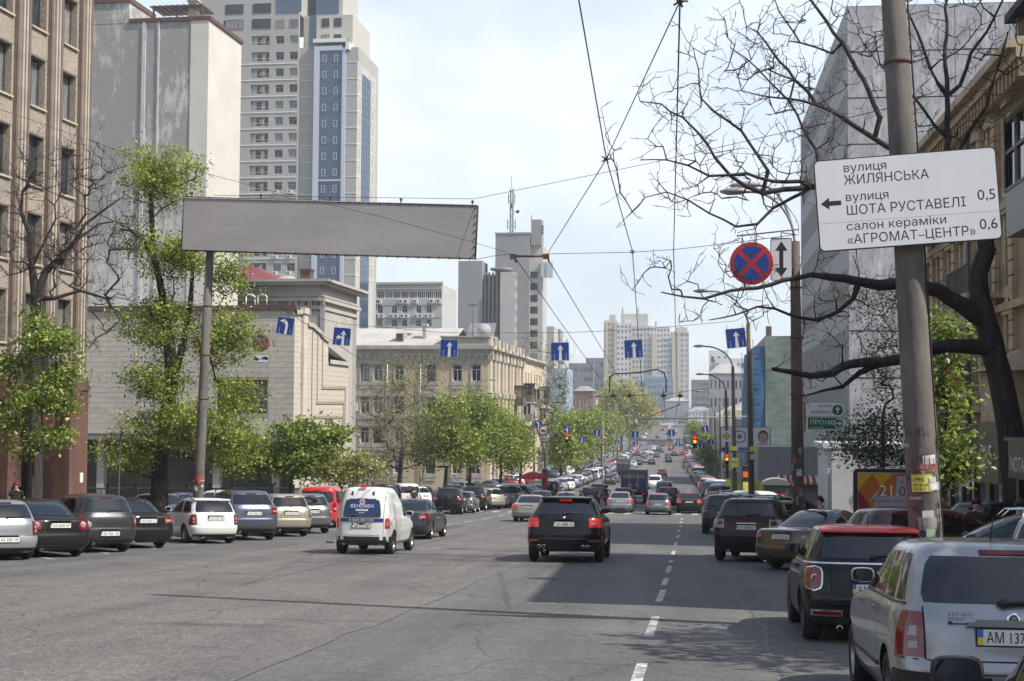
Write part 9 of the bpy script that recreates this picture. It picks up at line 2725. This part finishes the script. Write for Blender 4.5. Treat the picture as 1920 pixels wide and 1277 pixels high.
car('moving_van','grey panel van ahead of the black off-roader','van','midgrey',1246,938,0,plate='АА 9901 ІТ',cat='van')
car('moving_car','black saloon at the lights in the right lane','sedan','black',1292,963,0,plate='АА 0031 КК',lit=True,W=1.78)
car('parked_car','dark saloon with a folded mirror at the right kerb beside the black saloon','sedan','grey',1340,960,-6,plate='АА 6512 РЕ')
car('moving_van','white pickup van approaching beyond the lorry','van','white',1228,917,180,plate='АА 0442 ТР',rear=False,cat='van')
car('moving_car','red car driving alone up the middle lane beyond the lorry','sedan','red',1241,895,0,lit=True,plate='АА 6701 СТ')
car('moving_car','dark saloon braking behind the parked cars left of the lorry','sedan','grey',1140,910,0,lit=True,plate='АА 2030 ТМ')
car('moving_car','dark hatchback with lit brake lights left of the silver saloon','hatch','black',1108,946,8,lit=True,plate='АА 3080 ММ')
car('moving_car','dark red estate left of the motor scooter','wagon','darkred',1122,938,5,lit=True,plate='АА 7390 РН')
car('moving_car','pale silver hatchback directly over the roof of the black sports utility','hatch','silver',1062,962,6,plate='АА 2345 ХР')
car('parked_car','pale blue hatchback between the boxy off-roader and the black sports utility','hatch','bluegrey',1016,958,10,plate='АА 7345 ХІ')
def lorry(label,px,py,w,h,L,m_,marks=True,X=None):
 p = hit(px,py);root = empty('lorry',(0,0,0),0,label,'lorry')
 m = MB();m.box(-w/2,w/2,0,L,1.0,h);m.build('cargo_box',m_,root)
 m = MB();m.box(-w/2-.01,w/2+.01,-.03,.03,h-.35,h-.0);m.box(-w/2-.02,-w/2+.06,-.03,L,1.0,h+.02);m.box(w/2-.06,w/2+.02,-.03,L,1.0,h+.02);m.build('box_trim',mat('lorry_trim',(.10,.11,.12),.5),root)
 m = MB();m.box(-w/2+.15,w/2-.15,-.02,0,h-.75,h-.4);m.build('pale_strip',mat('canvas_tan',(.25,.22,.16),.8),root)
 for x in (-w*.17,w*.17):
  m = MB();m.box(x-.015,x+.015,-.05,-.02,1.1,h-.4);m.build('door_bar',CHROME,root)
 if marks:
  ST,RD = mat('marker_white',(.5,.42,.3),.6),mat('marker_red',(.4,.05,.02),.6)
  for x in (-w*.14,w*.14):
   m = MB();q = .17
   m.prism([(x-q,h*.55-q),(x+q,h*.55-q),(x+q,h*.55+q),(x-q,h*.55+q)],-.06,-.05,'y');m.mi = 1
   for k in range(2): d = -.12+.2*k;m.face([(x-q,-.065,h*.55-q+.12+d),(x-q,-.065,h*.55-q+.24+d),(x+q,-.065,h*.55+q-.02+d),(x+q,-.065,h*.55+q-.14+d)])
   m.build('marker_board',[ST,RD],root)
 m = MB();m.box(-w/2+.1,w/2-.1,.1,L,.75,1.0);m.build('chassis',UNDER,root)
 m = MB();m.box(-w/2+.02,w/2-.02,L+.1,L+1.8,.6,2.4);m.build('cab',m_,root)
 m = MB();m.box(-w/2+.1,w/2-.1,.0,.08,.5,.62);m.build('underrun_bar',BLACKP,root)
 for x in (-w/2+.25,w/2-.25): m = MB();m.box(x-.14,x+.14,-.03,0,.8,.92);m.build('tail_light',TAILON if x > 0 else TAIL,root)
 ty,rim = wheel_meshes(.45,.28)
 for y in (1.2,L+.8):
  for s in (-1,1): w_ = place('wheel',ty,root,(s*(w/2-.2),y,.45),(0,0,0 if s > 0 else math.pi));place('rim',rim,w_)
 plate_text(root,'АА 5150 ІЕ',0,-.06,1.15)
 seat_on_road(root,p.x,p.y,0)
LB = mat('lorry_blue',(0.012,0.035,0.14),.45,var=.15,vscale=1)
lorry('blue box lorry with two diagonal striped boards at the lights',1188,944,2.25,2.95,4.6,LB)
lorry('tall dark slate lorry ahead of the blue one',1168,898,2.2,3.3,5.0,mat('lorry_slate',(.035,.045,.06),.6),marks=False)
car('parked_car','dark grey crossover half hidden left of the maroon off-roader','suv','grey',1356,1002,-3,plate='АА 5007 РТ',near=1)
car('parked_car','dark maroon off-roader with clear tail lights parked at the right kerb','suv','maroon',1399,1055,-10,plate='АА 9888 ЕХ',near=3,tail='clear',rails=True)
car('parked_car','bronze brown sedan parked slantwise with red tail lights','sedan','bronze',1462,1070,-38,plate='СР 8764 АК',near=1)
def mini():
 root = car('parked_car','black compact hatchback with a red roof and oval chrome ringed tail light','mini','black',1642,1210,0,plate='АА 3310 ОН',near=1,roofm=P_['red'],spoiler=True,arch=BLACKP,rimm=STEELRIM,spokes=5)
 c = make_profile('mini')
 m = MB();patch(m,c,.945,.965,('x',0),('y',.6),1,20,.012,1);patch(m,c,.945,.965,('x',0),('y',.6),1,20,.012,-1);m.build('chrome_beltline',CHROME,root)
 m = MB();patch(m,c,.33,.41,('x',-.74),('x',-.38),1,6,.02);m.build('reflector_surround',CHROME,root)
 m = MB();patch(m,c,.345,.395,('x',-.71),('x',-.40),1,6,.026);m.build('rear_reflector',TAIL,root)
 m = MB();m.box(-.5,.5,-1.86,-1.76,.47,.49);m.build('bumper_crease',SEAM,root)
mini()
def fabia():
 root = car('parked_car','silver five-door hatchback nearest on the right with half its number plate in view','hatch','silver',0,0,0,X=2.32,Y=10.75,plate='АМ 1370 АЕ',near=1,res=1.6,strip=True,plate_z=.77,bumper=None,wiper=False,W=1.66)
 c = make_profile('hatch')
 m = MB();m.lathe([(.0,-.012),(.035,-.012),(.042,-.006),(.047,0)],(0,-1.915,.90),24,'y');m.build('badge',CHROME,root)
 m = MB();m.lathe([(0,-.014),(.033,-.0135)],(0,-1.916,.90),20,'y');m.mi = 1
 for k in range(3): m.box(-.018,.02,-1.932,-1.9305,.888+.012*k,.894+.012*k)
 m.build('badge_emblem',[INK,CHROME],root)
 m = MB();m.box(-.33,.33,-1.955,-1.90,.845,.875);m.build('recess_lip',P_['silver'],root)
 m = MB();m.box(-.10,.34,-1.868,-1.845,.995,1.02);m.lathe([(0,-.045),(.03,-.04),(.034,0)],(-.05,-1.85,1.01),12,'y');m.path([(-.05,-1.885,1.01),(.25,-1.88,1.03),(.50,-1.86,1.05)],.014);m.build('rear_wiper',BLACKP,root)
 for k,(t,s_,z) in enumerate((('8-029 АВТО',.034,.915),('555 20 24',.028,.885))): place('lettering',text_mesh(t,s_,INK,extrude=.0006),root,(-.46,-1.908,z),(R(88),0,0))
 m = MB();m.box(-.46,-.33,-1.912,-1.905,.858,.864);m.box(-.46,-.43,-1.912,-1.905,.864,.875);m.build('dealer_mark',INK,root)
 m = MB()
 for s in (-1,1):
  patch(m,c,.44,.50,('x',.35),('y',-1.62),1,8,.016,s)
 m.build('bumper_insert',BLACKP,root)
 for s in (-1,1):
  m = MB();patch(m,c,.50,.508,('x',0.0),('y',-1.60),1,12,.004,s,0);m.build('bumper_gap',SEAM,root)
fabia()
car('parked_car','black car in the extreme lower right corner showing its mirror and roof edge','sedan','black',0,0,0,X=1.88,Y=2.85,plate='АА 0660 ВК',near=1,res=1.3)
car('parked_van','dark red estate car seen from the side behind the bronze sedan','wagon','darkred',0,0,-72,X=3.0,Y=29.0,plate='АА 8013 ВЕ',cat='van',near=1)
car('parked_car','dark teal people carrier whose windscreen mirrors the clouds behind the poster pole','wagon','teal',0,0,82,X=7.4,Y=23.6,plate='АА 4433 НН',cat='van',near=1,rails='c')
car('parked_car','silver estate with roof rails at the far right behind the near silver hatchback','wagon','sand',0,0,-20,X=5.0,Y=20.3,plate='АА 1999 РР',near=1,rails='c')
for k,(X,Y,yw,kd,cl,lb) in enumerate(((3.6,37.5,-50,'sedan','white','white sedan with a red tail light beyond the bronze sedan'),(5.2,40.5,-55,'wagon','black','black car roof right of the brown pole'),(4.4,45.5,-52,'sedan','silver','silver sedan behind the brown pole'),(6.0,34.5,-60,'suv','black','black off-roader left of the rounded poster stand'),
  (2.0,52,-42,'wagon','silver','silver estate before the far right parked row'),(2.4,56,-42,'suv','green','dark green off-roader with clear roof rails in the right row'),(2.4,61,-42,'hatch','blue','dark blue hatchback in the right row below the kiosk'),(2.4,66,-42,'suv','black','black off-roader in the right row before the kiosk'),(2.5,72,-42,'sedan','silver','silver sedan in the right row beside the curved arm lamp post'),(2.5,78,-42,'van','white','white van in the right row under the yellow leaflets'),(2.5,84,-42,'sedan','grey','dark grey sedan in the right row before the crossing'))):
 car('parked_car',lb,kd,cl,0,0,yw,X=X,Y=Y,group='cars parked slantwise along the right kerb',plate='АА %04d СР' % (2300+k*83),res=.7,near=1 if Y < 50 else 0)
PROTO = {}
def proto(kind,res,simple):
 key = (kind,simple)
 if key in PROTO: return PROTO[key]
 root = empty('parked_car' if not simple else 'distant_car',(0,-500,0),0,'prototype','car')
 if not simple:
  c = car_parts(root,kind,P_['silver'],res=res,plate='АА 0471 ВТ')
  o = root
 else:
  bpy.data.objects.remove(root)
  c = make_profile(kind)
  mb = MB();mb.smooth = True
  zs = [r[0] for r in c['rows']]
  rows = []
  for z in zs:
   P = outline(c,z,5,5);rows.append([(x,y,z) for x,y in P]+[(-x,y,z) for x,y in P[-2:0:-1]])
  mb.grid(rows,True);mb.smooth = False;mb.face(rows[-1])
  zb,zt,fr = c['rw'];mb.mi = 1
  patch(mb,c,zb,zt,lambda t: ('x',-fr*c['pf'](zb+(zt-zb)*t)[2]),lambda t: ('x',fr*c['pf'](zb+(zt-zb)*t)[2]),2,4,.012,1,0)
  for s in (-1,1): patch(mb,c,c['win'][0],c['win'][1],('y',c['sw'][0][0]),('y',c['sw'][-1][2]-.15),2,4,.012,s,0)
  ys = [(x,y+.015,z+.01) for z in (c['win'][0],c['win'][1]) for x,y in ((-c['pf'](z)[2]*.8,c['pf'](z)[1]-.15),(c['pf'](z)[2]*.8,c['pf'](z)[1]-.15))]
  mb.face([ys[0],ys[1],ys[3],ys[2]])
  mb.mi = 2
  zz = c['rw'][0]-.28
  for s in (-1,1): patch(mb,c,zz,zz+.2,('x',c['W']*.32),('y',c['rows'][4][1]+.3),1,3,.015,s,0)
  mb.mi = 3
  for y in c['ax']:
   for s in (-1,1): mb.lathe([(0,s*(c['W']/2+.01)),(c['r'],s*(c['W']/2)),(c['r'],s*(c['W']/2-.2))],(0,y,c['r']),12,'x')
  mb.box(-c['W']*.4,c['W']*.4,-1.9,1.9,.12,.3)
  mb.mi = 4;P = outline(c,zz+.02);mb.box(-.26,.26,P[0][1]-.02,P[0][1]+.01,zz,zz+.12)
  o = place('distant_car',mb.mesh('distant_car',[P_['silver'],CARGLASS,TAIL,RUBBER,PLATE]));tag(o,'prototype','car')
 PROTO[key] = [o,c,False]
 return PROTO[key]
rc = random.Random(12)
COLS = ['black','silver','grey','white','midgrey','black','silver','bluegrey','beige','red','blue','white','grey','darkred','silver','teal']
KW = {'hatch': 'hatchback','sedan': 'saloon','suv': 'off-roader','wagon': 'estate','van': 'minivan'}
ROWS = {}
def put_copy(x,y,yaw,kind,col,where,group,simple):
 o,c,used = proto(kind,.45,simple)
 lb = f'{WORD[col]} {KW[kind]} {where}'
 if used: q = copy_tree(o,label=lb,group=group,paint=P_[col])
 else:
  q = o;PROTO[(kind,simple)][2] = True;q['label'] = lb;q['group'] = group
  for ch in [q]+list(KIDS.get(q.name,())):
   repaint(ch,P_[col])
   for g2 in KIDS.get(ch.name,()): repaint(g2,P_[col])
 seat_on_road(q,x+bend(y),y,yaw)
 ROWS.setdefault((group,where),[]).append((q,WORD[col]+' '+KW[kind]))
 return q
n = 0
def zone(y,side):
 if side == 'L':
  return 'in the left row between the crossing and the blue lorry' if y < 150 else 'in the left row beside the dark slate lorry' if y < 200 else 'in the left row behind the slate lorry' if y < 260 else 'in the left row below the striped banner' if y < 350 else 'in the tiny left row climbing beyond the banner'
 return 'in the right row just past the crossing' if y < 150 else 'in the right row under the gantry pipe' if y < 210 else 'in the right row below the amber light' if y < 280 else 'in the right row near the striped banner' if y < 360 else 'in the tiny right row climbing beyond the banner'
y = 106.0
while y < 640:
 simple = y > 185
 k,cl = rc.choice(['sedan','hatch','suv','wagon','sedan','hatch','van']),rc.choice(COLS)
 put_copy(-15.0-rc.uniform(0,.5),y,R(rc.uniform(34,46)),k,cl,zone(y,'L'),'cars parked slantwise along the left kerb beyond the crossing',simple)
 if y < 420 and rc.random() < .45:
  k,cl = rc.choice(['sedan','hatch','suv','wagon']),rc.choice(COLS)
  put_copy(-21.5-rc.uniform(0,.8),y,R(rc.uniform(40,60)),k,cl,zone(y,'L').replace('in the left row','on the left pavement'),'cars standing on the left pavement beyond the crossing',simple)
 y += rc.uniform(2.75,3.3) if y < 420 else rc.uniform(6,10)
y = 108.0
while y < 640:
 simple = y > 185
 k,cl = rc.choice(['sedan','hatch','suv','wagon','sedan','hatch','van']),rc.choice(COLS)
 put_copy(3.6+rc.uniform(-.3,.3),y,R(rc.uniform(-50,-36)),k,cl,zone(y,'R'),'cars parked slantwise along the right kerb beyond the crossing',simple)
 y += rc.uniform(2.8,3.5) if y < 420 else rc.uniform(6,10)
TR = [(1088+62,905,'sedan','midgrey'),(1171,876,'wagon','silver'),(1183,884,'sedan','silver'),(1188,876,'sedan','white'),(1198,872,'hatch','grey'),(1210,868,'sedan','silver'),(1222,871,'sedan','black'),(1231,858,'sedan','darkred'),(1254,867,'sedan','black'),(1252,860,'hatch','grey'),(1264,855,'sedan','grey'),(1225,845,'suv','white'),(1236,846,'sedan','grey'),(1257,844,'hatch','red'),(1213,850,'wagon','bluegrey'),(1288,835,'sedan','blue'),(1208,858,'van','silver')]
for k,(px,py,kd,cl) in enumerate(TR):
 p = hit(px,py)
 where = 'driving in far traffic ' + ('left of the lone red car' if px < 1200 else 'on the slope above the lone red car' if px < 1245 else 'up the right lane above the lone red car')
 q = put_copy(p.x-bend(p.y),p.y,0,kd,cl,where,'far traffic between the parked rows',p.y > 185)
for k,(X,Y) in enumerate([(-12.5,440),(-9,455),(-5.5,470),(-6,520),(-10,540),(-2.5,500),(-4,580),(-9,600),(-5,640),(-2,660),(-8,700),(-5,740),(-10,450),(-2,445),(.5,447)]):
 put_copy(X,Y,0 if k < 12 else R(90),rc.choice(['sedan','hatch','wagon']),rc.choice(COLS),'as a speck on the hill ' + ('beyond the striped banner' if Y < 500 else 'half way up' if Y < 620 else 'near the top of the street'),'far specks of traffic climbing the hill',True)
SHORT = {'in the left row between the crossing and the blue lorry': 'left row before the blue lorry','in the left row beside the dark slate lorry': 'left row beside the slate lorry','in the left row behind the slate lorry': 'left row beyond the slate lorry','in the left row below the striped banner': 'left row below the striped banner','in the tiny left row climbing beyond the banner': 'left row beyond the banner',
 'in the right row just past the crossing': 'right row past the crossing','in the right row under the gantry pipe': 'right row under the gantry','in the right row below the amber light': 'right row below the amber light','in the right row near the striped banner': 'right row near the banner','in the tiny right row climbing beyond the banner': 'right row beyond the banner'}
for (g_,w_),L_ in ROWS.items():
 if not g_.startswith('cars'): continue
 wh = SHORT.get(w_,w_.replace('on the left pavement ','left pavement, ').replace('between the crossing and the blue lorry','before the blue lorry'))
 for k,(q,nm) in enumerate(L_):
  p_,n_ = [v and v.replace('dark ','dark-').replace('mid ','mid-') for v in (L_[k-1][1] if k else None,L_[k+1][1] if k+1 < len(L_) else None)]
  q['label'] = nm.replace('dark ','dark-').replace('mid ','mid-')+((' between '+p_+' and '+n_) if p_ and n_ else ' next to '+(p_ or n_ or 'the kerb'))+', '+wh
for key,(o,c,used) in PROTO.items():
 if not used: bpy.data.objects.remove(o)
def haze():
 m = bpy.data.materials.new('street_haze');m.use_nodes = True;t = m.node_tree;t.nodes.clear()
 o = t.nodes.new('ShaderNodeOutputMaterial');v = t.nodes.new('ShaderNodeVolumePrincipled')
 v.inputs['Color'].default_value = (0.90,0.95,1.0,1);v.inputs['Density'].default_value = HAZE_D;v.inputs['Anisotropy'].default_value = 0.2
 t.links.new(v.outputs[0],o.inputs['Volume'])
 mb = MB();mb.box(-900,900,-170,1300,-16,125);b = mb.build('haze',m);b['kind'] = 'stuff'
HAZE_D = 0.00034
haze()
bpy.data.scenes.remove(TS)
